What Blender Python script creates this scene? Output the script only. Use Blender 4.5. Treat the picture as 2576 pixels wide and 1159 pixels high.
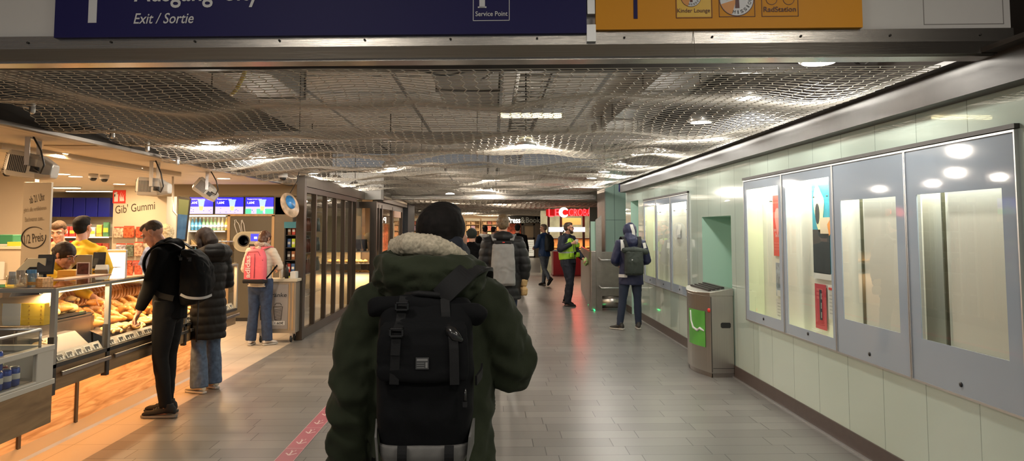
import bpy, bmesh, math, random
from math import sin, cos, pi, radians as R, sqrt
from mathutils import Vector as V, Matrix, noise, Euler
random.seed(7)
for _o in list(bpy.data.objects): bpy.data.objects.remove(_o)
S = bpy.context.scene
# ---------------------------------------------------------------- camera
FPX, PX0, PY0 = 1930.0, 1288.0, 433.0
CAM = V((0, 0, 1.65)); PITCH, YAW = R(4.21), R(1.425)
cd = bpy.data.cameras.new('camera'); cam = bpy.data.objects.new('camera', cd); S.collection.objects.link(cam)
cam.location = CAM; cam.rotation_euler = (R(90)+PITCH, 0, -YAW)
cd.sensor_fit = 'HORIZONTAL'; cd.sensor_width = 36; cd.lens = 36*FPX/2576; cd.shift_y = -(579.5-PY0)/2576
cd.clip_start = 0.05; cd.clip_end = 200
S.camera = cam
_RM = Euler((R(90)+PITCH, 0, -YAW)).to_matrix()
def ray(px, py): return _RM @ V(((px-PX0)/FPX, (PY0-py)/FPX, -1))
def at_y(px, py, y): d = ray(px, py); return CAM + d*(y/d.y)       # survey: sight line meets the plane Y = y
def at_x(px, py, x): d = ray(px, py); return CAM + d*(x/d.x)
def at_z(px, py, z): d = ray(px, py); return CAM + d*((z-CAM.z)/d.z)
# ---------------------------------------------------------------- world, exposure
W = bpy.data.worlds.new('world'); S.world = W; W.use_nodes = True
W.node_tree.nodes['Background'].inputs[0].default_value = (0.55, 0.56, 0.58, 1)
W.node_tree.nodes['Background'].inputs[1].default_value = 0.20
vs = S.view_settings
vs.view_transform = 'Standard'; vs.look = 'None'; vs.exposure = 0.32; vs.gamma = 1; vs.use_curve_mapping = False
S.display_settings.display_device = 'sRGB'
cy = S.cycles
cy.use_denoising = True; cy.max_bounces = 7; cy.diffuse_bounces = 3; cy.glossy_bounces = 4; cy.transmission_bounces = 5
cy.transparent_max_bounces = 10; cy.sample_clamp_indirect = 4.0; cy.caustics_reflective = False; cy.caustics_refractive = False
cy.blur_glossy = 0.5
# ---------------------------------------------------------------- lamps (their fixtures are built further down)
WARM = (1.0, 0.66, 0.36); NEUT = (1.0, 0.90, 0.76); COOL = (0.92, 0.97, 1.0); ORNG = (1.0, 0.47, 0.15)
def lamp(kind, name, loc, power, color, size=0.1, size_y=None, rot=(0, 0, 0), shape='RECTANGLE', spread=180):
    d = bpy.data.lights.new(name, kind); o = bpy.data.objects.new(name, d); S.collection.objects.link(o)
    d.energy = power; d.color = color; o.location = loc; o.rotation_euler = rot
    if kind == 'AREA':
        d.shape = shape; d.size = size
        if shape == 'RECTANGLE': d.size_y = size_y or size
        d.spread = R(spread)
    else: d.shadow_soft_size = size
    return o
NET_LAMPS = [(2.06, y) for y in (4.75, 6.1, 7.5, 9.2, 10.8, 12.4, 14.1, 15.9)] + \
            [(-2.9, y) for y in (7.9, 9.5, 12.3, 14.2, 16.2)] + [(-0.1, 14.0), (0.35, 8.1), (-0.1, 17.4), (-1.5, 11.2)]
for x, y in NET_LAMPS: lamp('POINT', 'net_lamp_light', (x, y, 2.66 if x > 1 else 2.49), 28 if x > 1 else 46, (1, .95, .86) if x > 1 else NEUT, 0.06)
for x, y in [(-1.2, 21.5), (0.2, 24.6), (1.3, 28), (-1.2, 29), (0.3, 33), (-1.2, 38), (1.0, 38)]:
    lamp('POINT', 'hall_lamp_light', (x, y, 2.5), 55, (1, .84, .66), 0.08)
HALL_FILL_LAMPS = [(-2.4, -1.6), (0.3, -1.6), (2.4, -1.6), (-1.8, 1.2), (2.0, 1.2)]
for x, y in HALL_FILL_LAMPS: lamp('AREA', 'front_hall_fill_light', (x, y, 3.93), 26, (1, .93, .84), 0.5, 0.5)  # unseen ceiling lamps, added to light the hall around the camera
SHOP_DISCS = [(146, 385), (343, 419), (435, 436), (240, 409), (296, 413), (190, 443), (158, 437), (563, 448), (300, 462), (60, 410)]
SHOP_LINES = [((132, 469), (200, 469)), ((168, 478), (280, 478)), ((415, 466), (500, 466)), ((480, 471), (592, 474)), ((450, 482), (500, 482))]
for px, py in SHOP_DISCS:
    p = at_z(px, py, 2.44); lamp('AREA', 'shop_downlight_light', (p.x, p.y, 2.42), 26, WARM, 0.16, shape='DISK')
for x, y in [(-5.0, 6.0), (-4.9, 8.0), (-6.3, 7.0)]: lamp('AREA', 'shop_downlight_light', (x, y, 2.42), 34, WARM, 0.16, shape='DISK')
for a, b in SHOP_LINES:
    p, q = at_z(*a, 2.44), at_z(*b, 2.44)
    lamp('AREA', 'shop_tube_light', ((p.x+q.x)/2, (p.y+q.y)/2, 2.40), 22, (1, .86, .62), (q-p).length, 0.12)
lamp('AREA', 'counter_glow_light', (-3.10, 7.08, 0.505), 19, ORNG, 0.03, 4.4, (0, R(28), 0))
lamp('AREA', 'counter_glow_light', (-3.00, 4.58, 0.345), 6, ORNG, 0.03, 1.3, (0, R(28), 0))
# ---------------------------------------------------------------- materials
MATS = {}
def nodes(m): return m.node_tree.nodes, m.node_tree.links
def mat(name, color=(.5, .5, .5), rough=.5, metal=0.0, emit=None, estr=1.0, noise_s=0, noise_a=0.0, bump=0.0, bump_s=60, coat=0.0, spec=.5, trans=0, alpha=1, aniso=0, stretch=None, sheen=0):
    if name in MATS: return MATS[name]
    m = bpy.data.materials.new(name); m.use_nodes = True; MATS[name] = m
    N, L = nodes(m); b = N['Principled BSDF']; I = b.inputs
    c = (*color, 1)
    I['Base Color'].default_value = c; I['Roughness'].default_value = rough; I['Metallic'].default_value = metal
    I['Specular IOR Level'].default_value = spec; I['Coat Weight'].default_value = coat; I['Coat Roughness'].default_value = .04
    I['Transmission Weight'].default_value = trans; I['Alpha'].default_value = alpha; I['Sheen Weight'].default_value = sheen
    if emit: I['Emission Color'].default_value = (*emit, 1); I['Emission Strength'].default_value = estr
    if noise_s or bump:
        tc = N.new('ShaderNodeTexCoord'); mp = N.new('ShaderNodeMapping'); L.new(tc.outputs['Object'], mp.inputs[0])
        if stretch: mp.inputs['Scale'].default_value = stretch
    if noise_s:
        n = N.new('ShaderNodeTexNoise'); n.inputs['Scale'].default_value = noise_s; n.inputs['Detail'].default_value = 5
        L.new(mp.outputs[0], n.inputs['Vector'])
        r = N.new('ShaderNodeValToRGB'); r.color_ramp.elements[0].position = .3; r.color_ramp.elements[1].position = .7
        r.color_ramp.elements[0].color = (*[x*(1-noise_a) for x in color], 1); r.color_ramp.elements[1].color = (*[min(1, x*(1+noise_a)) for x in color], 1)
        L.new(n.outputs[0], r.inputs[0]); L.new(r.outputs[0], I['Base Color'])
    if bump:
        n = N.new('ShaderNodeTexNoise'); n.inputs['Scale'].default_value = bump_s; n.inputs['Detail'].default_value = 3
        L.new(mp.outputs[0], n.inputs['Vector'])
        bp = N.new('ShaderNodeBump'); bp.inputs['Strength'].default_value = bump; bp.inputs['Distance'].default_value = .004
        L.new(n.outputs[0], bp.inputs['Height']); L.new(bp.outputs[0], I['Normal'])
    return m
def math_node(N, L, op, a, b=None):
    n = N.new('ShaderNodeMath'); n.operation = op
    for i, x in enumerate((a, b)):
        if x is None: continue
        if isinstance(x, (int, float)): n.inputs[i].default_value = x
        else: L.new(x, n.inputs[i])
    return n.outputs[0]
def tile_mat(name, color, w, h, joint, jcol, rough, var, ax=('X', 'Y'), rand=True, offs=(0, 0), bump=.3, coat=0, metal=0, spec=.5, rough_var=0.0, cloud=0.0):
    """rectangular tiles laid in rows, laid out in metres on the surface"""
    m = bpy.data.materials.new(name); m.use_nodes = True; MATS[name] = m
    N, L = nodes(m); b = N['Principled BSDF']; I = b.inputs
    g = N.new('ShaderNodeNewGeometry'); s = N.new('ShaderNodeSeparateXYZ'); L.new(g.outputs['Position'], s.inputs[0])
    u = math_node(N, L, 'ADD', s.outputs[ax[0]], 100+offs[0]); v = math_node(N, L, 'ADD', s.outputs[ax[1]], 100+offs[1])
    vr = math_node(N, L, 'DIVIDE', v, h); row = math_node(N, L, 'FLOOR', vr); fv = math_node(N, L, 'FRACT', vr)
    ur = math_node(N, L, 'DIVIDE', u, w)
    if rand:
        wn = N.new('ShaderNodeTexWhiteNoise'); wn.noise_dimensions = '1D'; L.new(row, wn.inputs['W'])
        ur = math_node(N, L, 'ADD', ur, wn.outputs['Value'])
    col = math_node(N, L, 'FLOOR', ur); fu = math_node(N, L, 'FRACT', ur)
    du = math_node(N, L, 'MULTIPLY', math_node(N, L, 'MINIMUM', fu, math_node(N, L, 'SUBTRACT', 1, fu)), w)
    dv = math_node(N, L, 'MULTIPLY', math_node(N, L, 'MINIMUM', fv, math_node(N, L, 'SUBTRACT', 1, fv)), h)
    d = math_node(N, L, 'MINIMUM', du, dv)
    jm = math_node(N, L, 'LESS_THAN', d, joint/2)
    cx = N.new('ShaderNodeCombineXYZ'); L.new(col, cx.inputs[0]); L.new(row, cx.inputs[1])
    w2 = N.new('ShaderNodeTexWhiteNoise'); w2.noise_dimensions = '2D'; L.new(cx.outputs[0], w2.inputs['Vector'])
    val = math_node(N, L, 'ADD', math_node(N, L, 'MULTIPLY', w2.outputs['Value'], 2*var), 1-var)
    if cloud:
        n = N.new('ShaderNodeTexNoise'); n.inputs['Scale'].default_value = 1.1; n.inputs['Detail'].default_value = 4; L.new(g.outputs['Position'], n.inputs['Vector'])
        val = math_node(N, L, 'MULTIPLY', val, math_node(N, L, 'ADD', math_node(N, L, 'MULTIPLY', n.outputs[0], 2*cloud), 1-cloud))
        rr = math_node(N, L, 'ADD', math_node(N, L, 'MULTIPLY', n.outputs[0], rough_var*2), rough-rough_var); L.new(rr, I['Roughness'])
    else: I['Roughness'].default_value = rough
    hs = N.new('ShaderNodeHueSaturation'); hs.inputs['Color'].default_value = (*color, 1); L.new(val, hs.inputs['Value'])
    mx = N.new('ShaderNodeMix'); mx.data_type = 'RGBA'; L.new(jm, mx.inputs[0]); L.new(hs.outputs[0], mx.inputs[6]); mx.inputs[7].default_value = (*jcol, 1)
    L.new(mx.outputs[2], I['Base Color'])
    I['Metallic'].default_value = metal; I['Coat Weight'].default_value = coat; I['Coat Roughness'].default_value = .02; I['Coat IOR'].default_value = 1.5+.4*coat; I['Specular IOR Level'].default_value = spec
    if bump:
        bp = N.new('ShaderNodeBump'); bp.inputs['Strength'].default_value = bump; bp.inputs['Distance'].default_value = .002; bp.invert = True
        L.new(jm, bp.inputs['Height']); L.new(bp.outputs[0], I['Normal'])
    return m
def wood_mat(name, c0, c1, sc=(1, .08, 1), s=9, rough=.5):
    m = bpy.data.materials.new(name); m.use_nodes = True; MATS[name] = m
    N, L = nodes(m); I = N['Principled BSDF'].inputs
    g = N.new('ShaderNodeNewGeometry'); mp = N.new('ShaderNodeMapping'); mp.inputs['Scale'].default_value = sc; L.new(g.outputs['Position'], mp.inputs[0])
    n = N.new('ShaderNodeTexNoise'); n.inputs['Scale'].default_value = s; n.inputs['Detail'].default_value = 6; n.inputs['Distortion'].default_value = 1.2; L.new(mp.outputs[0], n.inputs['Vector'])
    r = N.new('ShaderNodeValToRGB'); E = r.color_ramp.elements; E[0].position = .33; E[0].color = (*c0, 1); E[1].position = .66; E[1].color = (*c1, 1)
    L.new(n.outputs[0], r.inputs[0]); L.new(r.outputs[0], I['Base Color']); I['Roughness'].default_value = rough
    bp = N.new('ShaderNodeBump'); bp.inputs['Strength'].default_value = .25; bp.inputs['Distance'].default_value = .004; L.new(n.outputs[0], bp.inputs['Height']); L.new(bp.outputs[0], I['Normal'])
    return m
def glass_mat(name, tint=(1, 1, 1), refl=.08, rough=0.0, fres=1.45, body=None, bodyf=0.0):
    """thin clear sheet: mostly see-through, mirror reflection rising towards grazing"""
    m = bpy.data.materials.new(name); m.use_nodes = True; MATS[name] = m
    N, L = nodes(m); N.remove(N['Principled BSDF']); out = N['Material Output']
    t = N.new('ShaderNodeBsdfTransparent'); t.inputs[0].default_value = (*tint, 1)
    g = N.new('ShaderNodeBsdfGlossy'); g.inputs['Roughness'].default_value = rough; g.inputs[0].default_value = (1, 1, 1, 1)
    f = N.new('ShaderNodeLayerWeight'); f.inputs[0].default_value = .5
    x = N.new('ShaderNodeMixShader'); a = math_node(N, L, 'ADD', math_node(N, L, 'MULTIPLY', math_node(N, L, 'POWER', f.outputs['Facing'], 4), .9), refl+.04); L.new(a, x.inputs[0])
    base = t.outputs[0]
    if bodyf:
        d = N.new('ShaderNodeBsdfDiffuse'); d.inputs[0].default_value = (*body, 1); y = N.new('ShaderNodeMixShader'); y.inputs[0].default_value = bodyf
        L.new(t.outputs[0], y.inputs[1]); L.new(d.outputs[0], y.inputs[2]); base = y.outputs[0]
    L.new(base, x.inputs[1]); L.new(g.outputs[0], x.inputs[2]); L.new(x.outputs[0], out.inputs[0])
    return m
# ---------------------------------------------------------------- mesh building
ROOTM = {}
def frame_of(d, up=V((0, 0, 1))):
    d = V(d).normalized()
    if abs(d.dot(up)) > .98: up = V((0, 1, 0)) if abs(d.y) < .9 else V((1, 0, 0))
    x = d.cross(up).normalized(); return x, x.cross(d).normalized()
class MB:
    def __init__(s): s.v = []; s.f = []; s.m = []; s.s = []
    def add(s, vs, fs, m=0, sm=False):
        o = len(s.v); s.v += [tuple(p) for p in vs]
        for f in fs: s.f.append([i+o for i in f]); s.m.append(m); s.s.append(sm)
        return s
    def box(s, x0, x1, y0, y1, z0, z1, m=0):
        x0, x1 = sorted((x0, x1)); y0, y1 = sorted((y0, y1)); z0, z1 = sorted((z0, z1))
        return s.add([(x, y, z) for z in (z0, z1) for y in (y0, y1) for x in (x0, x1)], [(0, 2, 3, 1), (4, 5, 7, 6), (0, 1, 5, 4), (2, 6, 7, 3), (0, 4, 6, 2), (1, 3, 7, 5)], m)
    def obox(s, c, ax, ay, az, m=0):
        c, ax, ay, az = V(c), V(ax), V(ay), V(az)
        return s.add([c+i*ax+j*ay+k*az for k in (-1, 1) for j in (-1, 1) for i in (-1, 1)], [(0, 2, 3, 1), (4, 5, 7, 6), (0, 1, 5, 4), (2, 6, 7, 3), (0, 4, 6, 2), (1, 3, 7, 5)], m)
    def poly(s, pts, m=0): return s.add(pts, [tuple(range(len(pts)))], m)
    def prism(s, pts, d, m=0):
        n = len(pts); d = V(d); a = [V(p) for p in pts]
        return s.add(a+[p+d for p in a], [tuple(range(n))[::-1], tuple(range(n, 2*n))]+[(i, (i+1) % n, n+(i+1) % n, n+i) for i in range(n)], m)
    def rings(s, rs, m=0, sm=True, cap=True, closed=False):
        n = len(rs[0]); k = len(rs); vs = [p for r in rs for p in r]; fs = []
        for j in range(k if closed else k-1):
            a, b = j*n, ((j+1) % k)*n
            for i in range(n): fs.append((a+i, a+(i+1) % n, b+(i+1) % n, b+i))
        if cap and not closed: fs += [tuple(range(n))[::-1], tuple(range((k-1)*n, k*n))]
        return s.add(vs, fs, m, sm)
    def tube(s, pts, r, n=10, m=0, sm=True, cap=True, rnd=False, flat=1.0, up=None):
        pts = [V(p) for p in pts]; k = len(pts); r = [r]*k if isinstance(r, (int, float)) else list(r)
        if rnd:
            d0 = (pts[0]-pts[1]).normalized(); d1 = (pts[-1]-pts[-2]).normalized(); a0, a1, r0, r1 = pts[0], pts[-1], r[0], r[-1]
            pts = [a0+d0*r0*.98, a0+d0*r0*.8, a0+d0*r0*.45]+pts+[a1+d1*r1*.45, a1+d1*r1*.8, a1+d1*r1*.98]
            r = [r0*.15, r0*.6, r0*.89]+r+[r1*.89, r1*.6, r1*.15]; k = len(pts)
        rs = []; px = None
        for i in range(k):
            d = (pts[min(i+1, k-1)]-pts[max(i-1, 0)]).normalized()
            if px is None: x, y = frame_of(d, V(up) if up else V((0, 0, 1)))
            else: x = (px-d*px.dot(d)).normalized(); y = x.cross(d)
            px = x; rs.append([pts[i]+(x*cos(2*pi*j/n)+y*sin(2*pi*j/n)*flat)*r[i] for j in range(n)])
        return s.rings(rs, m, sm, cap)
    def cyl(s, a, b, r, n=16, m=0, r2=None): return s.tube([a, b], [r, r if r2 is None else r2], n, m)
    def lathe(s, prof, c=(0, 0, 0), n=20, m=0, sm=True, ax=None):
        c = V(c)
        if ax is None: X, Y, Z = V((1, 0, 0)), V((0, 1, 0)), V((0, 0, 1))
        else: Z = V(ax).normalized(); X, Y = frame_of(Z)
        return s.rings([[c+X*(r*cos(2*pi*j/n))+Y*(r*sin(2*pi*j/n))+Z*z for j in range(n)] for r, z in prof], m, sm)
    def ell(s, c, rx, ry, rz, rot=None, n=16, k=10, m=0):
        c = V(c); M = rot or Matrix.Identity(3)
        return s.rings([[c+M@V((rx*sin(t)*cos(a), ry*sin(t)*sin(a), -rz*cos(t))) for a in [2*pi*j/n for j in range(n)]] for t in [pi*(i+.15)/(k-.7) for i in range(k)]], m)
    def mesh(s, name, mats, M=None):
        me = bpy.data.meshes.new(name)
        vs = s.v if M is None else [tuple(M@V(p)) for p in s.v]
        me.from_pydata(vs, [], s.f)
        for mt in (mats if isinstance(mats, (list, tuple)) else [mats]): me.materials.append(mt)
        me.polygons.foreach_set('material_index', s.m); me.polygons.foreach_set('use_smooth', s.s); me.update()
        return me
    def build(s, name, mats, parent=None, bevel=0, local=False, seg=2):
        M = None if (parent is None or local) else rootM(parent).inverted()
        me = s.mesh(name, mats, M); o = bpy.data.objects.new(name, me); S.collection.objects.link(o)
        if parent is not None: o.parent = parent; ROOTM[o.name] = rootM(parent)
        if bevel:
            b = o.modifiers.new('edge', 'BEVEL'); b.width = bevel; b.segments = seg; b.limit_method = 'ANGLE'; b.angle_limit = R(40)
        return o
def rootM(o): return ROOTM.get(o.name, Matrix.Identity(4))
def tag(o, label=None, cat=None, group=None, kind=None):
    if label: o['label'] = label
    if cat: o['category'] = cat
    if group: o['group'] = group
    if kind: o['kind'] = kind
    return o
def thing(name, label, cat, loc=(0, 0, 0), rz=0, group=None):
    o = bpy.data.objects.new(name, None); S.collection.objects.link(o); o.empty_display_size = .1
    o.location = loc; o.rotation_euler = (0, 0, rz); ROOTM[o.name] = Matrix.Translation(V(loc))@Matrix.Rotation(rz, 4, 'Z')
    return tag(o, label, cat, group)
def struct(mb, name, mats, bevel=0): return tag(mb.build(name, mats, bevel=bevel), kind='structure')
def dup(root, loc=None, rot=None, label=None, group=None, scale=None):
    c = root.copy(); S.collection.objects.link(c)
    if loc is not None: c.location = loc
    if rot is not None: c.rotation_euler = rot
    if scale is not None: c.scale = scale if hasattr(scale, '__len__') else (scale,)*3
    if label: c['label'] = label
    if group: c['group'] = group
    for ch in root.children:
        d = ch.copy(); S.collection.objects.link(d); d.parent = c
        for g in ch.children: e = g.copy(); S.collection.objects.link(e); e.parent = d
    return c
def text(body, mt, parent, O, Rv, Uv, box, name='lettering', shear=0, bold=0, depth=.0015, keep=None):
    """lettering set into box (x0, x1, z0, z1) of the plane at O with axes Rv, Uv"""
    cu = bpy.data.curves.new('t', 'FONT'); cu.body = body; cu.size = 1; cu.shear = shear; cu.offset = bold; cu.resolution_u = 3
    to = bpy.data.objects.new('t', cu); S.collection.objects.link(to)
    me = bpy.data.meshes.new_from_object(to.evaluated_get(bpy.context.evaluated_depsgraph_get()))
    bpy.data.objects.remove(to); bpy.data.curves.remove(cu)
    xs = [v.co.x for v in me.vertices]; ys = [v.co.y for v in me.vertices]
    a, b, c, d = min(xs), max(xs), min(ys), max(ys); x0, x1, z0, z1 = box
    O, Rv, Uv = V(O), V(Rv).normalized(), V(Uv).normalized(); Nv = Rv.cross(Uv)
    M = rootM(parent).inverted() if parent else Matrix.Identity(4)
    sx = (x1-x0)/(b-a); sy = (z1-z0)/(d-c)
    for v in me.vertices: v.co = M@(O+Rv*(x0+(v.co.x-a)*sx)+Uv*(z0+(v.co.y-c)*sy)+Nv*depth)
    me.materials.clear(); me.materials.append(mt); me.update()
    o = bpy.data.objects.new(name, me); S.collection.objects.link(o)
    if parent: o.parent = parent
    return o
# ---------------------------------------------------------------- shared materials
M_floor = tile_mat('floor_tile', (.19, .182, .172), .61, .225, .006, (.03, .03, .03), .33, .13, offs=(0, 0.02), spec=.5, cloud=.12, rough_var=.08, bump=.25)
M_lfloor = tile_mat('floor_tile_light', (.52, .44, .35), .36, .60, .006, (.22, .17, .12), .33, .06, rand=False, offs=(2.93, .1), bump=.2)
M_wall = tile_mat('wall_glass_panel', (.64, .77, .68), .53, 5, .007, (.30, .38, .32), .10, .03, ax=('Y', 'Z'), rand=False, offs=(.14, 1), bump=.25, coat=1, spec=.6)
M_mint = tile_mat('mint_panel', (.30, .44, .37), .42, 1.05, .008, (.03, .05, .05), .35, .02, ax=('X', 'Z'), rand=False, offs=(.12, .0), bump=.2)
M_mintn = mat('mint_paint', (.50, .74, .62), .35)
M_steel = mat('brushed_steel', (.50, .47, .43), .24, 1.0, noise_s=30, noise_a=.08, stretch=(.02, 1, 6), bump=.15, bump_s=80)
M_steelv = mat('brushed_steel_upright', (.52, .49, .45), .30, 1.0, noise_s=30, noise_a=.06, stretch=(6, 6, .05), bump=.1, bump_s=60)
M_steeld = mat('satin_steel_dark', (.36, .32, .29), .34, 1.0, noise_s=12, noise_a=.08)
M_alu = mat('aluminium', (.62, .62, .62), .35, .9)
M_base = mat('baseboard_brown', (.085, .062, .055), .45, noise_s=20, noise_a=.08)
M_white = mat('white_paint', (.62, .60, .58), .6, noise_s=3, noise_a=.03)
M_cream = mat('cream_panel', (.66, .58, .46), .55, noise_s=2, noise_a=.02)
M_beige = mat('beige_panel', (.55, .47, .36), .5)
M_ceil = tile_mat('ceiling_panel', (.74, .64, .50), .62, .62, .006, (.38, .30, .2), .7, .02, rand=False, bump=.3)
M_void = tile_mat('void_panel', (.45, .42, .38), 1.3, 1.15, .06, (.06, .055, .05), .7, .08, rand=False, bump=0)
M_dark = mat('dark_metal', (.035, .030, .026), .5, noise_s=8, noise_a=.2)
M_darkp = mat('dark_fascia', (.018, .013, .010), .8, spec=.2)
M_black = mat('black_plastic', (.015, .015, .016), .4)
M_brown = mat('bronze_frame', (.075, .062, .052), .38, .6)
M_brownp = mat('bronze_panel', (.13, .11, .085), .4, .2, noise_s=5, noise_a=.06)
M_navy = mat('navy_sign', (.010, .008, .085), .55, spec=.3)
M_orange = mat('orange_sign', (.72, .30, .012), .5, spec=.3)
M_sw = mat('sign_white', (.68, .68, .70), .4)
M_sbr = mat('sign_brown', (.09, .012, .006), .45)
M_net = mat('net_strand', (.66, .61, .54), .5, .0, spec=.6)
M_lampw = mat('lamp_lens', (1, 1, 1), .3, emit=(1, .93, .8), estr=14)
M_lampd = mat('downlight_lens', (1, 1, 1), .3, emit=(1, .82, .5), estr=6)
M_tube = mat('tube_lens', (1, 1, 1), .3, emit=(1, .88, .62), estr=4)
M_led = mat('led_orange', (1, .8, .5), .4, emit=(1, .55, .2), estr=6)
M_green = mat('led_green', (.1, .8, .3), .4, emit=(.03, 1, .25), estr=2.2)
M_glass = glass_mat('clear_glass', (.93, .95, .93), .03)
M_glassd = glass_mat('shop_glass', (.80, .82, .78), .05)
M_case = glass_mat('case_glass', (.93, .95, .93), .02)
M_frost = mat('frosted_border', (.42, .49, .58), .05, coat=.5)
M_woodd = wood_mat('oak_dark', (.20, .115, .05), (.40, .25, .12), (1.4, .16, 1.6), 7)
M_woodk = wood_mat('oak_kick', (.40, .22, .10), (.80, .54, .32), (2, .35, 4.5), 5, .6)
M_woodl = wood_mat('oak_light', (.42, .27, .13), (.58, .38, .2), (2, 2, .2), 6)
M_skirt = mat('skirting_steel', (.55, .52, .48), .4, .6)
# ---------------------------------------------------------------- floor, walls, ceilings
struct(MB().box(-2.93, 9, -4, 47, -.1, 0), 'floor', M_floor)
struct(MB().box(-13, -2.93, -4, 17.6, -.1, 0), 'floor.001', M_lfloor)
struct(MB().box(-13, -2.93, 17.6, 47, -.1, 0), 'floor.002', M_floor)
def grid_wall(ys, zs, holes, x, mb, th=.0):
    for i in range(len(ys)-1):
        for k in range(len(zs)-1):
            cy_, cz = (ys[i]+ys[i+1])/2, (zs[k]+zs[k+1])/2
            if any(a < cy_ < b and c < cz < d for a, b, c, d in holes): continue
            mb.poly([(x, ys[i], zs[k]), (x, ys[i], zs[k+1]), (x, ys[i+1], zs[k+1]), (x, ys[i+1], zs[k])])
WX = 2.7
CASES = [(3.85, 4.92), (4.92, 5.99), (5.99, 7.06), (7.06, 8.14)]; CASB = [(10.5, 11.55), (11.55, 12.6), (12.6, 13.6)]
holes = [(3.87, 8.12, .71, 2.14), (8.66, 9.87, 0, 1.80), (10.52, 13.58, .73, 2.12), (14.2, 14.98, 0, 2.18)]
mb = MB()
grid_wall([-4, 3.87, 8.12, 8.66, 9.87, 10.52, 13.58, 14.2, 14.98, 15.55], [0, .71, .73, 1.80, 2.12, 2.14, 2.18, 2.56], holes, WX, mb)
for a, b, c, d, w in [(8.66, 9.87, 0, 1.80, .45), (14.2, 14.98, 0, 2.18, .5)]:     # reveals of the two niches
    mb.poly([(WX, a, c), (WX, a, d), (WX+w, a, d), (WX+w, a, c)], 1); mb.poly([(WX, b, c), (WX+w, b, c), (WX+w, b, d), (WX, b, d)], 1)
    mb.poly([(WX, a, d), (WX, b, d), (WX+w, b, d), (WX+w, a, d)], 1)
mb.poly([(WX+.45, 8.66, 0), (WX+.45, 8.66, 1.8), (WX+.45, 9.87, 1.8), (WX+.45, 9.87, 0)], 1)
mb.poly([(WX+.5, 14.2, 0), (WX+.5, 14.2, 2.18), (WX+.5, 14.98, 2.18), (WX+.5, 14.98, 0)], 2)
mb.poly([(WX, 15.55, 0), (WX, 15.55, 2.56), (9, 15.55, 2.56), (9, 15.55, 0)], 0); struct(MB().box(WX, WX+.05, -4, 15.55, 2.56, 4.1), 'wall_right.002', M_darkp)
struct(mb, 'wall_right', [M_wall, M_mintn, mat('niche_grey', (.20, .22, .2), .5)])
mb = MB()
for a, b in [(-4, 8.66), (9.87, 14.2), (14.98, 15.55)]: mb.box(WX-.012, WX, a, b, 0, .135)
struct(mb, 'baseboard_right', M_base)
mb = MB()
for a, b in [(-4, 8.66), (9.87, 14.2)]: mb.box(WX-.03, WX-.012, a, b, 0, .012)
struct(mb, 'trim_1', M_alu)
struct(MB().box(WX+.445, WX+.455, 8.66, 9.87, 1.17, 1.175), 'trim_2', M_base)
# metal cover strip above the right wall
mb = MB(); ysx = [-4+i*.5 for i in range(40)]
mb.box(2.58, 2.72, 3.0, 15.5, 2.38, 2.40).box(2.58, 2.60, 3.0, 15.5, 2.40, 2.56).box(2.5, 2.60, 3.0, 15.5, 2.55, 2.575)
struct(mb, 'trim_3', mat('bronze_steel', (.045, .038, .033), .45, .2, spec=.4, noise_s=8, noise_a=.1))
# void above the net
mb = MB(); mb.box(-4.2, 3.2, 3.9, 19, 3.5, 3.6)
struct(mb, 'ceiling', M_void)
struct(MB().box(-12.5, 9, 19.3, 46, 3.1, 3.2), 'ceiling.001', M_void)
struct(MB().box(-3.75, -3.65, 3.9, 17.5, 2.44, 3.5), 'wall_left', M_darkp)
struct(MB().box(-3.70, -3.64, 3.6, 17.5, 2.425, 2.455), 'trim_4', M_brown)
# shop ceiling
struct(MB().box(-13, -3.66, 2.5, 17.6, 2.45, 2.5), 'ceiling.002', M_ceil)
p, q = at_z(-20, 372, 2.40), at_z(440, 442, 2.40); d = (q-p).normalized(); n = V((-d.y, d.x, 0))
mb = MB(); mb.obox((p+q)/2+V((0, 0, .02)), (q-p)/2, n*.09, V((0, 0, .03))); struct(mb, 'trim_5', M_beige)
# front portal: metal fascia under the station signs
A = at_z(135, 97, 2.67); B = at_z(2170, 79, 2.67); SR = (B-A).normalized(); SN = SR.cross(V((0, 0, 1)))   # SN points to the camera
def on_sign(px, py, off=0):
    d = ray(px, py); n = SN; o = A+n*off; return CAM+d*((o-CAM).dot(n)/d.dot(n))
FL = on_sign(-500, 97); FR = on_sign(3100, 79)
def along(u, z, off): return V((A.x, A.y, 0))+SR*u+SN*off+V((0, 0, z))
u0, u1 = -4.5, 7.5
def bar(mb, z0, z1, o0, o1, m=0, a=u0, b=u1):
    pts = [along(a, z0, o0), along(a, z0, o1), along(a, z1, o1), along(a, z1, o0)]; return mb.prism(pts, SR*(b-a), m)
struct(bar(MB(), 2.60, 4.2, -.05, -.12), 'wall_front', M_white)
mb = MB(); bar(mb, 2.615, 2.69, -.03, -.05); mb.prism([along(u0, 2.545, .022), along(u0, 2.545, -.05), along(u0, 2.615, -.05), along(u0, 2.615, -.004)], SR*(u1-u0)); mb.prism([along(3.42, 2.546, .023), along(3.42, 2.615, -.003), along(3.42, 2.69, -.029), along(3.42, 2.69, -.031), along(3.42, 2.546, .02)], SR*.003); bar(mb, 2.535, 2.545, .0, -.12); bar(mb, 2.545, 2.60, -.10, -.12)
struct(mb, 'trim_6', M_steel)
mb = MB()
for k in range(26): p = along(u0+.2+k*.46, 2.655, -.026); mb.lathe([(.006, 0), (.006, .004), (.002, .006)], p, 8, ax=SN)
struct(mb, 'trim_7', M_dark)
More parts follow.
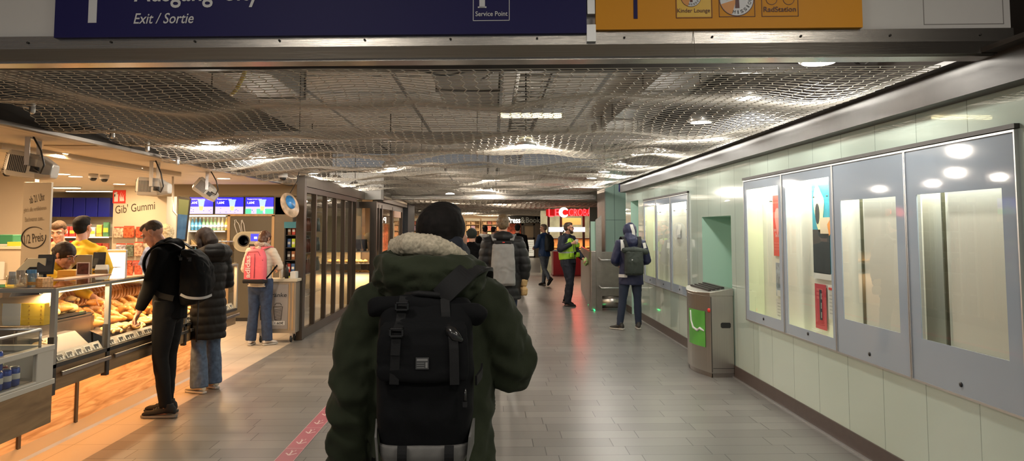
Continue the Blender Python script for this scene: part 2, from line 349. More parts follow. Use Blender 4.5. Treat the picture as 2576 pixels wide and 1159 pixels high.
# ================================================================ OVERHEAD: net, lamps, signs
def net_z(x, y, y0=4.2):
    e = min(1, max(0, (2.5-x)/.5)); f = min(1, max(0, (y-y0)/.7))
    w = .040*sin(2*pi*y/1.85+.9*sin(1.1*x+.5)+.4) + .026*sin(2.9*x+.9*y) + .020*sin(5.1*x-1.7*y+1) + .028*sin(2*pi*y/.93+1.7*x)*max(0, min(1, (y-6)/3))
    w += -.05*math.exp(-((x+.15)**2/.35+(y-6.9)**2/1.2))
    le = .045*sin(2*pi*(y-5.55)/1.15)*math.exp(-((x+3.5)/.35)**2)
    ez = 2.60-.11*min(1, max(0, (y-5.2)/.8))-.05*min(1, max(0, (y-7.4)/1.2)); g = math.exp(-((x+3.6)/.9)**2)*f
    return 2.535*(1-g)+ez*g+w*e*f*(1-g*.7)+le*f
def net(name, xa, xb, ya_f, yb, w, h, r, zf, label, z0=.004):
    mb = MB(); nk = int((xb-xa)/w); nj = int((yb-ya_f(0))/h)
    def P(k, j):
        x = xa+k*w; y0 = ya_f(x); y = y0+(yb-y0)*j/nj; zz = .15*w*(1 if j % 2 else -1)
        X = x+zz+(.05*sin(1.9*y+.8*x)+.03*sin(4.1*y-1.3*x))*min(1, (x-xa)*2, (xb-x)*2)*min(1, (y-y0)); Y = y+.035*sin(2.3*x+.5*y)*min(1, y-y0)
        if xa < -3: X += .0+ .06*sin(2*pi*(y-5.55)/1.15)*math.exp(-((x-xa)/.3)**2)
        return V((X, Y, zf(X, Y)))
    pts = [[P(k, j) for k in range(nk+1)] for j in range(nj+1)]
    dz, dy = V((0, 0, r*.9)), V((0, r, 0))
    for j in range(nj+1):
        rs = [[p+dy, p+dz, p-dy, p-dz] for p in pts[j]]; mb.rings(rs, cap=False)
    dx = V((r*1.5, 0, 0)); dz = V((0, 0, r*.8))
    for j in range(nj):
        for k in range(nk+1):
            if True:
                a, b = pts[j][k], pts[j+1][k]; mb.rings([[a+dx, a+dz, a-dx, a-dz], [b+dx, b+dz, b-dx, b-dz]], cap=False)
    return tag(mb.build(name, M_net), label, 'ceiling net')
net('ceiling_net', -3.63, 2.52, lambda x: 4.22-.062*x, 18.95, .080, .056, .0026, net_z, 'wavy grey metal mesh net hung under the near ceiling of the passage')
net('ceiling_net', -4.5, 4.5, lambda x: 19.4, 43.5, .16, .20, .009, lambda x, y: 2.43+.05*sin(y*1.1+x*.7)+.035*sin(x*1.8-y*.6), 'mesh net of the farther passage beyond the second steel beam')
# steel beam between the nets
mb = MB(); mb.box(-3.0, 2.57, 19.0, 19.3, 2.37, 2.50); mb.box(-3.0, 2.57, 18.96, 19.0, 2.40, 2.47); struct(mb, 'trim_8', M_steel, .01)
struct(MB().box(-4.3, -2.5, 17.2, 17.6, 2.30, 2.9), 'trim_9', M_white)
for k, y in enumerate((5.85, 7.08, 7.80, 8.55)):
    z = net_z(-3.5, y); mb = MB(); mb.tube([(-3.64, y, z+.03), (-3.5, y, z-.01)], .012, 8); mb.tube([(-3.49, y-.0, z+.03), (-3.49, y, z-.035)], .022, 10, rnd=True)
    tag(mb.build('net_clamp', M_alu), 'grey clamp holding the curled left rim of the mesh net', 'clamp', 'clamps along the left rim of the net')
# service void: beams, ducts, cable trays, cables
mb = MB(); mb.box(-4.2, 3.2, 5.25, 5.31, 2.74, 2.80); mb.box(-4.2, 3.2, 5.25, 5.29, 2.92, 2.95)
for k in range(19): mb.tube([(-4.2+k*.4, 5.28, 2.79), (-4.0+k*.4, 5.28, 2.93), (-3.8+k*.4, 5.28, 2.79)], .01, 6)
tag(mb.build('lattice_beam', M_dark), 'dark lattice beam running across the void just behind the fascia', 'beam')
for i, (x0, x1, y0, y1, z0, z1, lb) in enumerate([(-.55, .05, 5.4, 8.6, 3.02, 3.40, 'dark square ventilation duct above the middle of the net'), (-2.6, -2.1, 5.6, 8.5, 3.1, 3.4, 'dark ventilation duct above the left half of the net'), (1.7, 2.2, 5.2, 13, 3.2, 3.42, 'dark ventilation duct above the right rim of the net'), (-3.4, 2.4, 10.2, 10.7, 2.86, 2.94, 'crosswise dark duct deep in the void above the net')]):
    mb = MB(); mb.box(x0, x1, y0, y1, z0, z1)
    n = max(2, int((y1-y0)/1.0))
    for k in range(n+1): y = y0+(y1-y0)*k/n; mb.box(x0-.02, x1+.02, y-.015, y+.015, z0-.02, z1)
    tag(mb.build('ventilation_duct', mat('duct_grey', (.17, .155, .14), .6, .2)), lb, 'duct')
mb = MB(); mb.box(.2, .23, 5, 16, 2.95, 3.0).box(.5, .53, 5, 16, 2.95, 3.0)
for k in range(40): mb.box(.2, .53, 5.1+k*.27, 5.13+k*.27, 2.95, 2.96)
tag(mb.build('cable_tray', M_dark), 'ladder shaped cable tray above the net right of the middle duct', 'cable tray')
def sag(a, b, s, n=14):
    a, b = V(a), V(b); return [a.lerp(b, t/n)-V((0, 0, s*4*(t/n)*(1-t/n))) for t in range(n+1)]
for i, (a, b, s, lb) in enumerate([((-2.3, 5.4, 3.0), (-1.4, 5.6, 3.1), .22, 'loose black cable drooping above the left of the net'), ((-.9, 5.4, 3.1), (.0, 5.9, 3.0), .25, 'loose black cable drooping beside the middle duct'), ((1.0, 5.4, 3.1), (1.9, 5.5, 3.15), .2, 'loose black cable drooping above the right of the net'), ((.3, 5.5, 3.15), (-.1, 6.4, 2.9), .05, 'taut black cable slanting towards the middle duct')]):
    tag(MB().tube(sag(a, b, s), .009, 6).build('cable', M_black), lb, 'cable')
tag(MB().tube([V((-1.75, 5.6, 3.5))]+sag((-1.75, 5.6, 3.05), (-2.15, 6.3, 2.75), .08), .016, 8).build('hose', mat('hose_yellow', (.55, .50, .12), .5)), 'yellow green hose coiling down above the net', 'hose')
random.seed(3)
for k in range(4):
    x, y = random.uniform(-3.2, 2.3), 7.5+k*2.5
    tag(MB().cyl((x, y, net_z(x, y)), (x, y, 3.5), .004, 6).build('hanger_rod', M_dark), 'thin hanger rod running from the net up into the void', 'rod', 'hanger rods of the net')
# halogen lamps over the net
def net_lamp(x, y, label, z=2.53, group='lamps above the mesh net'):
    t = thing('ceiling_lamp', label, 'lamp', (x, y, z), 0, group)
    MB().lathe([(.11, 0), (.12, .01), (.115, .06), (.07, .10), (.02, .11)], (x, y, z), 20).build('housing', M_alu, t)
    MB().lathe([(.10, -.004), (.10, .004)], (x, y, z), 20).build('lens', M_lampw, t)
    MB().cyl((x, y, z+.1), (x, y, 3.5), .008, 8).build('stem', M_dark, t)
    return t
t0 = net_lamp(*NET_LAMPS[0], z=2.70, label= 'round lamp in the row above the right rim of the net')
for i, (x, y) in enumerate(NET_LAMPS[1:]):
    g = ('round lamp in the row above the right rim of the net', 'lamps above the right rim of the net') if x > 1 else ('round lamp in the row above the left rim of the net', 'lamps above the left rim of the net') if x < -2 else ('round lamp above the middle of the net', 'lamps above the middle of the net')
    dup(t0, (x, y, 2.70 if x > 1 else 2.53), label=g[0], group=g[1])
t0['group'] = 'lamps above the right rim of the net'
tt = thing('tube_lamp', 'yellowish tube lamp lying above the middle of the net', 'lamp', (1.0, 7.9, 2.85))
MB().box(.05, .75, 7.9, 8.1, 2.85, 2.9).build('housing', M_alu, tt); MB().cyl((.08, 8.0, 2.83), (.72, 8.0, 2.83), .02, 10).build('tube', mat('tube_yellow', (1, 1, .8), .3, emit=(1, .85, .45), estr=4), tt)
far = None
for x, y in [(-1.2, 21.5), (0.2, 24.6), (1.3, 28), (-1.2, 29), (0.3, 33), (-1.2, 38), (1.0, 38)]:
    m = MB().lathe([(.12, 0), (.12, .03), (.05, .05)], (x, y, 2.60), 16); o = m.build('ceiling_lamp', M_lampw)
    tag(o, 'bright round lamp above the net of the farther passage', 'lamp', 'lamps of the farther passage')
hp = None
for x, y in HALL_FILL_LAMPS:
    t = thing('ceiling_panel_lamp', 'unseen square panel lamp added to light the hall before the signs', 'lamp', (x, y, 4.0), 0, 'added panel lamps of the front hall')
    MB().box(x-.3, x+.3, y-.3, y+.3, 3.97, 4.02).build('housing', M_alu, t); MB().box(x-.26, x+.26, y-.26, y+.26, 3.955, 3.968).build('lens', M_tube, t)
struct(MB().box(-9, 9, -4, 4.0, 4.02, 4.1), 'ceiling.003', M_white)
# ---------------------------------------------------------------- station signs
def sg(px, py, off=0): return on_sign(px, py, off)
def spt(u, z, off): return along(u, z, off)
def u_of(p): return (V((p.x-A.x, p.y-A.y, 0))).dot(SR)
def slab(mb, pa, pb, z0, z1, o0, o1, m=0):
    ua, ub = u_of(pa), u_of(pb); return mb.prism([spt(ua, z0, o0), spt(ua, z0, o1), spt(ua, z1, o1), spt(ua, z1, o0)], SR*(ub-ua), m)
def sbox(pxa, pya, pxb, pyb, off):    # sign rectangle -> u, z box
    a, b = sg(pxa, pya, off), sg(pxb, pyb, off); return (u_of(a), u_of(b), min(a.z, b.z), max(a.z, b.z))
def prect(mb, bx, off, m=0, th=.002):
    return mb.prism([spt(bx[0], bx[2], off), spt(bx[0], bx[2], off+th), spt(bx[0], bx[3], off+th), spt(bx[0], bx[3], off)], SR*(bx[1]-bx[0]), m)
def pframe(mb, bx, off, t=.0035, m=0):
    a, b, c, d = bx
    for q in ((a, b, c, c+t), (a, b, d-t, d), (a, a+t, c, d), (b-t, b, c, d)): prect(mb, q, off, m)
    return mb
O0 = V((A.x, A.y, 0)); Z = V((0, 0, 1))
def stext(body, mt, par, bx, off, **k): return text(body, mt, par, O0+SN*off, SR, Z, bx, **k)
blue = thing('direction_sign', 'navy blue station sign reading Exit / Sortie above the passage', 'sign', spt(0, 2.67, 0))
pa, pb = sg(135, 97), sg(1476, 97); slab(MB(), pa, pb, 2.675, 3.30, 0, -.05).build('panel', M_navy, blue)
mb = MB(); bx = sbox(228, -120, 242, 57, .004); prect(mb, bx, .001); u = (bx[0]+bx[1])/2
mb.prism([spt(u, bx[3]+.03, .001), spt(u-.12, bx[3]-.10, .001), spt(u-.12, bx[3]-.145, .001), spt(u, bx[3]-.03, .001), spt(u+.12, bx[3]-.145, .001), spt(u+.12, bx[3]-.10, .001)], SN*.002)
mb.build('arrow', M_sw, blue)
b = sbox(337, 10, 655, -52, .002); stext('Ausgang City', M_sw, blue, (b[0], b[1], b[2]-.024, b[3]), .002, bold=.012)
b = sbox(336, 60, 488, 32, .002); stext('Exit / Sortie', M_sw, blue, b, .002, shear=.25, bold=.008)
mb = MB(); bx = sbox(1190, -45, 1282, 52, .002); pframe(mb, bx, .001)
iu = sbox(1206, -38, 1220, 20, .002); prect(mb, iu, .001); prect(mb, (iu[0]-.008, iu[1]+.008, iu[2], iu[2]+.008), .001)
mb.build('pictogram', M_sw, blue)
stext('Service Point', M_sw, blue, sbox(1196, 41, 1277, 28, .002), .002, bold=.01)
org = thing('direction_sign', 'orange station sign with the Kinder Lounge and RadStation boxes', 'sign', spt(1, 2.69, 0))
pa, pb = sg(1499, 90), sg(2171, 79); slab(MB(), pa, pb, 2.692, 3.30, 0, -.05).build('panel', M_orange, org)
mb = MB(); prect(mb, sbox(1592, -120, 1604, 47, .002), .001); mb.build('arrow', M_navy, org)
for (xa, xb, yb, nm) in ((1699, 1792, 45, 0), (1807, 1900, 42, 1), (1914, 2009, 41, 2)):
    bx = sbox(xa, yb-98, xb, yb, .002); pframe(MB(), bx, .001, .0028).build('pictogram_frame', M_sbr, org)
M_yel = mat('sign_yellow', (.78, .46, .02), .4)
bx = sbox(1702, -50, 1789, 42, .002); prect(MB(), bx, .0002, th=.0006).build('field', M_yel, org)
stext('Kinder Lounge', M_sbr, org, sbox(1704, 35, 1786, 21, .002), .002, bold=.004)
stext('RadStation', M_sbr, org, sbox(1921, 30, 2002, 16, .002), .002, bold=.01)
def badge(cx, cy_, rpx, name, txt):
    c = sg(cx, cy_, .002); e = sg(cx+rpx, cy_, .002); r = (e-c).length; uc, zc = u_of(c), c.z
    def pt(a, rr): return spt(uc+rr*cos(a), zc+rr*sin(a), .0012)
    mb = MB(); n = 40; mb.prism([pt(2*pi*i/n, r) for i in range(n)], SN*.001)
    for i in range(n):
        a, b = 2*pi*i/n, 2*pi*(i+1)/n; mb.prism([pt(a, r), pt(a, r*1.04), pt(b, r*1.04), pt(b, r)], SN*.0015, 1)
    for a0 in (R(18), R(198)):
        mb.prism([pt(a0, 0)+SN*.001]+[pt(a0+R(54)*i/8, r*.99)+SN*.001 for i in range(9)], SN*.0008, 2)
    for (ax, az, bx_, bz) in ((-.62, -.05, -.35, .03), (-.1, -.55, .1, .9)):
        mb.prism([spt(uc+ax*r, zc+az*r, .003), spt(uc+bx_*r*1.6, zc+az*r, .003), spt(uc+bx_*r, zc+bz*r, .003), spt(uc+ax*r*.4, zc+bz*r, .003)], SN*.001, 1)
    mb.build(name, [M_sw, M_sbr, mat('badge_orange', (.70, .27, .03), .4)], org)
    for i, ch in enumerate(txt):
        a = R(-102)+R(17)*i*1.0; p = O0+SR*(uc+r*.80*cos(a))+Z*(zc+r*.80*sin(a))+SN*.0035; up = -(SR*cos(a)+Z*sin(a)); rv = SR*(-sin(a))+Z*cos(a)
        s = r*.085; text(ch, M_black, org, p, rv, up, (-s*(.35 if ch == 'I' else 1), s*(.35 if ch == 'I' else 1), -s*1.2, s*1.2), name='lettering')
badge(1853, -2, 42, 'round_badge', 'MISSION'); badge(1738, -8, 25, 'round_badge', 'MISSION')
mb = MB()
for cx in (1941, 1984):
    c = sg(cx, -2, .002); uc, zc = u_of(c), c.z; rr = .027
    for i in range(24):
        a, b = 2*pi*i/24, 2*pi*(i+1)/24; f = lambda t, q: spt(uc+q*cos(t), zc+q*sin(t), .0015)
        mb.prism([f(a, rr), f(a, rr*1.1), f(b, rr*1.1), f(b, rr)], SN*.001)
a, b = sg(1941, -2, .002), sg(1984, -2, .002)
for p, q in ((a, V(a)+SR*.05), (a, V(a)+SR*.02+Z*.06), (V(a)+SR*.05, b-SR*.01+Z*.06), (a+SR*.02+Z*.06, b-SR*.01+Z*.06), (b, b-SR*.01+Z*.07), (a+SR*.02+Z*.06, a+SR*.05)): mb.tube([p, q], .0018, 6)
mb.build('pictogram', M_sbr, org)
mb = MB(); slab(mb, sg(1476, 60), sg(1499, 60), 2.63, 2.72, .0, -.04); slab(mb, sg(1478, 20), sg(1497, 20), 2.78, 3.3, -.01, -.045)
tag(mb.build('joint_cover', M_alu), 'narrow grey cover strip in the gap between the two signs', 'cover')
mb = MB(); bx = sbox(2320, -60, 2527, 60, -.045); pframe(mb, bx, -.0505, .004)
tag(mb.build('access_hatch', mat('hatch_line', (.25, .23, .22), .5)), 'outlined access hatch in the white wall right of the orange sign', 'hatch')
# ================================================================ RIGHT WALL: display cases, niche, bin
M_back = mat('case_back', (.82, .80, .70), .6); M_side = mat('case_side', (.72, .76, .52), .5)
M_paper = mat('paper_white', (.72, .70, .66), .6); M_ptxt = mat('print_grey', (.2, .2, .2), .6)
M_red = mat('poster_red', (.72, .05, .04), .5); M_teal = mat('poster_teal', (.03, .33, .44), .5); M_ink = mat('poster_ink', (.015, .022, .03), .5)
YX = V((0, -1, 0))       # reading direction on the right wall seen from the passage
def display_case(doors, z0, z1, wins, label, light, rails=True):
    ya, yb = doors[0][0], doors[-1][1]
    t = thing('display_case', label, 'display case', (WX, (ya+yb)/2, z0))
    x0, xi = WX-.012, WX+.17
    mb = MB(); mb.box(xi, xi+.02, ya+.02, yb-.02, z0+.02, z1-.02); mb.build('back_panel', M_back, t)
    mb = MB(); mb.box(WX+.002, xi, ya+.02, ya+.03, z0+.02, z1-.02).box(WX+.002, xi, yb-.03, yb-.02, z0+.02, z1-.02).box(WX+.002, xi, ya+.02, yb-.02, z1-.03, z1-.02).box(WX+.002, xi, ya+.02, yb-.02, z0+.02, z0+.03)
    mb.build('casing', M_side, t)
    MB().box(WX-.03, WX-.0, ya-.01, yb+.01, z1+.005, z1+.03).build('head_rail', M_dark, t)
    for i, (a, b) in enumerate(doors):
        w0, w1, v0, v1 = wins[i]       # window inset in y and z
        mb = MB(); X0, X1 = x0-.004, x0+.004
        mb.box(X0, X1, a+.008, b-.008, z0+.01, v0).box(X0, X1, a+.008, b-.008, v1, z1-.008).box(X0, X1, a+.008, w0, v0, v1).box(X0, X1, w1, b-.008, v0, v1)
        d = mb.build('door', M_frost, t)
        mb = MB(); T = .012
        mb.box(x0-.012, x0+.012, a+.002, b-.002, z0, z0+T).box(x0-.012, x0+.012, a+.002, b-.002, z1-T, z1).box(x0-.012, x0+.012, a+.002, a+T, z0+T, z1-T).box(x0-.012, x0+.012, b-T, b-.002, z0+T, z1-T)
        MBf = mb.build('door_frame', M_alu, d)
        MB().poly([(x0, w0, v0), (x0, w1, v0), (x0, w1, v1), (x0, w0, v1)]).build('pane', M_case, d)
        yl = a+(b-a)*.52; MB().lathe([(.014, 0), (.014, .006), (.004, .008)], (X0, yl, z0+.07), 14, ax=(-1, 0, 0)).build('lock', M_black, d)
        MB().cyl((WX+.05, a+.1, z1-.045), (WX+.05, b-.1, z1-.045), .012, 10).build('tube', mat('case_tube', (1, 1, .8), .3, emit=(1, .97, .62), estr=3.0), t)
        if light: lamp('AREA', 'case_light', (WX+.07, (a+b)/2, z1-.06), light*1.0, (1, .97, .84), .06, b-a-.15, (0, R(-18), 0))
    return t
Wn = []
for (a, b), low in zip(CASES, (0, 0, 1, 1)):
    Wn.append((a+.13, b-.12, .965, 1.865) if low == 0 else (a+.07, b-.09, .80, 2.06))
Wn[3] = (7.16, 8.06, .80, 2.06); Wn[2] = (6.06, 6.98, .79, 2.065)
dc = display_case(CASES, .69, 2.16, Wn, 'long wall display case with four grey-bordered glass doors', 9)
dc2 = display_case(CASB, .71, 2.14, [(a+.08, b-.08, .84, 2.03) for a, b in CASB], 'smaller glass display case on the wall between the bin and the hooded person', 5)
M_gapd = mat('case_gap', (.16, .16, .11), .5)
for i, (a, b) in enumerate(CASES[:2]):     # inner boards of the two near doors
    mb = MB(); mb.box(WX+.09, WX+.10, a+.02, b-.28, .72, 2.0); tag(mb.build('notice_board', mat('board_cream', (.80, .77, .68), .6)), ('empty cream notice board behind the nearest glass door', 'empty cream notice board behind the second glass door from the frame edge')[i], 'notice board')
    mb = MB(); mb.box(WX+.11, WX+.13, b-.185, b-.172, .72, 2.12); mb.build('seam', M_gapd, dc)
    mb = MB(); mb.box(WX+.12, WX+.13, b-.29, b-.235, .72, 2.10); mb.build('seam', M_gapd, dc)
for i, (a, b) in enumerate(CASES[2:]+CASB):
    for q in (.30, .55):
        MB().cyl((WX+.14, b-q*(b-a), 1.93), (WX+.168, b-q*(b-a), 1.93), .006, 8).build('hook', M_dark, dc if i < 2 else dc2)
# posters pinned in the case
def poster(label, y0, y1, z0, z1, m, dx=.155, name='poster', group=None):
    t = thing(name, label, 'poster' if name == 'poster' else 'notice', (WX+dx, (y0+y1)/2, z0), group=group)
    MB().box(WX+dx-.003, WX+dx, y0, y1, z0, z1).build('sheet', m, t); return t
def ptxt(t, body, m, y0, y1, z0, z1, dx=.155, bold=.0):
    x = WX+dx-.0045; return text(body, m, t, (x, y1, z0), YX, Z, (0, y1-y0, 0, z1-z0), bold=bold, depth=0)
def yz(px, py): p = at_x(px, py, WX+.155); return p.y, p.z
def prange(xa, ya_, xb, yb_):
    a, b = yz(xa, ya_), yz(xb, yb_); return min(a[0], b[0]), max(a[0], b[0]), min(a[1], b[1]), max(a[1], b[1])
y0, y1, z0, z1 = prange(1944, 492, 1971, 645); p = poster('red poster with a pale map pin inside the leftmost door', y0, y1, z0, z1, M_red)
M_pk = mat('print_pink', (.85, .28, .25), .5); M_pw = mat('print_white', (.8, .75, .72), .5)
yc, zc = (y0+y1)/2, z1-.22; xs = WX+.150
mb = MB(); pts = [(yc+.07*cos(a), zc+.09*sin(a)) for a in [R(-20)+R(220)*i/20 for i in range(21)]]+[(yc, zc-.2)]
mb.prism([(xs, y, z) for y, z in pts], (-.001, 0, 0)); mb.build('pin_mark', M_pk, p)
ptxt(p, 'Jetzt verstehen', M_pw, y0+.02, y1-.02, z0+.24, z0+.275); ptxt(p, 'Sie Bahnhof', M_pw, y0+.02, y1-.06, z0+.19, z0+.225)
for k in range(3): ptxt(p, 'mmmm mmm mmmm', M_pk, y0+.02, y1-.02, z0+.06+k*.03, z0+.075+k*.03)
y0, y1, z0, z1 = prange(1952, 660, 1974, 748); p = poster('small picture notice with white figures under the red poster', y0, y1, z0, z1, mat('photo_grey', (.30, .35, .42), .5, noise_s=14, noise_a=.7), name='notice')
MB().box(xs, xs-.002, y0+.03, y1-.03, z0-.0, z0+.06).build('caption', M_paper, p)
y0, y1, z0, z1 = prange(1953, 750, 1978, 800); p = poster('white text notice lowest in the leftmost door', y0, y1, z0-.12, z1, M_paper, name='notice')
for k in range(5): ptxt(p, 'mmmm mm mmm', M_ptxt, y0+.04, y1-.04, z0+.03*k, z0+.012+.03*k)
y0, y1, z0, z1 = prange(2042, 462, 2093, 700); p = poster('tall teal and black poster with a pale figure inside the second door', y0, y1, z0-.02, z1, M_teal)
h = z1-z0; MB().box(xs-.001, xs+.001, y0+.01, y1-.005, z0+.03, z0+h*.50).build('black_field', M_ink, p)
MB().box(xs-.001, xs+.001, y0, y1, z0-.02, z0+.035).build('caption', M_paper, p)
yc, zc = y0+.21, z1-.23; mb = MB(); mb.prism([(xs, yc+(.10+.02*sin(3*a))*cos(a), zc+(.20+.04*sin(2*a))*sin(a)) for a in [2*pi*i/28 for i in range(28)]], (-.001, 0, 0)); mb.build('pale_figure', mat('print_cream', (.80, .76, .45), .5), p)
mb = MB(); mb.prism([(xs-.0015, yc+.03+.045*cos(a), zc-.04+.09*sin(a)) for a in [2*pi*i/20 for i in range(20)]], (-.001, 0, 0)); mb.build('dark_oval', M_ink, p)
ptxt(p, 'Gute Werbung lohnt', M_pw, y0+.06, y1-.05, z0+h*.24, z0+h*.275); ptxt(p, 'die Kundschaft Ihnen.', M_pw, y0+.06, y1-.05, z0+h*.19, z0+h*.225); ptxt(p, 'C', M_pw, y1-.10, y1-.05, z0+h*.42, z0+h*.47, bold=.03)
ptxt(p, 'mmm mmmm mm', M_ptxt, y0+.12, y1-.05, z0+h*.14, z0+h*.15)
y0, y1, z0, z1 = prange(2066, 547, 2100, 588); p = poster('cream note with an orange sticker pinned over the teal poster', y0, y1, z0, z1, mat('print_sand', (.75, .60, .42), .5), dx=.145, name='notice')
xo = WX+.14; MB().prism([(xo, y1-.18, z0-.02), (xo, y0+.02, z0+.03), (xo, y0+.05, z0+.12), (xo, y1-.15, z0+.08)], (-.001, 0, 0)).build('sticker', mat('print_orange', (.85, .30, .05), .5), p)
y0, y1, z0, z1 = prange(2050, 712, 2081, 832); p = poster('red portrait poster with a phone picture low in the second door', y0, y1, z0, z1, mat('poster_crimson', (.52, .04, .06), .5))
MB().box(xs-.001, xs+.001, y0+.08, y1-.10, z0+.08, z0+.34).build('phone_picture', M_ink, p)
for k in range(3): MB().box(xs-.003, xs-.001, y0+.09, y1-.14, z0+.10+k*.08, z0+.15+k*.08).build('strip', M_paper, p)
for k in range(3): ptxt(p, 'mmmm mmmmm', M_pk, y0+.06, y1-.04, z1-.06-k*.035, z1-.04-k*.035)
y0, y1, z0, z1 = prange(2083, 716, 2104, 805); p = poster('white leaflet with a small chart right of the red portrait poster', y0, y1, z0, z1, M_paper, name='notice')
MB().box(xs-.001, xs+.001, y0+.02, y1-.02, z1-.04, z1-.02).build('heading', M_red, p)
for k in range(6): ptxt(p, 'mmmm mmm mmm', M_ptxt, y0+.03, y1-.03, z0+.04+k*.03, z0+.05+k*.03)
y0, y1, z0, z1 = prange(2050, 826, 2076, 836); poster('small white slip at the foot of the red portrait poster', y0, y1, z0, z1, M_paper, name='notice', dx=.13)
# notices in the smaller case
def yzb(px, py): p = at_x(px, py, WX+.155); return p.y, p.z
for (xa, ya_, xb, yb_, lb) in ((1700, 568, 1712, 598, 'white slip in the middle door of the smaller case'), (1728, 562, 1738, 642, 'narrow white sheet at the right end of the smaller case')):
    y0, y1, z0, z1 = prange(xa, ya_, xb, yb_); poster(lb, y0, y1, z0, z1, M_paper, name='notice')
# ---------------------------------------------------------------- litter bin
def bin_outline(off=0, n=14):
    pts = [(WX-.012, 8.60-off), (2.43-off*.5, 8.60-off)]
    for i in range(n+1): a = i/n; pts.append((2.43-.105*sin(pi*a)-off, 8.60+1.0*a+(2*a-1)*off))
    return pts+[(2.43-off*.5, 9.60+off), (WX-.012, 9.60+off)]
t = thing('litter_bin', 'tall brushed steel litter bin with a curved front against the wall', 'litter bin', (2.5, 9.1, 0))
MB().prism([(x, y, .05) for x, y in bin_outline()], (0, 0, .85)).build('body', M_steelv, t, bevel=.006)
MB().prism([(x, y, 0) for x, y in bin_outline(-.02)], (0, 0, .05)).build('plinth', M_steeld, t)
o = bin_outline(.008); mb = MB(); k = len(o)
top = [(x, y, .925+.06*min(1, max(0, (x-2.33)/.33))) for x, y in o]
mb.add([(x, y, .90) for x, y in o]+top, [tuple(range(k))[::-1], tuple(range(k, 2*k))]+[(i, (i+1) % k, k+(i+1) % k, k+i) for i in range(k)])
hood = mb.build('hood', M_steelv, t, bevel=.004)
for j in range(4): MB().box(2.44+j*.05, 2.47+j*.05, 8.7, 9.5, .93+j*.011, .965+j*.009).build('ash_ridge', M_dark, hood)
MB().prism([(2.60+.055*a, 8.598, .575+.030*b) for a, b in ((-1, -.6), (-.8, -1), (.8, -1), (1, -.6), (1, .6), (.8, 1), (-.8, 1), (-1, .6))], (0, -.004, 0)).build('grip', M_black, t)
MB().box(2.435, 2.442, 8.594, 8.60, .06, .89).build('door_seam', M_dark, t); MB().box(2.45, 2.69, 8.594, 8.60, .10, .105).build('door_seam', M_dark, t)
def bin_front(a, z, off=.003): n = V((-1, -.33*cos(pi*a), 0)).normalized(); return V((2.43-.105*sin(pi*a), 8.60+a, z))+n*off
def curved_patch(a0, a1, z0, z1, off, m, name, par, n=10):
    rs = [[bin_front(a0+(a1-a0)*i/n, z, off) for z in (z0, z1)]+[bin_front(a0+(a1-a0)*i/n, z, off-.002) for z in (z1, z0)] for i in range(n+1)]
    return MB().rings(rs, sm=False).build(name, m, par)
po = thing('bin_poster', 'green poster with a white squiggle stuck on the bin front', 'poster', (2.36, 8.95, .40)); M_pg = mat('poster_green', (.10, .40, .06), .4, noise_s=3, noise_a=.25)
curved_patch(.10, .52, .32, .72, .004, M_pg, 'sheet', po)
rs = []
for i in range(13):
    u = i/12; a = .20+.28*u; z = .60-.12*u*(1-.6*u)+.02*sin(u*9); rs.append(bin_front(a, z, .006))
MB().tube([bin_front(.44, .70, .006), bin_front(.42, .58, .006), bin_front(.36, .51, .006), bin_front(.26, .49, .006), bin_front(.2, .52, .006), bin_front(.12, .50, .006)], [.008, .011, .014, .014, .016, .008], 8, flat=1).build('squiggle', M_sw, po)
c = bin_front(.02, .74, .004); st = thing('round_sticker', 'small round red sticker near the top of the bin', 'sticker', c)
MB().lathe([(.024, 0), (.024, .002), (.001, .0025)], c, 20, ax=(-.8, -.6, 0)).build('sticker_face', M_red, st)
# ================================================================ steel barrier, glass fin, mint column
t = thing('steel_barrier', 'brushed steel clad barrier with two handrails beside the hooded person', 'barrier', (2.4, 15.7, 0))
MB().box(2.22, 2.69, 15.72, 15.78, .28, 1.18).build('front_panel', M_steeld, t, bevel=.004)
MB().cyl((2.22, 15.75, .16), (2.69, 15.75, .16), .12, 20).build('kick_roll', M_steel, t)
MB().box(1.99, 2.10, 15.62, 15.80, 0, 1.20).build('corner_post', M_steeld, t, bevel=.01)
mb = MB(); mb.prism([(2.10, 15.66, 0), (2.22, 15.66, 0), (2.22, 15.66, 1.93), (2.10, 15.66, 1.83)], (0, .05, 0)); mb.build('fin', M_steeld, t)
for z in (.46, 1.02):
    MB().tube([(2.16, 15.68, z+.04), (2.16, 15.58, z+.03), (2.19, 15.54, z), (2.68, 15.54, z)], .018, 10).build('handrail', M_alu, t)
mb = MB(); mb.prism([(1.99, 15.80, 0), (2.04, 15.80, 0), (2.45, 21, 0), (2.40, 21, 0)], (0, 0, 1.17)); mb.build('side_panel', M_steeld, t)
MB().box(2.02, 2.20, 15.82, 15.88, 1.2, 1.80).build('mint_glass', M_mintn, t)
p = at_z(1484, 766, .02); q = at_z(1500, 780, .02)
t = thing('floor_light', 'green light strip on the floor at the corner of the steel barrier', 'light', p); MB().tube([p+V((-.03, 0, 0)), q+V((-.03, -.0, 0))], .012, 8).build('strip', M_green, t)
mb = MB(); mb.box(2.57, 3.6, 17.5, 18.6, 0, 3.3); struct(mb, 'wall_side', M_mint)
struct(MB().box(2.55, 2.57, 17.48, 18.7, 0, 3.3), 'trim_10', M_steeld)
s = thing('hanging_sign', 'small navy sign hanging at the end of the right wall', 'sign', (2.62, 16.0, 2.5)); p = at_y(1557, 482, 16.0); q = at_y(1574, 458, 16.0)
MB().box(p.x, q.x, 15.97, 16.03, p.z, q.z).build('panel', M_navy, s); MB().cyl(((p.x+q.x)/2, 16, q.z), ((p.x+q.x)/2, 16, 3.5), .01, 8).build('stem', M_dark, s)
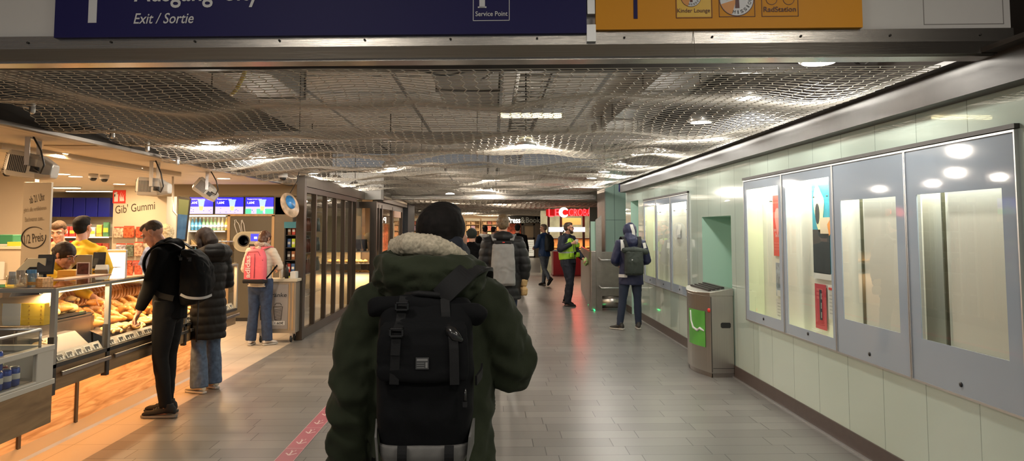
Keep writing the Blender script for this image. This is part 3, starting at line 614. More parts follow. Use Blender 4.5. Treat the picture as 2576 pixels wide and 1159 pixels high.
# ================================================================ LEFT: bakery shop
FX = -3.05
M_yp = mat('paper_yellow', (.85, .55, .04), .6); M_ygl = mat('paper_print', (.55, .30, .02), .6)
# kick panel under the counter with its glow strip
struct(MB().box(-3.52, -3.45, 2.2, 9.30, .0, .52), 'wall_counter', M_woodk)
mb = MB()
for y in (5.79, 6.56, 4.9): mb.box(-3.45, -3.435, y-.018, y+.018, .05, .52)
struct(mb, 'trim_11', M_brown)
mb = MB(); mb.prism([(-3.45, 2.2, 0), (-3.33, 2.2, 0), (-3.34, 2.2, .02), (-3.45, 2.2, .06)], (0, 7.1, 0)); struct(mb, 'trim_12', M_skirt)
# -------- vitrine
SN0 = set(bpy.data.objects)
def nudge(since, dy):
    for o in bpy.data.objects:
        if o not in since and o.parent is None: o.location.y += dy
vt = thing('pastry_counter', 'long glass bakery counter with oak drawers and orange glow beneath', 'counter', (-3.5, 7.2, .52))
mods = [(5.30, 6.04), (6.06, 7.58), (7.60, 9.12)]
for i, (a, b) in enumerate(mods):
    d = MB().box(FX-.02, FX, a+.02, b-.01, .525, .685).build('drawer', M_woodd, vt, bevel=.003)
    MB().box(FX+.03, FX+.045, a+.05, b+.0, .625, .655).box(FX, FX+.03, a+.10, a+.12, .63, .65).box(FX, FX+.03, b-.12, b-.10, .63, .65).build('handle', M_steeld, d, bevel=.003)
mb = MB(); mb.box(FX-.88, FX-.02, 5.28, 9.12, .52, .70).box(FX-.03, FX+.012, 5.28, 9.12, .685, .715)
for y in (5.28, 6.03, 7.57): mb.box(FX-.03, FX+.012, y, y+.045, .50, .90)
mb.build('carcass', M_dark, vt)
mb = MB()
for y in (5.30, 6.05, 7.59, 9.10):
    for x in (FX-.005, FX-.86): mb.box(x-.018, x+.018, y-.018, y+.018, .71, 1.235)
for x in (FX-.005, FX-.86): mb.box(x-.014, x+.014, 5.30, 9.10, 1.215, 1.235)
for y in (5.30, 9.10): mb.box(FX-.86, FX, y-.014, y+.014, 1.205, 1.235)
mb.build('glass_frame', mat('frame_grey', (.46, .43, .38), .35, .5), vt, bevel=.002)
for a, b in mods: MB().poly([(FX, a, .715), (FX, b, .715), (FX, b, 1.22), (FX, a, 1.22)]).build('front_pane', M_glass, vt)
MB().poly([(FX, 5.285, .715), (FX-.86, 5.285, .715), (FX-.86, 5.285, 1.22), (FX, 5.285, 1.22)]).build('end_pane', M_glass, vt)
MB().box(FX-.87, FX+.01, 5.28, 9.12, 1.238, 1.246).build('top_pane', glass_mat('top_glass', (.92, .92, .92), .05), vt)
mb = MB(); mb.box(FX-.86, FX-.45, 7.6, 9.1, 1.10, 1.115); mb.box(FX-.12, FX-.10, 5.32, 9.1, 1.195, 1.212)
mb.build('upper_shelf', M_steel, vt)
MB().box(FX-.14, FX-.08, 5.35, 9.08, 1.19, 1.196).build('light_strip', mat('vitrine_tube', (1, 1, 1), .3, emit=(1, .70, .36), estr=3), vt)
lamp('AREA', 'vitrine_light', (FX-.16, 6.85, 1.185), 22, (1, .66, .34), .05, 1.55, (0, R(-12), 0)); lamp('AREA', 'vitrine_light', (FX-.16, 8.35, 1.185), 15, (1, .66, .34), .05, 1.4, (0, R(-12), 0))
lamp('AREA', 'vitrine_light', (FX-.16, 5.7, 1.185), 8, (1, .74, .45), .05, .65, (0, R(-12), 0))
M_cav = mat('vitrine_inside', (.18, .13, .09), .4, .3)
mb = MB(); mb.add([(FX-.05, 6.30, .72), (FX-.05, 9.1, .72), (FX-.80, 9.1, 1.00), (FX-.80, 6.42, 1.00)], [(0, 1, 2, 3)]); mb.box(FX-.83, FX-.81, 6.45, 9.1, .72, 1.02)
mb.box(FX-.83, FX-.30, 5.34, 6.40, .70, .945); mb.build('display_bed', M_cav, vt)
MB().box(FX-.30, FX-.285, 5.36, 6.40, .72, .93).box(FX-.80, FX-.29, 5.36, 6.40, .94, .95).build('steel_step', M_steeld, vt)
MB().prism([(FX-.06, 5.5, .73), (FX-.28, 5.5, .73), (FX-.28, 5.5, .86), (FX-.2, 5.5, .86)], (0, .45, 0)).build('steel_slope', mat('slope_grey', (.12, .10, .09), .5, .2), vt)
mb = MB()
for a, b in mods: mb.add([(FX-.012, a+.04, .718), (FX-.012, b-.03, .718), (FX-.05, b-.03, .775), (FX-.05, a+.04, .775)], [(0, 1, 2, 3)])
mb.build('label_rail', mat('rail_clear', (.55, .52, .48), .25), vt)
# -------- pastries: one of each kind, then copies
M_bun = mat('crust_golden', (.56, .25, .055), .45, noise_s=22, noise_a=.45, spec=.6); M_bun2 = mat('crust_pale', (.76, .50, .20), .5, noise_s=26, noise_a=.3); M_brz = mat('crust_pretzel', (.42, .15, .03), .3, noise_s=18, noise_a=.3, spec=.7)
def croissant(mb, L=.15):
    pts = []; rs = []
    for i in range(17):
        t = i/16-.5; pts.append(V((t*L, .045*cos(t*pi)*1.0-.03, .022))); rs.append(.008+.026*cos(t*pi)**.8*(1+.10*cos(t*44)))
    return mb.tube(pts, rs, 12)
def pretzel_loop(mb, R_=.055, r=.014):
    pts = [V((R_*1.15*sin(t)*(1-.25*cos(t)), R_*cos(t), r+.004*sin(3*t))) for t in [2*pi*i/22 for i in range(23)]]
    rr = [r*(1+.25*cos(2*pi*i/22)) for i in range(23)]; mb.tube(pts, rr, 8, cap=False); return mb.tube([(-.04, -.03, r*1.5), (0, .0, r*2), (.045, .035, r*1.5)], r*.7, 8, rnd=True)
def bun(mb): mb.ell((0, 0, .028), .05, .042, .032); return mb.tube([(-.035, 0, .056), (0, .004, .062), (.035, 0, .056)], [.003, .006, .003], 6)
def baguette(mb):
    pts = [V((-.19+.38*i/20, .008*sin(i*.3), .03)) for i in range(21)]; return mb.tube(pts, [.010+.024*min(1, 3.2*min(i, 20-i)/20)*(1+.08*cos(i*1.9)) for i in range(21)], 12)
def danish(mb):
    pts = [V((.05*(1-i/40)*cos(i*.42), .05*(1-i/40)*sin(i*.42), .016+.02*i/40)) for i in range(38)]; return mb.tube(pts, .014, 8, rnd=True)
kinds = {}
def slope_z(x): return .72+(.28/.75)*((FX-.05)-x)+.006
def pastry(kind, name, mt, label, group, loc, rot, sc=1.0):
    if kind not in kinds:
        o = {'croissant': croissant, 'pretzel': pretzel_loop, 'bun': bun, 'baguette': baguette, 'danish': danish}[kind](MB()).build(name, mt); kinds[kind] = o
    else: o = kinds[kind].copy(); S.collection.objects.link(o)
    o.location = loc; o.rotation_euler = rot; o.scale = (sc,)*3; tag(o, label, 'pastry', group); return o
random.seed(11); tilt = math.atan(.28/.75)
y = 6.36
while y < 9.05:         # front rows: croissants, above them loops standing on edge
    for (x, kd, nm, mt, lb, gr, dy) in ((FX-.16, 'danish', 'danish_pastry', M_bun2, 'coiled pastry in the lowest row behind the price labels', 'pastries in the lowest row', 0), (FX-.30, 'croissant', 'croissant', M_bun, 'golden croissant in the middle rows behind the counter glass', 'croissants in the middle rows', .03), (FX-.41, 'croissant', 'croissant', M_bun, 'golden croissant in the middle rows behind the counter glass', 'croissants in the middle rows', .06), (FX-.52, 'croissant', 'croissant', M_bun, 'golden croissant in the middle rows behind the counter glass', 'croissants in the middle rows', .0)):
        pastry(kd, nm, mt, lb, gr, (x+random.uniform(-.02, .02), y+dy+random.uniform(-.015, .015), slope_z(x)+random.uniform(0, .025)), (random.uniform(-.3, .3), tilt+random.uniform(-.4, .2), random.uniform(-.7, .7)+(pi/2 if kd == 'croissant' else 0)), random.uniform(1.0, 1.25))
    y += .115
y = 6.48
while y < 9.0:
    x = FX-.68; pastry('pretzel', 'pretzel', M_brz, 'brown pretzel loop leaning in the back row of the counter', 'pretzels in the back row', (x, y, slope_z(x)+.075), (R(82), R(18), R(62)+random.uniform(-.15, .15)), 1.25); y += .062
for i in range(12): pastry('bun', 'bread_roll', M_bun2, 'pale roll on the dark tray of the first counter bay', 'rolls on the dark tray', (FX-.38-.13*(i % 3)+random.uniform(-.01, .01), 5.78+.15*(i//3)+random.uniform(-.02, .02), .972), (random.uniform(-.2, .2), random.uniform(-.2, .2), random.uniform(0, 3)), 1.2)
for i in range(4): pastry('croissant', 'croissant', M_bun2, 'pale croissant at the right of the dark tray', 'pale croissants by the dark tray', (FX-.36-.09*(i % 2), 6.02+.11*(i//2), 1.00+.03*(i % 2)), (0, 0, 1+i*.5), 1.15)
for i in range(3): pastry('baguette', 'baguette', M_bun2, 'pale baguette lying behind the rolls in the first bay', 'baguettes in the first bay', (FX-.76+.02*i, 6.10, .975+.028*i), (0, 0, R(72)+.08*i), .95)
for i in range(3): pastry('bun', 'bread_roll', M_bun, 'small roll low on the steel slope at the counter corner', 'rolls at the counter corner', (FX-.17, 5.40+.055*i, .80), (0, 0, i), .8)
pastry('danish', 'danish_pastry', M_bun, 'coiled pastry on the shelf top beside the bay post', None, (FX-.60, 6.62, 1.02), (0, 0, 0), 1.1)
pastry('croissant', 'croissant', M_bun, 'croissant gripped by the reaching hand in the first bay', None, (-3.50, 6.72, .985), (0, 0, .5), .9)
tr = tag(MB().box(FX-.80, FX-.30, 5.70, 6.38, .950, .958).box(FX-.31, FX-.30, 5.70, 6.30, .950, .975).build('baking_tray', M_black), 'black baking tray with rolls in the first bay', 'tray')
# price labels
pl = thing('price_label', 'white price label with a black bar on the rail of the first bay', 'price label', (0, 0, 0), 0, 'price labels of the first bay')
MB().box(0, .004, -.045, .045, 0, .05).build('card', M_paper, pl); MB().box(.004, .006, -.030, .034, .026, .042).box(.004, .006, -.030, -.01, .008, .026).box(.004, .006, .012, .02, .008, .026).build('print', M_ink, pl)
pl.location = (FX-.006, 5.42, .722); pl.rotation_euler = (0, R(-33.7), 0)
for i in range(1, 5): dup(pl, (FX-.006, 5.42+.125*i, .722))
for i in range(12): dup(pl, (FX-.006, 6.16+.115*i+(.04 if i % 3 else 0), .722), label='white price label with a black bar on the rail of the second bay', group='price labels of the second bay')
for i in range(10): dup(pl, (FX-.006, 7.72+.14*i, .722), label='white price label on the rail of the farthest bay', group='price labels of the farthest bay')
def ybag(x, y, z, w, h, label, rz=0, d=.09):
    t = thing('paper_box', label, 'box', (x, y, z), rz, None); mb = MB().box(-d/2, d/2, -w/2, w/2, 0, h); o = mb.build('box_body', M_yp, t, local=True, bevel=.002)
    MB().box(d/2, d/2+.002, -w*.14, w*.14, 0, h).build('pale_band', M_paper, t, local=True)
    mb = MB()
    for i in range(6):
        for k in range(5):
            yy = -w*.45+i*w*.18; zz = h*(.12+.19*k)
            if abs(yy) > w*.17: mb.prism([(d/2+.001, yy, zz-.008), (d/2+.001, yy+.006, zz), (d/2+.001, yy, zz+.008), (d/2+.001, yy-.006, zz)], (.001, 0, 0))
    mb.build('pattern', M_ygl, t, local=True); return t
ybag(-3.78, at_x(346, 755, -3.78).y-.18, 1.02, .52, .16, 'yellow patterned box with a pale band above the pretzels left of the man in black')
ybag(-3.42, 5.46, .965, .46, .155, 'yellow patterned box in the end of the vitrine facing the passage', R(-90), .08)
tag(MB().prism([(-3.62, 5.40, .96), (-3.30, 5.44, .96), (-3.10, 5.5, 1.19), (-3.5, 5.42, 1.16)], (0, .01, 0)).build('cardboard_sheet', mat('board_brown', (.55, .40, .25), .6)), 'tan cardboard sheet leaning inside the vitrine end', 'cardboard')
nudge(SN0, .18)
# -------- things on the counter top
TZ = 1.247
def tablet(px, py0, X, w, h, rz, lb, tiltx=R(14)):
    p = at_x(px, py0, X); t = thing('tablet_screen', lb, 'screen', (X, p.y, TZ), rz)
    M = Matrix.Translation(V((0, 0, .03)))@Matrix.Rotation(-tiltx, 4, 'X')
    def part(mb, nm, m): 
        mb.v = [tuple(M@V(v)) for v in mb.v]; return mb.build(nm, m, t, local=True, bevel=.003)
    part(MB().box(-w/2, w/2, -.008, .008, 0, h), 'bezel', M_black); part(MB().box(-w/2+.008, w/2-.008, -.0095, -.008, .018, h-.008), 'glass', mat('screen_dim', (.06, .07, .09), .12, coat=.6))
    MB().box(-.03, .03, -.04, .06, 0, .008).box(-.01, .01, .0, .02, 0, .07).build('stand', M_black, t, local=True); return t
tablet(112, 700, -3.68, .125, .165, R(14), 'grey tablet screen tilted on the counter left of the woman in yellow')
tablet(246, 688, -3.72, .11, .155, R(8), 'grey tablet screen standing between the two yellow shirts and the man in black')
def lapstand(px, py, X, lb, rz):
    p = at_x(px, py, X); t = thing('display_stand', lb, 'stand', (X, p.y, TZ), rz)
    MB().prism([(-.16, 0, 0), (.12, 0, 0), (.12, 0, .16), (-.02, 0, .16)], (0, .012, 0)).build('panel', mat('stand_cream', (.70, .66, .50), .4), t, local=True, bevel=.003)
    MB().prism([(-.06, .0, .03), (.03, .0, .03), (.07, .0, .09), (.0, .0, .09)], (0, -.004, 0)).build('cut_out', M_black, t, local=True); return t
lapstand(74, 700, -3.80, 'cream slanted stand left of the first tablet', R(5)); lapstand(196, 690, -3.86, 'cream slanted stand below the woman in yellow', R(5))
p = at_x(208, 706, -3.52); t = thing('card_holder', 'small framed dark picture on the counter edge', 'picture holder', (p.x, p.y, TZ))
MB().box(p.x-.055, p.x+.055, p.y-.005, p.y+.005, TZ, TZ+.115).build('frame', mat('acrylic', (.75, .62, .60), .2), t, bevel=.003); MB().box(p.x-.047, p.x+.047, p.y-.0065, p.y-.005, TZ+.014, TZ+.107).build('picture', mat('picture_brown', (.12, .04, .03), .3, noise_s=30, noise_a=.6), t)
def jar(px, X, col, lb, n=5, h=.075):
    p = at_x(px, 715, X); t = thing('sachet_jar', lb, 'jar', (X, p.y, TZ))
    MB().lathe([(.036, 0), (.042, .005), (.046, h), (.043, h), (.039, .008)], (0, 0, 0), 18).build('glass', glass_mat('jar_glass', (.96, .97, .96), .06), t, local=True)
    mb = MB(); random.seed(px)
    for i in range(n): a = random.uniform(0, 6); mb.obox((.018*cos(a), .018*sin(a), .055), V((.014, .004*cos(a), 0)), V((0, .004, .0)), V((random.uniform(-.01, .01), 0, .045)))
    mb.build('sachets', col, t, local=True)
jar(33, -3.40, mat('sachet_white', (.7, .65, .6), .6), 'glass jar of white sachets at the left end of the counter'); jar(52, -3.45, mat('sachet_brown', (.50, .42, .34), .6), 'glass jar of brown sachets second on the counter'); jar(79, -3.42, mat('sachet_blue', (.12, .32, .60), .5), 'glass jar of blue sachets third on the counter')
p = at_x(108, 714, -3.36); tag(MB().box(-3.46, -3.34, p.y-.04, p.y+.10, TZ, TZ+.035).build('carton', mat('carton_orange', (.80, .45, .22), .6, noise_s=50, noise_a=.4)), 'low orange and white carton right of the blue jar', 'carton')
tag(MB().box(-3.50, -3.36, 6.15, 6.9, TZ, TZ+.006).build('paper_sheet', mat('paper_pink', (.75, .50, .38), .6)), 'pinkish paper sheet lying on the counter glass', 'paper')
tag(MB().box(-3.75, -3.60, 6.75, 6.95, TZ, TZ+.045).build('carton', mat('carton_amber', (.85, .40, .05), .6)), 'small amber carton on the counter left of the card terminal', 'carton')
tag(MB().obox((-3.62, 7.25, TZ+.03), (.05, .02, 0), (-.03, .07, .02), (0, -.01, .02)).build('card_terminal', mat('terminal_grey', (.45, .47, .45), .4), bevel=.006), 'grey card terminal on the counter beside the man in black', 'card terminal')
p = at_y(268, 672, 8.6); q = at_y(318, 628, 8.6)
t = thing('checkout_screen', 'bright white checkout screen right of the man in the yellow shirt', 'screen', (p.x, 8.6, p.z-.1))
MB().box(p.x, q.x, 8.60, 8.63, p.z, q.z).build('bezel', M_alu, t, bevel=.004); MB().box(p.x+.01, q.x-.008, 8.596, 8.60, p.z+.005, q.z-.03).build('display', mat('screen_glow', (1, 1, 1), .3, emit=(1, .92, .80), estr=1.3, noise_s=3, noise_a=.3), t)
MB().box((p.x+q.x)/2-.02, (p.x+q.x)/2+.02, 8.62, 8.66, 1.1, p.z+.02).box((p.x+q.x)/2-.1, (p.x+q.x)/2+.1, 8.55, 8.75, 1.09, 1.11).build('stand', M_black, t)
# rear worktop
t = thing('rear_worktop', 'dark worktop running behind the bakery staff', 'worktop', (-5.4, 8.5, 0)); MB().box(-5.3, -4.2, 8.32, 8.72, 1.04, 1.09).build('top', M_woodd, t); MB().box(-5.28, -4.25, 8.36, 8.68, 0, 1.04).build('body', M_brownp, t)
# -------- end display beyond the customers
SN1 = set(bpy.data.objects)
t = thing('cup_display', 'clear acrylic cup display at the far end of the counter', 'display', (-3.2, 8.9, TZ))
MB().box(-3.26, -3.06, 8.80, 9.02, TZ, TZ+.25).build('case', glass_mat('acrylic_clear', (.9, .88, .85), .12), t); MB().box(-3.25, -3.07, 8.81, 9.01, TZ+.25, TZ+.26).box(-3.25, -3.07, 8.81, 9.01, TZ+.12, TZ+.125).build('shelf', M_alu, t)
for i in range(3): tag(MB().lathe([(.022, 0), (.03, .08), (.028, .08), (.02, .004)], (-3.21+.05*i, 8.9, TZ+.127), 14).build('cup', mat('cup_red', (.30, .05, .03), .4)), 'dark red cup in the acrylic display', 'cup', 'cups in the acrylic display')
# -------- white chiller with cans in front
ch = thing('drinks_chiller', 'white chest chiller with glass rim and oak panel, cans inside', 'chiller', (-3.3, 4.4, .36)); CX = -2.95; y0c, y1c = 3.6, 5.13
M_cw = mat('chiller_white', (.66, .62, .54), .35)
MB().box(CX-.03, CX, y0c, y1c, .36, .615).box(CX-.7, CX-.03, y1c-.02, y1c, .36, .615).build('oak_panel', M_woodd, ch, bevel=.003)
mb = MB(); mb.box(CX-.7, CX+.01, y0c, y1c+.01, .615, .65).box(CX-.03, CX+.0, 4.945, y1c, .65, .86).box(CX-.03, CX+.0, y0c, 4.945, .65, .665).box(CX-.7, CX-.03, y1c-.03, y1c, .65, .86).box(CX-.05, CX+.005, y0c, y1c+.005, .84, .875).box(CX-.7, CX-.05, y1c-.05, y1c, .84, .875)
mb.build('body', M_cw, ch, bevel=.004)
MB().poly([(CX-.008, y0c, .66), (CX-.008, 4.945, .66), (CX-.008, 4.945, .845), (CX-.008, y0c, .845)]).build('front_pane', M_glass, ch)
MB().box(CX-.69, CX-.06, y0c, y1c-.04, .652, .66).box(CX-.69, CX-.6, y0c, y1c-.04, .66, .84).build('liner', mat('liner_grey', (.35, .33, .28), .4), ch)
rim = MB()
for a, b in (((CX-.02, y0c, .99), (CX-.02, 5.0, .99)), ((CX-.02, 5.0, .99), (CX-.68, 5.02, .99)), ((CX-.02, 5.0, .87), (CX-.02, 5.0, .99)), ((CX-.68, 5.02, .87), (CX-.68, 5.02, .99))): rim.tube([a, b], .010, 6)
rim.build('rim_rail', M_alu, ch)
MB().poly([(CX-.02, y0c, .875), (CX-.02, 5.0, .875), (CX-.02, 5.0, .985), (CX-.02, y0c, .985)]).poly([(CX-.02, 5.0, .875), (CX-.68, 5.02, .875), (CX-.68, 5.02, .985), (CX-.02, 5.0, .985)]).build('rim_pane', M_glass, ch)
mb = MB()
for k in range(10): mb.box(CX-.60, CX-.1, 3.9+k*.105, 3.91+k*.105, .845, .85)
mb.build('grille', M_dark, ch)
cans = {}
def can(x, y, z, col, nm, lb, gr):
    if nm not in cans:
        t = thing('drink_can', lb, 'can', (x, y, z), 0, gr); MB().lathe([(.024, 0), (.033, .008), (.033, .105), (.026, .118)], (0, 0, 0), 18).build('body', col, t, local=True)
        MB().lathe([(.026, .118), (.026, .121), (.022, .118)], (0, 0, 0), 18).build('lid', M_alu, t, local=True); MB().lathe([(.0334, .045), (.0336, .05), (.0336, .075), (.0334, .08)], (0, 0, 0), 18).build('band', M_paper, t, local=True); cans[nm] = t
    else: dup(cans[nm], (x, y, z), label=lb, group=gr)
M_cb = mat('can_blue', (.03, .08, .42), .25, .4); M_cg = mat('can_green', (.04, .20, .06), .25, .4); M_cr = mat('can_maroon', (.28, .05, .06), .25, .4)
for i in range(5): can(CX-.07, 4.80-.085*(4-i)+.02, .662, M_cb, 'b', 'blue can with a pale band in the chiller front row', 'blue cans in the chiller')
for i in range(3): can(CX-.075, 4.48+.085*i, .785-.0, M_cb, 'b', 'blue can standing on the front row in the chiller', 'blue cans on top')
for i in range(4): can(CX-.16, 4.62+.075*i, .662, M_cr, 'r', 'maroon can behind the blue cans in the chiller', 'maroon cans in the chiller')
for i in range(5): can(CX-.22-.09*(i//3), 4.76+.075*(i % 3), .662, M_cg, 'g', 'green can in the rear of the chiller', 'green cans in the chiller')
nudge(SN1, .18)
# ================================================================ shop fittings behind the counter
M_pen = mat('marker_ink', (.05, .035, .025), .6)
def board_text(par, body, pa, pb, Y, m=M_pen, shear=.12, bold=.004, tilt=0):
    a, b = at_y(*pa, Y), at_y(*pb, Y); ct, st = cos(R(tilt)), sin(R(tilt)); w, h = abs(b.x-a.x), abs(b.z-a.z)
    return text(body, m, par, (min(a.x, b.x), Y, min(a.z, b.z)), (ct, 0, st), (-st, 0, ct), (0, w/ct, 0, h-w*st/ct), shear=shear, bold=bold, depth=.003)
Y = 7.8; a, b = at_y(48, 720, Y), at_y(130, 458, Y)
col = thing('promotion_column', 'tall beige column hand lettered 1/2 Preis behind the counter', 'column', (a.x, Y, 0)); MB().box(a.x, b.x, Y, Y+.035, 0, b.z).build('body', M_beige, col, bevel=.003)
board_text(col, 'ab 21 Uhr', (76, 512), (115, 484), Y, bold=.002, tilt=14); M_pen2 = mat('marker_faded', (.30, .24, .17), .6)
board_text(col, 'gibt\'s alle verbliebenen', (60, 537), (118, 516), Y, M_pen2, tilt=7); board_text(col, 'Backwaren zum...', (63, 558), (112, 542), Y, M_pen2, tilt=5)
board_text(col, '1/2 Preis', (62, 614), (111, 583), Y, bold=.004, tilt=10)
mb = MB(); c = at_y(85, 597, Y)
pts = [c+V((.118*cos(t)*(1+.03*sin(2*t)), -.004, .105*sin(t))) for t in [R(50)+R(325)*i/40 for i in range(41)]]; mb.tube(pts, [.003+.0035*abs(sin(i*.08)) for i in range(41)], 6)
for k, px in ((0, 62), (1, 85)):
    q = at_y(px, 680, Y); mb.tube([q+V((dx, -.004, dz)) for dx, dz in ((-.05, -.08), (-.03, 0), (.0, .09), (.02, .12), (.05, .08), (.07, -.02), (.08, -.10))], .003, 6)
mb.build('ring_and_doodle', M_pen, col)
# rear left wall, side cabinet
struct(MB().box(-13, -6.42, 10.9, 11.0, 0, 2.45), 'wall_back', M_cream)
struct(MB().box(-13, -3.0, 17.6, 17.7, 0, 2.5), 'wall_back.001', M_beige)
struct(MB().box(-13.1, -13, 0, 17.6, 0, 2.5), 'wall_left.001', M_cream)
cb = thing('side_cabinet', 'beige cabinet at the left edge behind the column', 'cabinet', (-5.6, 8.6, 0)); MB().box(-6.4, -5.32, 8.9, 9.4, 0, 1.42).build('body', M_beige, cb, bevel=.004); MB().box(-6.42, -5.30, 8.88, 9.42, 1.42, 1.45).build('top', M_cream, cb)
p, q = at_y(-10, 614, 9.0), at_y(33, 590, 9.0); t = thing('green_crate', 'dark green crate on the side cabinet at the left edge', 'crate', (p.x, 9, 1.45)); MB().box(p.x, q.x, 9.0, 9.25, 1.475, q.z).build('body', mat('crate_green', (.03, .20, .10), .5), t, bevel=.01); MB().box(p.x-.02, q.x+.01, 8.99, 9.26, 1.455, 1.475).build('label', M_paper, t)
tag(MB().box(-5.55, -5.40, 8.95, 9.0, 1.452, 1.50).build('carton', mat('carton_yellow', (.75, .60, .05), .6)), 'yellow carton before the green crate', 'carton')
t = tag(MB().box(-5.75, -5.52, 8.86, 8.875, 1.0, 1.28).build('paper_notice', M_paper), 'white paper hanging on the side cabinet', 'paper')
# lockers and product wall
Y = 17.0; a, b = at_y(120, 545, Y), at_y(278, 497, Y)
t = thing('wall_cabinet', 'row of royal blue wall cabinets above the shelves', 'cabinet', (a.x, Y, a.z)); M_rb = mat('royal_blue', (.015, .02, .28), .35)
for i in range(5):
    w = (b.x-a.x)/5; MB().box(a.x+i*w+.008, a.x+(i+1)*w-.008, Y, Y+.3, a.z, b.z).build('door', M_rb, t, bevel=.004)
pu = thing('product_shelf', 'tall product shelf under the blue wall cabinets', 'shelf', (a.x, Y, 0)); mb = MB(); mb.box(a.x, b.x, Y+.35, Y+.4, 0, a.z)
zs = [1.48, 1.12, .76]
for z in zs: mb.box(a.x, b.x, Y-.0, Y+.35, z-.02, z)
mb.build('boards', M_cream, pu); MB().box(a.x, b.x, Y-.01, Y, 1.45, 1.475).box(a.x, b.x, Y-.01, Y, 1.09, 1.115).build('shelf_edge', mat('edge_white_glow', (.9, .85, .8), .4, emit=(1, .8, .7), estr=.5), pu)  # shelf edges emit a little: brightness put into the material, no lamp
lamp('AREA', 'shelf_light', ((a.x+b.x)/2, Y-.1, 1.86), 9, (1, .82, .6), 1.1, .1, (R(-20), 0, 0))
cols = [(.7, .05, .04), (.72, .05, .03), (.8, .6, .05), (.75, .7, .1), (.7, .35, .05), (.75, .45, .1), (.1, .25, .1), (.5, .1, .05), (.6, .6, .5)]
random.seed(5); pk = None; nm = ['red', 'scarlet', 'yellow', 'lemon', 'orange', 'amber', 'green', 'brown', 'white']
for zi, z in enumerate(zs):
    for i in range(9):
        x = a.x+.07+i*.145; k = random.randrange(9) if zi else (6, 0, 1, 0, 7, 3, 8, 4, 6)[i]; h = random.uniform(.20, .32)
        if zi == 0 and k in (0, 1): h = .22
        t = thing('packet', f'{nm[k]} packet standing on the {("top", "middle", "lower")[zi]} product shelf behind the staff', 'packet', (x, Y+.1, z), 0, f'{nm[k]} packets on the {("top", "middle", "lower")[zi]} shelf')
        MB().box(-.06, .06, -.04, .04, 0, h).build('pack_body', mat('pack_'+nm[k], cols[k], .45, noise_s=20, noise_a=.4), t, local=True, bevel=.01); MB().box(-.05, .05, -.043, -.04, h*.3, h*.6).build('pack_label', M_paper if k % 2 else M_yp, t, local=True)
# Gummi panel
Y = 14.5; a, b = at_y(278, 700, Y), at_y(421, 470, Y)
g = thing('partition_panel', 'beige partition panel hand lettered Gib Gummi', 'partition', (a.x, Y, 0)); MB().box(a.x, b.x, Y, Y+.45, 0, 2.449).build('body', M_cream, g)
board_text(g, "Gib' Gummi", (291, 538), (392, 505), Y, bold=.002, shear=.1, tilt=7)
fs = thing('fire_sign', 'red fire extinguisher sign on the partition panel', 'sign', (a.x, Y, 2.2)); p, q = at_y(284, 511, Y), at_y(317, 478, Y)
MB().box(p.x, q.x, Y-.012, Y-.001, p.z, q.z).build('plate', M_red, fs); w, h = q.x-p.x, q.z-p.z
mb = MB(); mb.box(p.x+w*.12, p.x+w*.42, Y-.015, Y-.012, p.z+h*.12, p.z+h*.68).box(p.x+w*.2, p.x+w*.34, Y-.015, Y-.012, p.z+h*.68, p.z+h*.86).box(p.x+w*.1, p.x+w*.2, Y-.015, Y-.012, p.z+h*.5, p.z+h*.8)
for k in range(3): x = p.x+w*(.56+.12*k); mb.prism([(x, Y-.012, p.z+h*.12), (x+w*.12, Y-.012, p.z+h*.2), (x+w*.04, Y-.012, p.z+h*.5), (x+w*.10, Y-.012, p.z+h*(.88-.1*k)), (x-w*.03, Y-.012, p.z+h*.45)], (0, -.003, 0))
mb.build('pictogram', M_sw, fs)
bags = [(284, 570, 25, 28, (.62, .45, .35)), (309, 568, 27, 30, (.70, .12, .05)), (290, 612, 24, 34, (.45, .45, .55)), (316, 612, 18, 34, (.15, .18, .14)), (336, 608, 22, 36, (.70, .35, .25)), (312, 655, 18, 33, (.5, .12, .06)), (331, 655, 26, 33, (.55, .14, .12)), (340, 570, 20, 28, (.6, .1, .05))]
cn = ['pale', 'red', 'lilac grey', 'dark green', 'peach', 'maroon', 'crimson', 'scarlet']
for i, (px, py, w, h, c) in enumerate(bags):
    p, q = at_y(px, py+h, Y-.1), at_y(px+w, py, Y-.1); t = thing('sweet_bag', f'{cn[i]} bag of sweets hanging on the partition panel', 'bag of sweets', (p.x, Y-.08, p.z))
    MB().box(p.x-.005, q.x+.005, Y-.10, Y-.04, p.z, q.z-.02).build('bag_body', mat('bag_'+cn[i].replace(' ', '_'), c, .3, noise_s=25, noise_a=.8), t, bevel=.026, seg=3)
    MB().box(p.x, q.x, Y-.075, Y-.065, q.z-.03, q.z).build('header', mat('bag_header', (.55, .08, .05), .4), t); MB().cyl(((p.x+q.x)/2, Y-.07, q.z-.01), ((p.x+q.x)/2, Y+.0, q.z-.01), .003, 6).build('hook', M_alu, t)
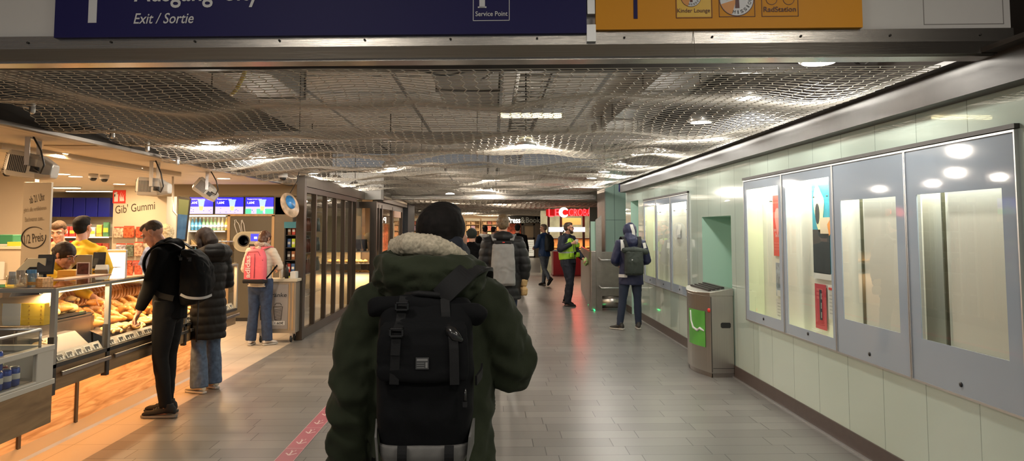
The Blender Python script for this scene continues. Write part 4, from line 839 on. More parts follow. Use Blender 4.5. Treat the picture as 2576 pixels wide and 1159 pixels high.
# tall portrait screen
Y = 11.6; pts = [at_y(443, 607, Y), at_y(466, 607, Y), at_y(478, 498, Y), at_y(449, 494, Y)]
t = thing('portrait_screen', 'tall tilted portrait screen behind the customers', 'screen', pts[0]); MB().prism(pts, (0, .05, 0)).build('bezel', M_black, t)
c = sum(pts, V())/4; ins = [c+(p-c)*.9+V((0, -.004, 0)) for p in pts]; l, r2 = ins[0].lerp(ins[3], .62), ins[1].lerp(ins[2], .62)
MB().prism([ins[0], ins[1], r2, l], (0, .002, 0)).build('lower_image', mat('scr_blue', (.02, .05, .10), .2, emit=(.03, .09, .18), estr=.5, noise_s=8, noise_a=.5), t); MB().prism([l, r2, ins[2], ins[3]], (0, .002, 0)).build('upper_image', mat('scr_olive', (.06, .07, .03), .2, emit=(.12, .14, .05), estr=.5), t)
MB().tube([at_y(445, 545, Y)+V((0, .05, 0)), at_y(436, 530, Y+.1), V((at_y(434, 465, Y+.1).x, Y+.1, 2.45))], .015, 8).build('mount', M_alu, t)
# menu screens
Y = 14.0; M_sb = mat('menu_blue', (.01, .01, .4), .2, emit=(.012, .012, .75), estr=1.5); M_sl = mat('menu_pale', (.5, .5, .8), .2, emit=(.42, .40, .85), estr=1.0); M_sgn = mat('menu_green', (.1, .7, .4), .2, emit=(.05, .60, .28), estr=1.0); M_cup = mat('menu_cup', (.5, .6, .9), .3, emit=(.20, .48, .75), estr=.9); M_st = mat('menu_text', (1, 1, 1), .3, emit=(.85, .85, 1), estr=1.0); M_dot = mat('menu_leaf', (.1, .1, .3), .4, emit=(.06, .08, .25), estr=1)
names = ['leftmost of the three blue menu screens', 'middle one of the three blue menu screens', 'menu screen with green stripes over the bottle return']
for i, (xa, xb) in enumerate(((475, 538), (540, 614), (616, 690))):
    p, q = at_y(xa, 539, Y), at_y(xb, 495, Y); w, h = q.x-p.x, q.z-p.z
    t = thing('menu_screen', names[i], 'screen', (p.x, Y, p.z)); MB().box(p.x, q.x, Y, Y+.06, p.z, q.z).build('bezel', M_black, t)
    MB().box(p.x+.01, q.x-.01, Y-.003, Y, p.z+h*.44, q.z-.01).build('blue_field', M_sb, t); MB().box(p.x+.01, q.x-.01, Y-.003, Y, p.z+.01, p.z+h*.44).build('pale_field', M_sl, t)
    cx = p.x+w*(.6 if i else .5); cz = p.z+h*.25
    MB().prism([(cx-.035, Y-.004, cz), (cx+.035, Y-.004, cz), (cx+.06, Y-.004, cz+h*.56), (cx-.06, Y-.004, cz+h*.56)], (0, -.002, 0)).box(cx-.068, cx+.068, Y-.007, Y-.004, cz+h*.54, cz+h*.6).build('cup_picture', M_cup, t)
    MB().prism([(cx-.03, Y-.007, cz-.01), (cx+.03, Y-.007, cz-.01), (cx+.04, Y-.007, cz+h*.22), (cx-.04, Y-.007, cz+h*.22)], (0, -.001, 0)).build('cup_fill', mat('menu_fill', (.7, .8, .3), .3, emit=(.55, .65, .2), estr=.8), t)
    x0 = p.x+(.02 if i else -.0); text('1,60€', M_st, t, (0, Y, 0), (1, 0, 0), (0, 0, 1), (x0+.02, x0+.15, q.z-h*.42, q.z-h*.26), bold=.02, depth=.006); text('Suppenterrine', M_st, t, (0, Y, 0), (1, 0, 0), (0, 0, 1), (x0+.02, x0+.28, q.z-h*.18, q.z-h*.09), depth=.006)
    random.seed(i+40); mb = MB()
    for k in range(9): x = random.uniform(p.x+.03, q.x-.03); z = p.z+random.uniform(.02, h*.38); mb.ell((x, Y-.004, z), .012, .002, .005, n=6, k=4)
    mb.build('leaf_picture', M_dot, t)
    if i == 2: MB().box(p.x+.01, p.x+w*.22, Y-.005, Y-.003, p.z+.012, p.z+h*.32).box(p.x+w*.4, p.x+w*.62, Y-.005, Y-.003, p.z+.012, p.z+h*.32).box(p.x+w*.70, q.x-.01, Y-.005, Y-.003, p.z+.012, p.z+h*.32).build('green_stripe', M_sgn, t)
p, q = at_y(692, 539, Y), at_y(722, 496, Y); tag(MB().box(p.x, q.x, Y, Y+.06, p.z, q.z).build('menu_screen', mat('screen_off', (.02, .03, .05), .15, coat=.5)), 'switched off dark screen at the right of the blue menus', 'screen')
struct(MB().box(-6.3, -2.98, 14.0, 14.4, 2.245, 2.45), 'wall_back.002', mat('soffit_brown', (.26, .21, .14), .6))
# bottle return machine
a, b = at_y(573, 803, Y), at_y(684, 541, Y)
rv = thing('bottle_return_machine', 'dark grey bottle return machine with an oval inlet plate', 'machine', (a.x, Y, 0)); MB().box(a.x, b.x, Y, Y+.5, .06, b.z-.02).build('panel', mat('machine_grey', (.10, .09, .07), .4), rv, bevel=.004)
MB().box(a.x, b.x, Y+.01, Y+.5, 0, .06).build('plinth', M_black, rv); MB().box(a.x-.05, a.x-.002, Y-.01, Y+.5, 0, b.z).box(b.x+.002, b.x+.05, Y-.01, Y+.5, 0, b.z).box(a.x-.05, b.x+.05, Y-.01, Y+.5, b.z-.018, b.z+.02).build('oak_surround', M_woodl, rv)
c = at_y(614, 605, Y); e = at_y(672, 605, Y)
def plate(k, yo): return [(c.x+.20*k*cos(t), Y-yo, c.z-.02+.185*k*sin(t)*(1.0)) for t in [R(90)+R(180)*i/20 for i in range(21)]]+[(c.x+.25, Y-yo, c.z-.02-.185*k), (e.x-.0, Y-yo, c.z-.02-.15*k), (e.x, Y-yo, c.z-.02+.185*k)]
pt = MB().prism(plate(1, .001), (0, -.02, 0)).build('inlet_plate', mat('plate_cream', (.50, .47, .36), .4, .3), rv, bevel=.006); MB().prism(plate(.86, .0212), (0, -.006, 0)).build('plate_ridge', mat('plate_cream2', (.42, .40, .32), .4, .3), pt)
MB().lathe([(.105, .0), (.105, .012), (.09, .014), (.085, -.0)], (c.x, Y-.03, c.z), 28, ax=(0, -1, 0)).build('inlet_hole', M_black, pt)
sx, sz = at_y(632, 606, Y), at_y(657, 588, Y); MB().box(sx.x, sz.x, Y-.035, Y-.027, sx.z, sz.z).build('small_screen', mat('rv_blue', (.02, .02, .3), .2, emit=(.06, .06, .75), estr=1.2), pt); MB().box(sx.x+.06, sz.x-.06, Y-.037, Y-.035, sx.z+.04, sz.z-.05).build('screen_symbol', M_st, pt)
MB().box(sx.x-.03, sz.x+.0, Y-.032, Y-.027, sx.z-.11, sx.z-.055).build('receipt_slot', M_dark, pt)
def outline(pts, cxp, ang, sc, nm):
    P = [at_y(cxp[0], cxp[1], Y)+Matrix.Rotation(ang, 3, 'Y')@(V((x, -.005, z))*sc) for x, z in pts]; P.append(P[0]); return MB().tube(P, .007, 6).build(nm, M_sw, rv)
bo = [(-.05, -.18), (.05, -.18), (.055, 0), (.05, .06), (.02, .12), (.02, .17), (-.02, .17), (-.02, .12), (-.05, .06), (-.055, 0)]
outline(bo, (597, 569), R(-18), .72, 'bottle_outline'); outline([(x*.75, z) for x, z in bo], (611, 569), R(-10), .66, 'bottle_outline')
struct(MB().box(-3.98, -3.62, 14.0, 14.1, 0, 2.245), 'wall_back.003', M_brownp)
# chiller shelf with bottles
a, b = at_y(465, 700, Y), at_y(566, 542, Y)
fr = thing('bottle_fridge', 'bright open fridge with rows of bottles under the menu screens', 'fridge', (a.x, Y, 0)); MB().box(a.x, b.x, Y+.45, Y+.5, 0, 1.89).box(a.x, a.x+.03, Y, Y+.45, 0, 1.89).build('cabinet', M_cream, fr)
mb = MB()
for z in (1.62, 1.36, 1.1, .8): mb.box(a.x+.03, b.x, Y+.02, Y+.45, z-.02, z)
mb.build('shelves', M_alu, fr); MB().box(a.x+.03, b.x, Y+.0, Y+.03, 1.87, 1.89).box(a.x+.03, b.x, Y+.01, Y+.03, 1.595, 1.60).build('light_strip', M_tube, fr)
lamp('AREA', 'fridge_light', ((a.x+b.x)/2, Y-.02, 1.86), 8, (1, .95, .82), .6, .06, (R(-35), 0, 0))
bt = {}
for zi, z in enumerate((1.62, 1.10)):
    for i in range(10):
        k = ('blue', 'blue', 'blue', 'green', 'green', 'green', 'green', 'pale', 'pale', 'yellow')[i]; x = a.x+.06+i*.068
        if k not in bt:
            t = thing('drink_bottle', '', 'bottle', (x, Y+.12, z)); c_ = {'blue': (.08, .30, .5), 'green': (.25, .45, .25), 'pale': (.55, .62, .45), 'yellow': (.6, .5, .1)}[k]
            MB().lathe([(.028, 0), (.031, .01), (.031, .13), (.012, .19), (.012, .215)], (0, 0, 0), 12).build('body', mat('bottle_'+k, c_, .15, coat=.4), t, local=True); MB().lathe([(.0135, .212), (.0135, .235)], (0, 0, 0), 10).build('cap', M_sw, t, local=True); MB().lathe([(.0315, .04), (.0318, .10)], (0, 0, 0), 12).build('label', M_paper if k != 'blue' else mat('lb', (.2, .5, .7), .4), t, local=True); bt[k] = t
        else: t = dup(bt[k], (x, Y+.12, z))
        t['label'] = f'{k} bottle on the {("top", "lower")[zi]} fridge shelf'; t['group'] = f'{k} bottles on the {("top", "lower")[zi]} shelf'
for i in range(6): tag(MB().prism([(a.x+.06+i*.11, Y+.08, 1.362), (a.x+.15+i*.11, Y+.08, 1.362), (a.x+.06+i*.11, Y+.08, 1.46)], (0, .12, 0)).build('sandwich', mat('sandwich', (.72, .55, .30), .6, noise_s=40, noise_a=.4)), 'wedge shaped sandwich on the middle fridge shelf', 'sandwich', 'sandwiches on the middle shelf')
# drinks cart
SN2 = set(bpy.data.objects)
ct = thing('drinks_cart', 'steel and wood drinks cart on castors before the glass wall', 'cart', (-3.15, 11.3, 0)); x0, x1, y0, y1 = -3.45, -2.87, 11.16, 11.47
MB().box(x0, x1, y0+.0, y1, .14, .88).build('cabinet', mat('cart_body', (.36, .32, .26), .35, .5), ct, bevel=.004); MB().box(x0-.02, x1+.02, y0-.02, y1+.02, .88, .92).build('top', mat('cart_top', (.62, .55, .42), .35), ct, bevel=.004)
fp = MB().box(x0+.04, x1-.11, y0-.006, y0, .20, .84).build('front_panel', mat('cart_print', (.33, .30, .28), .5), ct)
for k in (x1-.10, x1-.05): MB().box(k, k+.02, y0-.008, y0, .18, .86).build('oak_strip', M_woodl, ct)
text('Getränke', M_ink, ct, (0, y0-.006, 0), (1, 0, 0), (0, 0, 1), (x0+.08, x1-.13, .66, .72), shear=.1, bold=.01, depth=.002)
for (xx, s) in ((x1-.25, 1), (x0+.12, .9)):
    mb = MB(); pts = [(xx-.045*s, .33), (xx+.045*s, .33), (xx+.065*s, .52), (xx-.065*s, .52)]
    for i in range(4): a_, b_ = pts[i], pts[(i+1) % 4]; mb.tube([(a_[0], y0-.009, a_[1]), (b_[0], y0-.009, b_[1])], .004, 6)
    for k in range(7): mb.tube([(xx-.05*s, y0-.009, .34+k*.022), (xx+.05*s, y0-.009, .36+k*.022)], .0025, 5)
    mb.tube([(xx-.05*s, y0-.009, .54), (xx-.03*s, y0-.009, .57), (xx+.03*s, y0-.009, .57), (xx+.05*s, y0-.009, .54)], .004, 6); mb.build('cup_drawing', M_pen, ct)
for xx, tx in ((x1-.31, '1.60€'), (x0+.10, '2.10€')):
    tg = MB().box(xx, xx+.16, y0-.012, y0-.008, .255, .315).build('price_plate', M_paper, ct); text(tx, M_ink, ct, (0, y0-.013, 0), (1, 0, 0), (0, 0, 1), (xx+.015, xx+.145, .265, .305), bold=.015, depth=.001)
for xx in (x0+.07, x1-.07):
    for yy in (y0+.06, y1-.06): w_ = MB().lathe([(.045, -.012), (.05, -.008), (.05, .008), (.045, .012)], (xx, yy, .05), 18, ax=(1, 0, 0)).build('castor', M_black, ct); MB().box(xx-.02, xx+.02, yy-.015, yy+.015, .07, .14).build('fork', M_alu, w_)
for i, (xx, zz, lb) in enumerate(((-3.33, .0, 'white'), (-3.26, 0, 'white'))): pass
for i in range(2):
    t = thing('milk_dispenser', ('pale dispenser bottle on the cart by the customer', 'dark bottle on the middle of the cart')[i], 'bottle', (-3.12+.08*i, 11.28, .921)); MB().lathe([(.028, 0), (.03, .12), (.012, .17), (.012, .20)], (0, 0, 0), 14).build('body', (M_paper, M_black)[i], t, local=True); MB().tube([(0, 0, .2), (0, -.0, .23), (.04, 0, .225)], .006, 6).build('nozzle', M_black, t, local=True)
t = tag(MB().box(-2.98, -2.90, 11.24, 11.40, .921, 1.02).build('napkin_box', M_paper, bevel=.004), 'white napkin box at the right of the cart top', 'box')
nudge(SN2, .2)
# dark stand with packets behind the cart
st = thing('snack_stand', 'dark snack stand behind the drinks cart', 'stand', (-3.3, 12.4, 0)); a, b = at_y(719, 700, 12.6), at_y(756, 558, 12.6)
MB().box(a.x, b.x, 12.75, 12.8, .0, b.z).box(a.x, a.x+.02, 12.45, 12.8, 0, b.z).build('case', M_black, st); MB().box(a.x, b.x, 12.43, 12.75, b.z-.10, b.z).build('header', mat('header_teal', (.03, .16, .22), .4), st)
random.seed(9); cc = [('yellow green', (.50, .62, .05)), ('red', (.5, .05, .03)), ('black', (.05, .04, .04)), ('blue', (.05, .12, .3)), ('brown', (.3, .12, .05))]
for r_ in range(5):
    z = .75+.2*r_; MB().box(a.x+.02, b.x, 12.47, 12.75, z-.01, z).build('shelf', M_dark, st)
    for i in range(3):
        n_, c_ = cc[(i*2+r_) % 5]; t = thing('snack_packet', f'{n_} snack packet on the dark stand behind the cart', 'packet', (a.x+.06+.07*i, 12.55, z), 0, f'{n_} snack packets'); MB().box(-.028, .028, -.03, .03, 0, .14).build('pack_body', mat('snack_'+n_.replace(' ', '_'), c_, .4), t, local=True, bevel=.008); MB().box(-.02, .02, -.032, -.03, .05, .09).build('pack_label', M_paper, t, local=True)
# round blade sign
Y = 10.9; c = at_y(729, 516, Y); ax = V((.80, -.35, .28)).normalized()
bs = thing('round_hanging_sign', 'round advertising disc hanging askew near the glass wall', 'sign', (c.x, Y, c.z)); MB().lathe([(.18, -.012), (.185, 0), (.18, .012)], c, 32, ax=ax).build('disc', mat('disc_tan', (.60, .42, .28), .35, noise_s=9, noise_a=.5), bs)
MB().lathe([(.001, .013), (.10, .013), (.10, .016)], c+V((0, 0, .04)), 24, ax=ax).build('blue_picture', mat('disc_blue', (.05, .25, .60), .35, noise_s=12, noise_a=.5), bs); MB().tube([c+V((.0, 0, .17)), c+V((.10, 0, .35)), (c.x+.12, Y, 2.45)], .006, 6).build('wire', M_black, bs)
# hanging floodlights
def flood(px, py, Y, rz, tiltv, lb, s=1.0):
    p = at_y(px, py, Y); t = thing('floodlight', lb, 'floodlight', (p.x, Y, p.z), rz); t.rotation_euler = (0, 0, rz); ROOTM[t.name] = Matrix.Translation(p)@Matrix.Rotation(rz, 4, 'Z')
    M = Matrix.Rotation(tiltv, 4, 'Y')@Matrix.Scale(s, 4)
    def part(mb, nm, m, bv=0, par=t): mb.v = [tuple(M@V(v)) for v in mb.v]; return mb.build(nm, m, par, local=True, bevel=bv)
    hs = part(MB().rings([[(x, sx*a_, sz*b_+off) for sx, sz in ((-1, -.6), (-.8, -1), (.8, -1), (1, -.6), (1, .6), (.8, 1), (-.8, 1), (-1, .6))] for x, a_, b_, off in ((-.19, .09, .08, 0), (-.165, .125, .115, 0), (.07, .125, .105, 0), (.19, .10, .06, -.015))], sm=False), 'housing', mat('flood_grey', (.50, .48, .44), .4, .2), .012)
    mb = MB()
    for k in range(9): mb.box(-.196, -.188, -.09, .09, -.075+k*.018, -.067+k*.018)
    part(mb, 'vent_slots', M_black, par=hs); mb = MB()
    for k in range(11): mb.box(-.15+k*.014, -.143+k*.014, -.1275, -.124, -.07, .07)
    part(mb, 'side_slots', M_black, par=hs)
    part(MB().box(.03, .10, -.150, -.124, -.05, .0), 'junction_box', M_black, .004, hs)
    H = (2.45-p.z); mb = MB()
    for yy in (-.14, .14): mb.box(-.02, .02, yy-.006, yy+.006, 0, H)
    mb.box(-.02, .02, -.14, .14, H-.012, H); mb.build('bracket', M_alu, t, local=True)
    MB().tube([(.05, -.16, H), (.12, -.18, H*.5), (.15, -.18, 0), (.12, -.17, -.07), (.06, -.15, -.03)], .008, 6).build('lead', M_black, t, local=True)
flood(82, 418, 6.9, R(12), R(10), 'large grey floodlight hanging nearest over the counter', 1.0); flood(388, 470, 9.25, R(8), R(2), 'grey floodlight hanging second over the counter', .95); flood(520, 478, 10.95, R(20), R(38), 'steeply tilted grey floodlight farthest over the counter', .95)
# ceiling fittings
for i, (px, py) in enumerate(SHOP_DISCS):
    p = at_z(px, py, 2.45); t = thing('downlight', 'round warm downlight flush in the shop ceiling', 'lamp', (p.x, p.y, 2.45), 0, 'downlights of the shop ceiling'); MB().lathe([(.11, -.006), (.12, 0)], (0, 0, 0), 20).build('rim', M_white, t, local=True); MB().lathe([(.095, -.010), (.095, -.007)], (0, 0, 0), 20).build('lens', M_lampd, t, local=True)
for i, (a, b) in enumerate(SHOP_LINES):
    p, q = at_z(*a, 2.45), at_z(*b, 2.45); t = thing('ceiling_tube_lamp', 'long bright tube lamp on the rear shop ceiling', 'lamp', (p.x, p.y, 2.43), 0, 'tube lamps of the shop ceiling'); MB().box(p.x, q.x, p.y-.08, p.y+.08, 2.425, 2.45).build('housing', M_white, t); MB().box(p.x+.02, q.x-.02, p.y-.07, p.y+.07, 2.415, 2.4245).build('lens', M_tube, t)
for i, (px, py, lb) in enumerate(((235, 437, 'white dome camera, left one of the pair in mid ceiling'), (263, 440, 'white dome camera, right one of the pair in mid ceiling'), (18, 424, 'white dome camera at the left edge of the ceiling'), (735, 468, 'white dome camera over the round hanging sign'))):
    p = at_z(px, py, 2.45) if i < 3 else V((-2.95-.1, 11.2, 2.45)); t = thing('dome_camera', lb, 'camera', p); MB().lathe([(.06, -.06), (.065, -.05), (.065, 0)], (0, 0, 0), 20).build('base', M_white, t, local=True); MB().lathe([(.002, -.105), (.03, -.10), (.048, -.075), (.05, -.06)], (0, 0, 0), 20).build('dome', M_black, t, local=True)
p = at_z(212, 369, 2.45); tag(MB().box(p.x-.3, p.x+.3, p.y-.16, p.y+.16, 2.44, 2.4495).build('ceiling_vent', mat('vent_tan', (.45, .36, .24), .6)), 'flat tan vent panel in the shop ceiling', 'vent')
# ================================================================ GLASS WALL AND SECOND SHOP
SN3 = set(bpy.data.objects)
gw = thing('glass_partition', 'bronze framed glass partition along the left of the passage', 'glass partition', (-2.88, 13.6, 0)); GX = -2.88; ys = [11.5, 12.32, 13.14, 13.96, 14.78, 15.6]
MB().box(GX-.07, GX+.05, 11.42, 11.56, 0, 2.45).build('end_post', M_brown, gw, bevel=.004)
MB().box(GX-.05, GX+.03, 11.56, 15.95, 0, .14).build('bottom_rail', M_brown, gw, bevel=.003); MB().box(GX-.05, GX+.03, 11.56, 15.95, 2.20, 2.29).build('top_rail', M_brown, gw, bevel=.003)
for y in (12.30, 13.10, 13.9, 14.7, 15.45, 15.9): MB().box(GX-.04, GX+.03, y-.035, y+.035, .14, 2.20).build('mullion', M_brown, gw)
yy = [11.56, 12.30, 13.10, 13.9, 14.7, 15.45, 15.9]
for a, b in zip(yy, yy[1:]): MB().poly([(GX-.01, a, .14), (GX-.01, b, .14), (GX-.01, b, 2.2), (GX-.01, a, 2.2)]).build('pane', M_glassd, gw)
struct(MB().box(GX-.055, GX+.045, 11.57, 16.9, 2.295, 2.46), 'trim_13', M_brownp)
text('/', M_ink, gw, (GX-.02, 11.55, 0), (0, 1, 0), (0, 0, 1), (.2, .4, 1.7, 1.95), depth=.003)
nudge(SN3, .18)
# racks seen through the partition
for r_, (X, Y0, Y1, lb) in enumerate(((-3.78, 14.4, 15.2, 'tall steel rack of bottles behind the near panes'), (-3.85, 15.5, 16.5, 'tall steel rack of bottles behind the far panes'))):
    rk = thing('bottle_rack', lb, 'rack', (X, Y0, 0)); mb = MB()
    for y in (Y0, Y1): mb.cyl((X, y, 0), (X, y, 2.1), .015, 8).cyl((X+.3, y, 0), (X+.3, y, 2.1), .015, 8)
    for z in (.4, .8, 1.2, 1.6, 2.0): mb.box(X, X+.3, Y0, Y1, z-.015, z)
    mb.build('frame', M_alu, rk); MB().box(X-.02, X-.01, Y0, Y1, 0, 2.1).build('back', M_brownp, rk)
    b0 = None
    for zi, z in enumerate((.8, 1.2, 1.6)):
        for i in range(5):
            if b0 is None:
                b0 = thing('rack_bottle', 'small', 'bottle', (0, 0, 0)); MB().lathe([(.035, 0), (.037, .15), (.014, .22), (.014, .26)], (0, 0, 0), 10).build('body', mat(f'rack_bottle_{r_}', ((.35, .10, .06), (.25, .3, .3))[r_], .2), b0, local=True); MB().lathe([(.016, .255), (.016, .275)], (0, 0, 0), 8).build('cap', M_sw, b0, local=True); t = b0
            else: t = dup(b0)
            t.location = (X+.2, Y0+.1+i*.15, z); t['label'] = f'{("red", "grey")[r_]} bottle on the {("lowest", "middle", "highest")[zi]} filled tier of the {("near", "far")[r_]} rack'; t['group'] = f'bottles on the {("lowest", "middle", "highest")[zi]} filled tier of the {("near", "far")[r_]} rack'
struct(MB().box(-3.62, -2.94, 13.2, 13.3, 0, .001), 'trim_14', M_brown)
# second shop
Y2 = 16.9
s2 = thing('shop_window', 'dark framed window of the second bakery behind the glass partition', 'shop window', (-3.6, Y2, 0))
MB().box(-6, -2.66, Y2-.04, Y2+.04, 2.10, 2.24).build('head_beam', M_brown, s2); MB().box(-2.68, -2.54, Y2-.07, Y2+.07, 0, 2.24).build('corner_post', M_brown, s2)
MB().poly([(-3.6, Y2, 1.16), (-2.68, Y2, 1.16), (-2.68, Y2, 2.1), (-3.6, Y2, 2.1)]).build('pane', M_glassd, s2)
MB().box(-2.66, -2.60, 17.1, 22.2, 0, .12).box(-2.66, -2.60, 17.1, 22.2, 2.12, 2.26).build('side_rails', M_brown, s2)
for y in (17.6, 18.1, 20.0, 22.1): MB().box(-2.67, -2.59, y-.05, y+.05, 0, 2.2).build('side_mullion', M_brown, s2)
MB().poly([(-2.63, 17.0, .12), (-2.63, 22.2, .12), (-2.63, 22.2, 2.12), (-2.63, 17.0, 2.12)]).build('side_pane', M_glassd, s2)
struct(MB().box(-2.75, -2.51, 17.62, 22.6, 2.265, 2.5), 'trim_15', M_brownp)
struct(MB().box(-6, -5.9, 17.7, 23, 0, 2.5), 'wall_back.004', M_beige); struct(MB().box(-6, -2.7, 22.4, 22.5, 0, 2.5), 'wall_back.005', mat('wall_peach', (.60, .42, .30), .6))
struct(MB().box(-6, -2.5, 17.7, 22.5, 2.35, 2.4), 'ceiling.004', M_cream)
lamp('AREA', 'second_shop_light', (-4.0, 19.0, 2.33), 45, WARM, 1.2, 1.2); 
lt = thing('ceiling_panel_lamp', 'warm panel lamp in the ceiling of the second bakery', 'lamp', (-4, 19, 2.35)); MB().box(-4.6, -3.4, 18.4, 19.6, 2.335, 2.349).build('lens', M_tube, lt)
pb = thing('peach_wall_board', 'peach board with brown script behind the second bakery counter', 'board', (-4, 18.4, 0)); a, b = at_y(884, 640, 18.6), at_y(918, 520, 18.6); MB().box(a.x-.6, b.x, 18.6, 18.65, 0, 2.3).build('board', mat('peach', (.66, .45, .32), .6), pb)
board_text(pb, 'in', (884, 561), (896, 551), 18.59, M_sbr, bold=.01); board_text(pb, 'ch', (884, 582), (902, 566), 18.59, M_sbr, bold=.01)
a, b = at_y(884, 700, 17.2), at_y(941, 632, 17.2)
c2 = thing('bakery_counter', 'glowing glass bakery counter inside the second shop', 'counter', (a.x, 17.3, 0)); ztop = at_y(900, 632, 17.1).z; zmid = at_y(900, 690, 17.1).z
MB().box(-4.0, -2.72, 17.12, 17.7, 0, zmid).build('base', mat('counter_cream', (.74, .58, .40), .5), c2); MB().box(-4.0, -2.72, 17.10, 17.7, ztop-.02, ztop).build('top', M_alu, c2); MB().box(-4.0, -2.72, 17.09, 17.11, zmid, zmid+.04).build('sill', M_alu, c2)
MB().poly([(-4.0, 17.11, zmid+.04), (-2.72, 17.11, zmid+.04), (-2.72, 17.11, ztop-.02), (-4.0, 17.11, ztop-.02)]).build('front_pane', M_glass, c2); MB().box(-4.0, -2.74, 17.2, 17.65, zmid+.22, zmid+.23).build('shelf', M_alu, c2); MB().box(-4.0, -2.72, 17.66, 17.7, zmid, ztop).build('back', M_cav, c2)
lamp('AREA', 'counter_light', (-3.3, 17.25, ztop-.04), 10, (1, .64, .32), 1.2, .06, (R(15), 0, 0)); lamp('AREA', 'counter_light', (-3.3, 16.98, zmid-.05), 5, (1, .72, .4), 1.2, .04, (R(40), 0, 0))
random.seed(21)
for r_ in range(2):
    for i in range(9): pastry('bun' if r_ else 'croissant', 'bread_roll' if r_ else 'croissant', M_bun, ('croissant in the glowing counter of the second bakery', 'roll on the upper shelf of the second bakery counter')[r_], ('croissants of the second bakery', 'rolls of the second bakery')[r_], (-3.65+i*.10, 17.35+random.uniform(-.05, .05), (zmid+.02, zmid+.24)[r_]), (0, 0, random.uniform(0, 3)), 1.3)
for i, (px, lb) in enumerate(((898, 'black till screen on the second bakery counter, left one'), (914, 'black till screen on the second bakery counter, right one'))):
    p = at_y(px, 632, 17.35); t = thing('till_screen', lb, 'screen', (p.x, 17.35, ztop)); MB().prism([(-.02, 0, .05), (.10, 0, .05), (.07, .04, .26), (-.06, .04, .26)], (0, .015, 0)).build('screen', M_black, t, local=True); MB().box(.0, .06, 0, .06, 0, .06).build('foot', M_black, t, local=True)
p = at_y(928, 596, 18.2); t = thing('wall_clock', 'small round cream disc behind the second bakery tills', 'disc', p); MB().lathe([(.11, 0), (.11, .02)], p, 24, ax=(0, -1, 0)).build('face', M_cream, t); MB().cyl((p.x, 18.21, p.z), (p.x, 18.21, ztop-.6), .01, 6).build('stem', M_black, t)
pc = thing('framed_picture', 'framed pastry picture behind the side window of the second bakery', 'picture', (-3.2, 20.5, 1)); a, b = at_y(962, 640, 20.5), at_y(992, 561, 20.5)
MB().box(a.x, b.x, 20.5, 20.53, a.z, b.z).build('frame', M_cream, pc); MB().box(a.x+.03, b.x-.03, 20.49, 20.5, a.z+.03, b.z-.03).build('print', mat('pastry_print', (.55, .28, .14), .5, noise_s=5, noise_a=.6), pc)
p, q = at_x(991, 546, -2.60), at_x(1008, 533, -2.60); t = tag(MB().box(-2.60, -2.595, p.y, q.y, p.z, q.z).build('window_notice', mat('notice_peach', (.75, .52, .42), .6)), 'small peach notice on the side window of the second bakery', 'notice')
ds = tag(MB().box(-3.1, -2.5, 22.7, 24.6, 0, 2.6).build('column', mat('column_navy', (.012, .022, .035), .5)), 'dark navy column left of the olive parka', 'column')
# ================================================================ far shops
FY = 44.0
struct(MB().box(-12, -4.9, 33, 33.2, 0, 3.2), 'wall_far', M_darkp); struct(MB().box(-12, 9, 46, 46.2, 0, 3.2), 'wall_far.001', mat('wall_warm', (.75, .52, .35), .6)); struct(MB().box(8, 8.2, 18, 46, 0, 3.2), 'wall_right.001', M_brownp); struct(MB().box(-5.2, -5, 24.6, 46, 2.35, 3.2), 'wall_left.002', M_darkp)
struct(MB().box(-5.0, .65, 45.2, 45.3, 0, 2.45), 'wall_far.002', mat('wall_shop_warm', (.80, .58, .40), .6))
for x in (-3.5, -1.2, 0.2): lamp('AREA', 'bookshop_light', (x, 43.4, 2.6), 130, (1, .80, .56), 1.6, .5, (R(-25), 0, 0))
bl = thing('ceiling_panel_lamp', 'long warm lamp along the bookshop front', 'lamp', (-1.5, 43.4, 2.6)); MB().box(-4.3, 1.0, 43.2, 43.6, 2.61, 2.66).build('lens', M_tube, bl)
random.seed(33); mcol = [(.75, .30, .12), (.80, .60, .40), (.45, .12, .08), (.85, .80, .72), (.35, .22, .3), (.72, .42, .22)]; mn = ['orange', 'sand', 'maroon', 'white', 'plum', 'tan']
for u, (x0, x1, lb) in enumerate(((-4.75, -3.0, 'tall magazine rack left of the olive parka'), (-1.6, -.75, 'slim wall rack of books right of the parka head'), (-.65, .6, 'broad book rack beside the bookshop sign'))):
    rk = thing('magazine_rack', lb, 'rack', (x0, 44.6, 0)); mb = MB(); mb.box(x0, x1, 44.9, 44.95, 0, 2.2).box(x0, x0+.03, 44.6, 44.9, 0, 2.2).box(x1-.03, x1, 44.6, 44.9, 0, 2.2)
    for z in (.5, .85, 1.2, 1.55, 1.9): mb.box(x0, x1, 44.6, 44.9, z-.02, z)
    mb.build('frame', M_woodl, rk); MB().box(x0, x1, 44.59, 44.6, 2.1, 2.25).build('header', M_cream, rk)
    for zi, z in enumerate((.85, 1.2, 1.55, 1.9)):
        n = int((x1-x0-.1)/.27)
        for i in range(n):
            k = random.randrange(6); o = MB().box(-.11, .11, 0, .02, 0, .27).build('magazine', mat('mag_'+mn[k], mcol[k], .5, noise_s=9, noise_a=.5)); o.location = (x0+.18+i*.27, 44.66, z); o.rotation_euler = (R(-8), 0, 0)
            tag(o, f'{mn[k]} magazine on {("the left rack", "the slim rack", "the broad rack")[u]}, {("lowest", "second", "third", "top")[zi]} shelf', 'magazine', f'{mn[k]} magazines on {("the left rack", "the slim rack", "the broad rack")[u]}, {("lowest", "second", "third", "top")[zi]} shelf')
p, q = at_y(1258, 561, FY), at_y(1376, 538, FY)
ps = thing('shop_sign', 'black shop sign reading Press & Books in white letters', 'sign', (p.x, FY, p.z)); MB().box(p.x, q.x, FY, FY+.2, p.z, q.z+.1).build('board', M_black, ps)
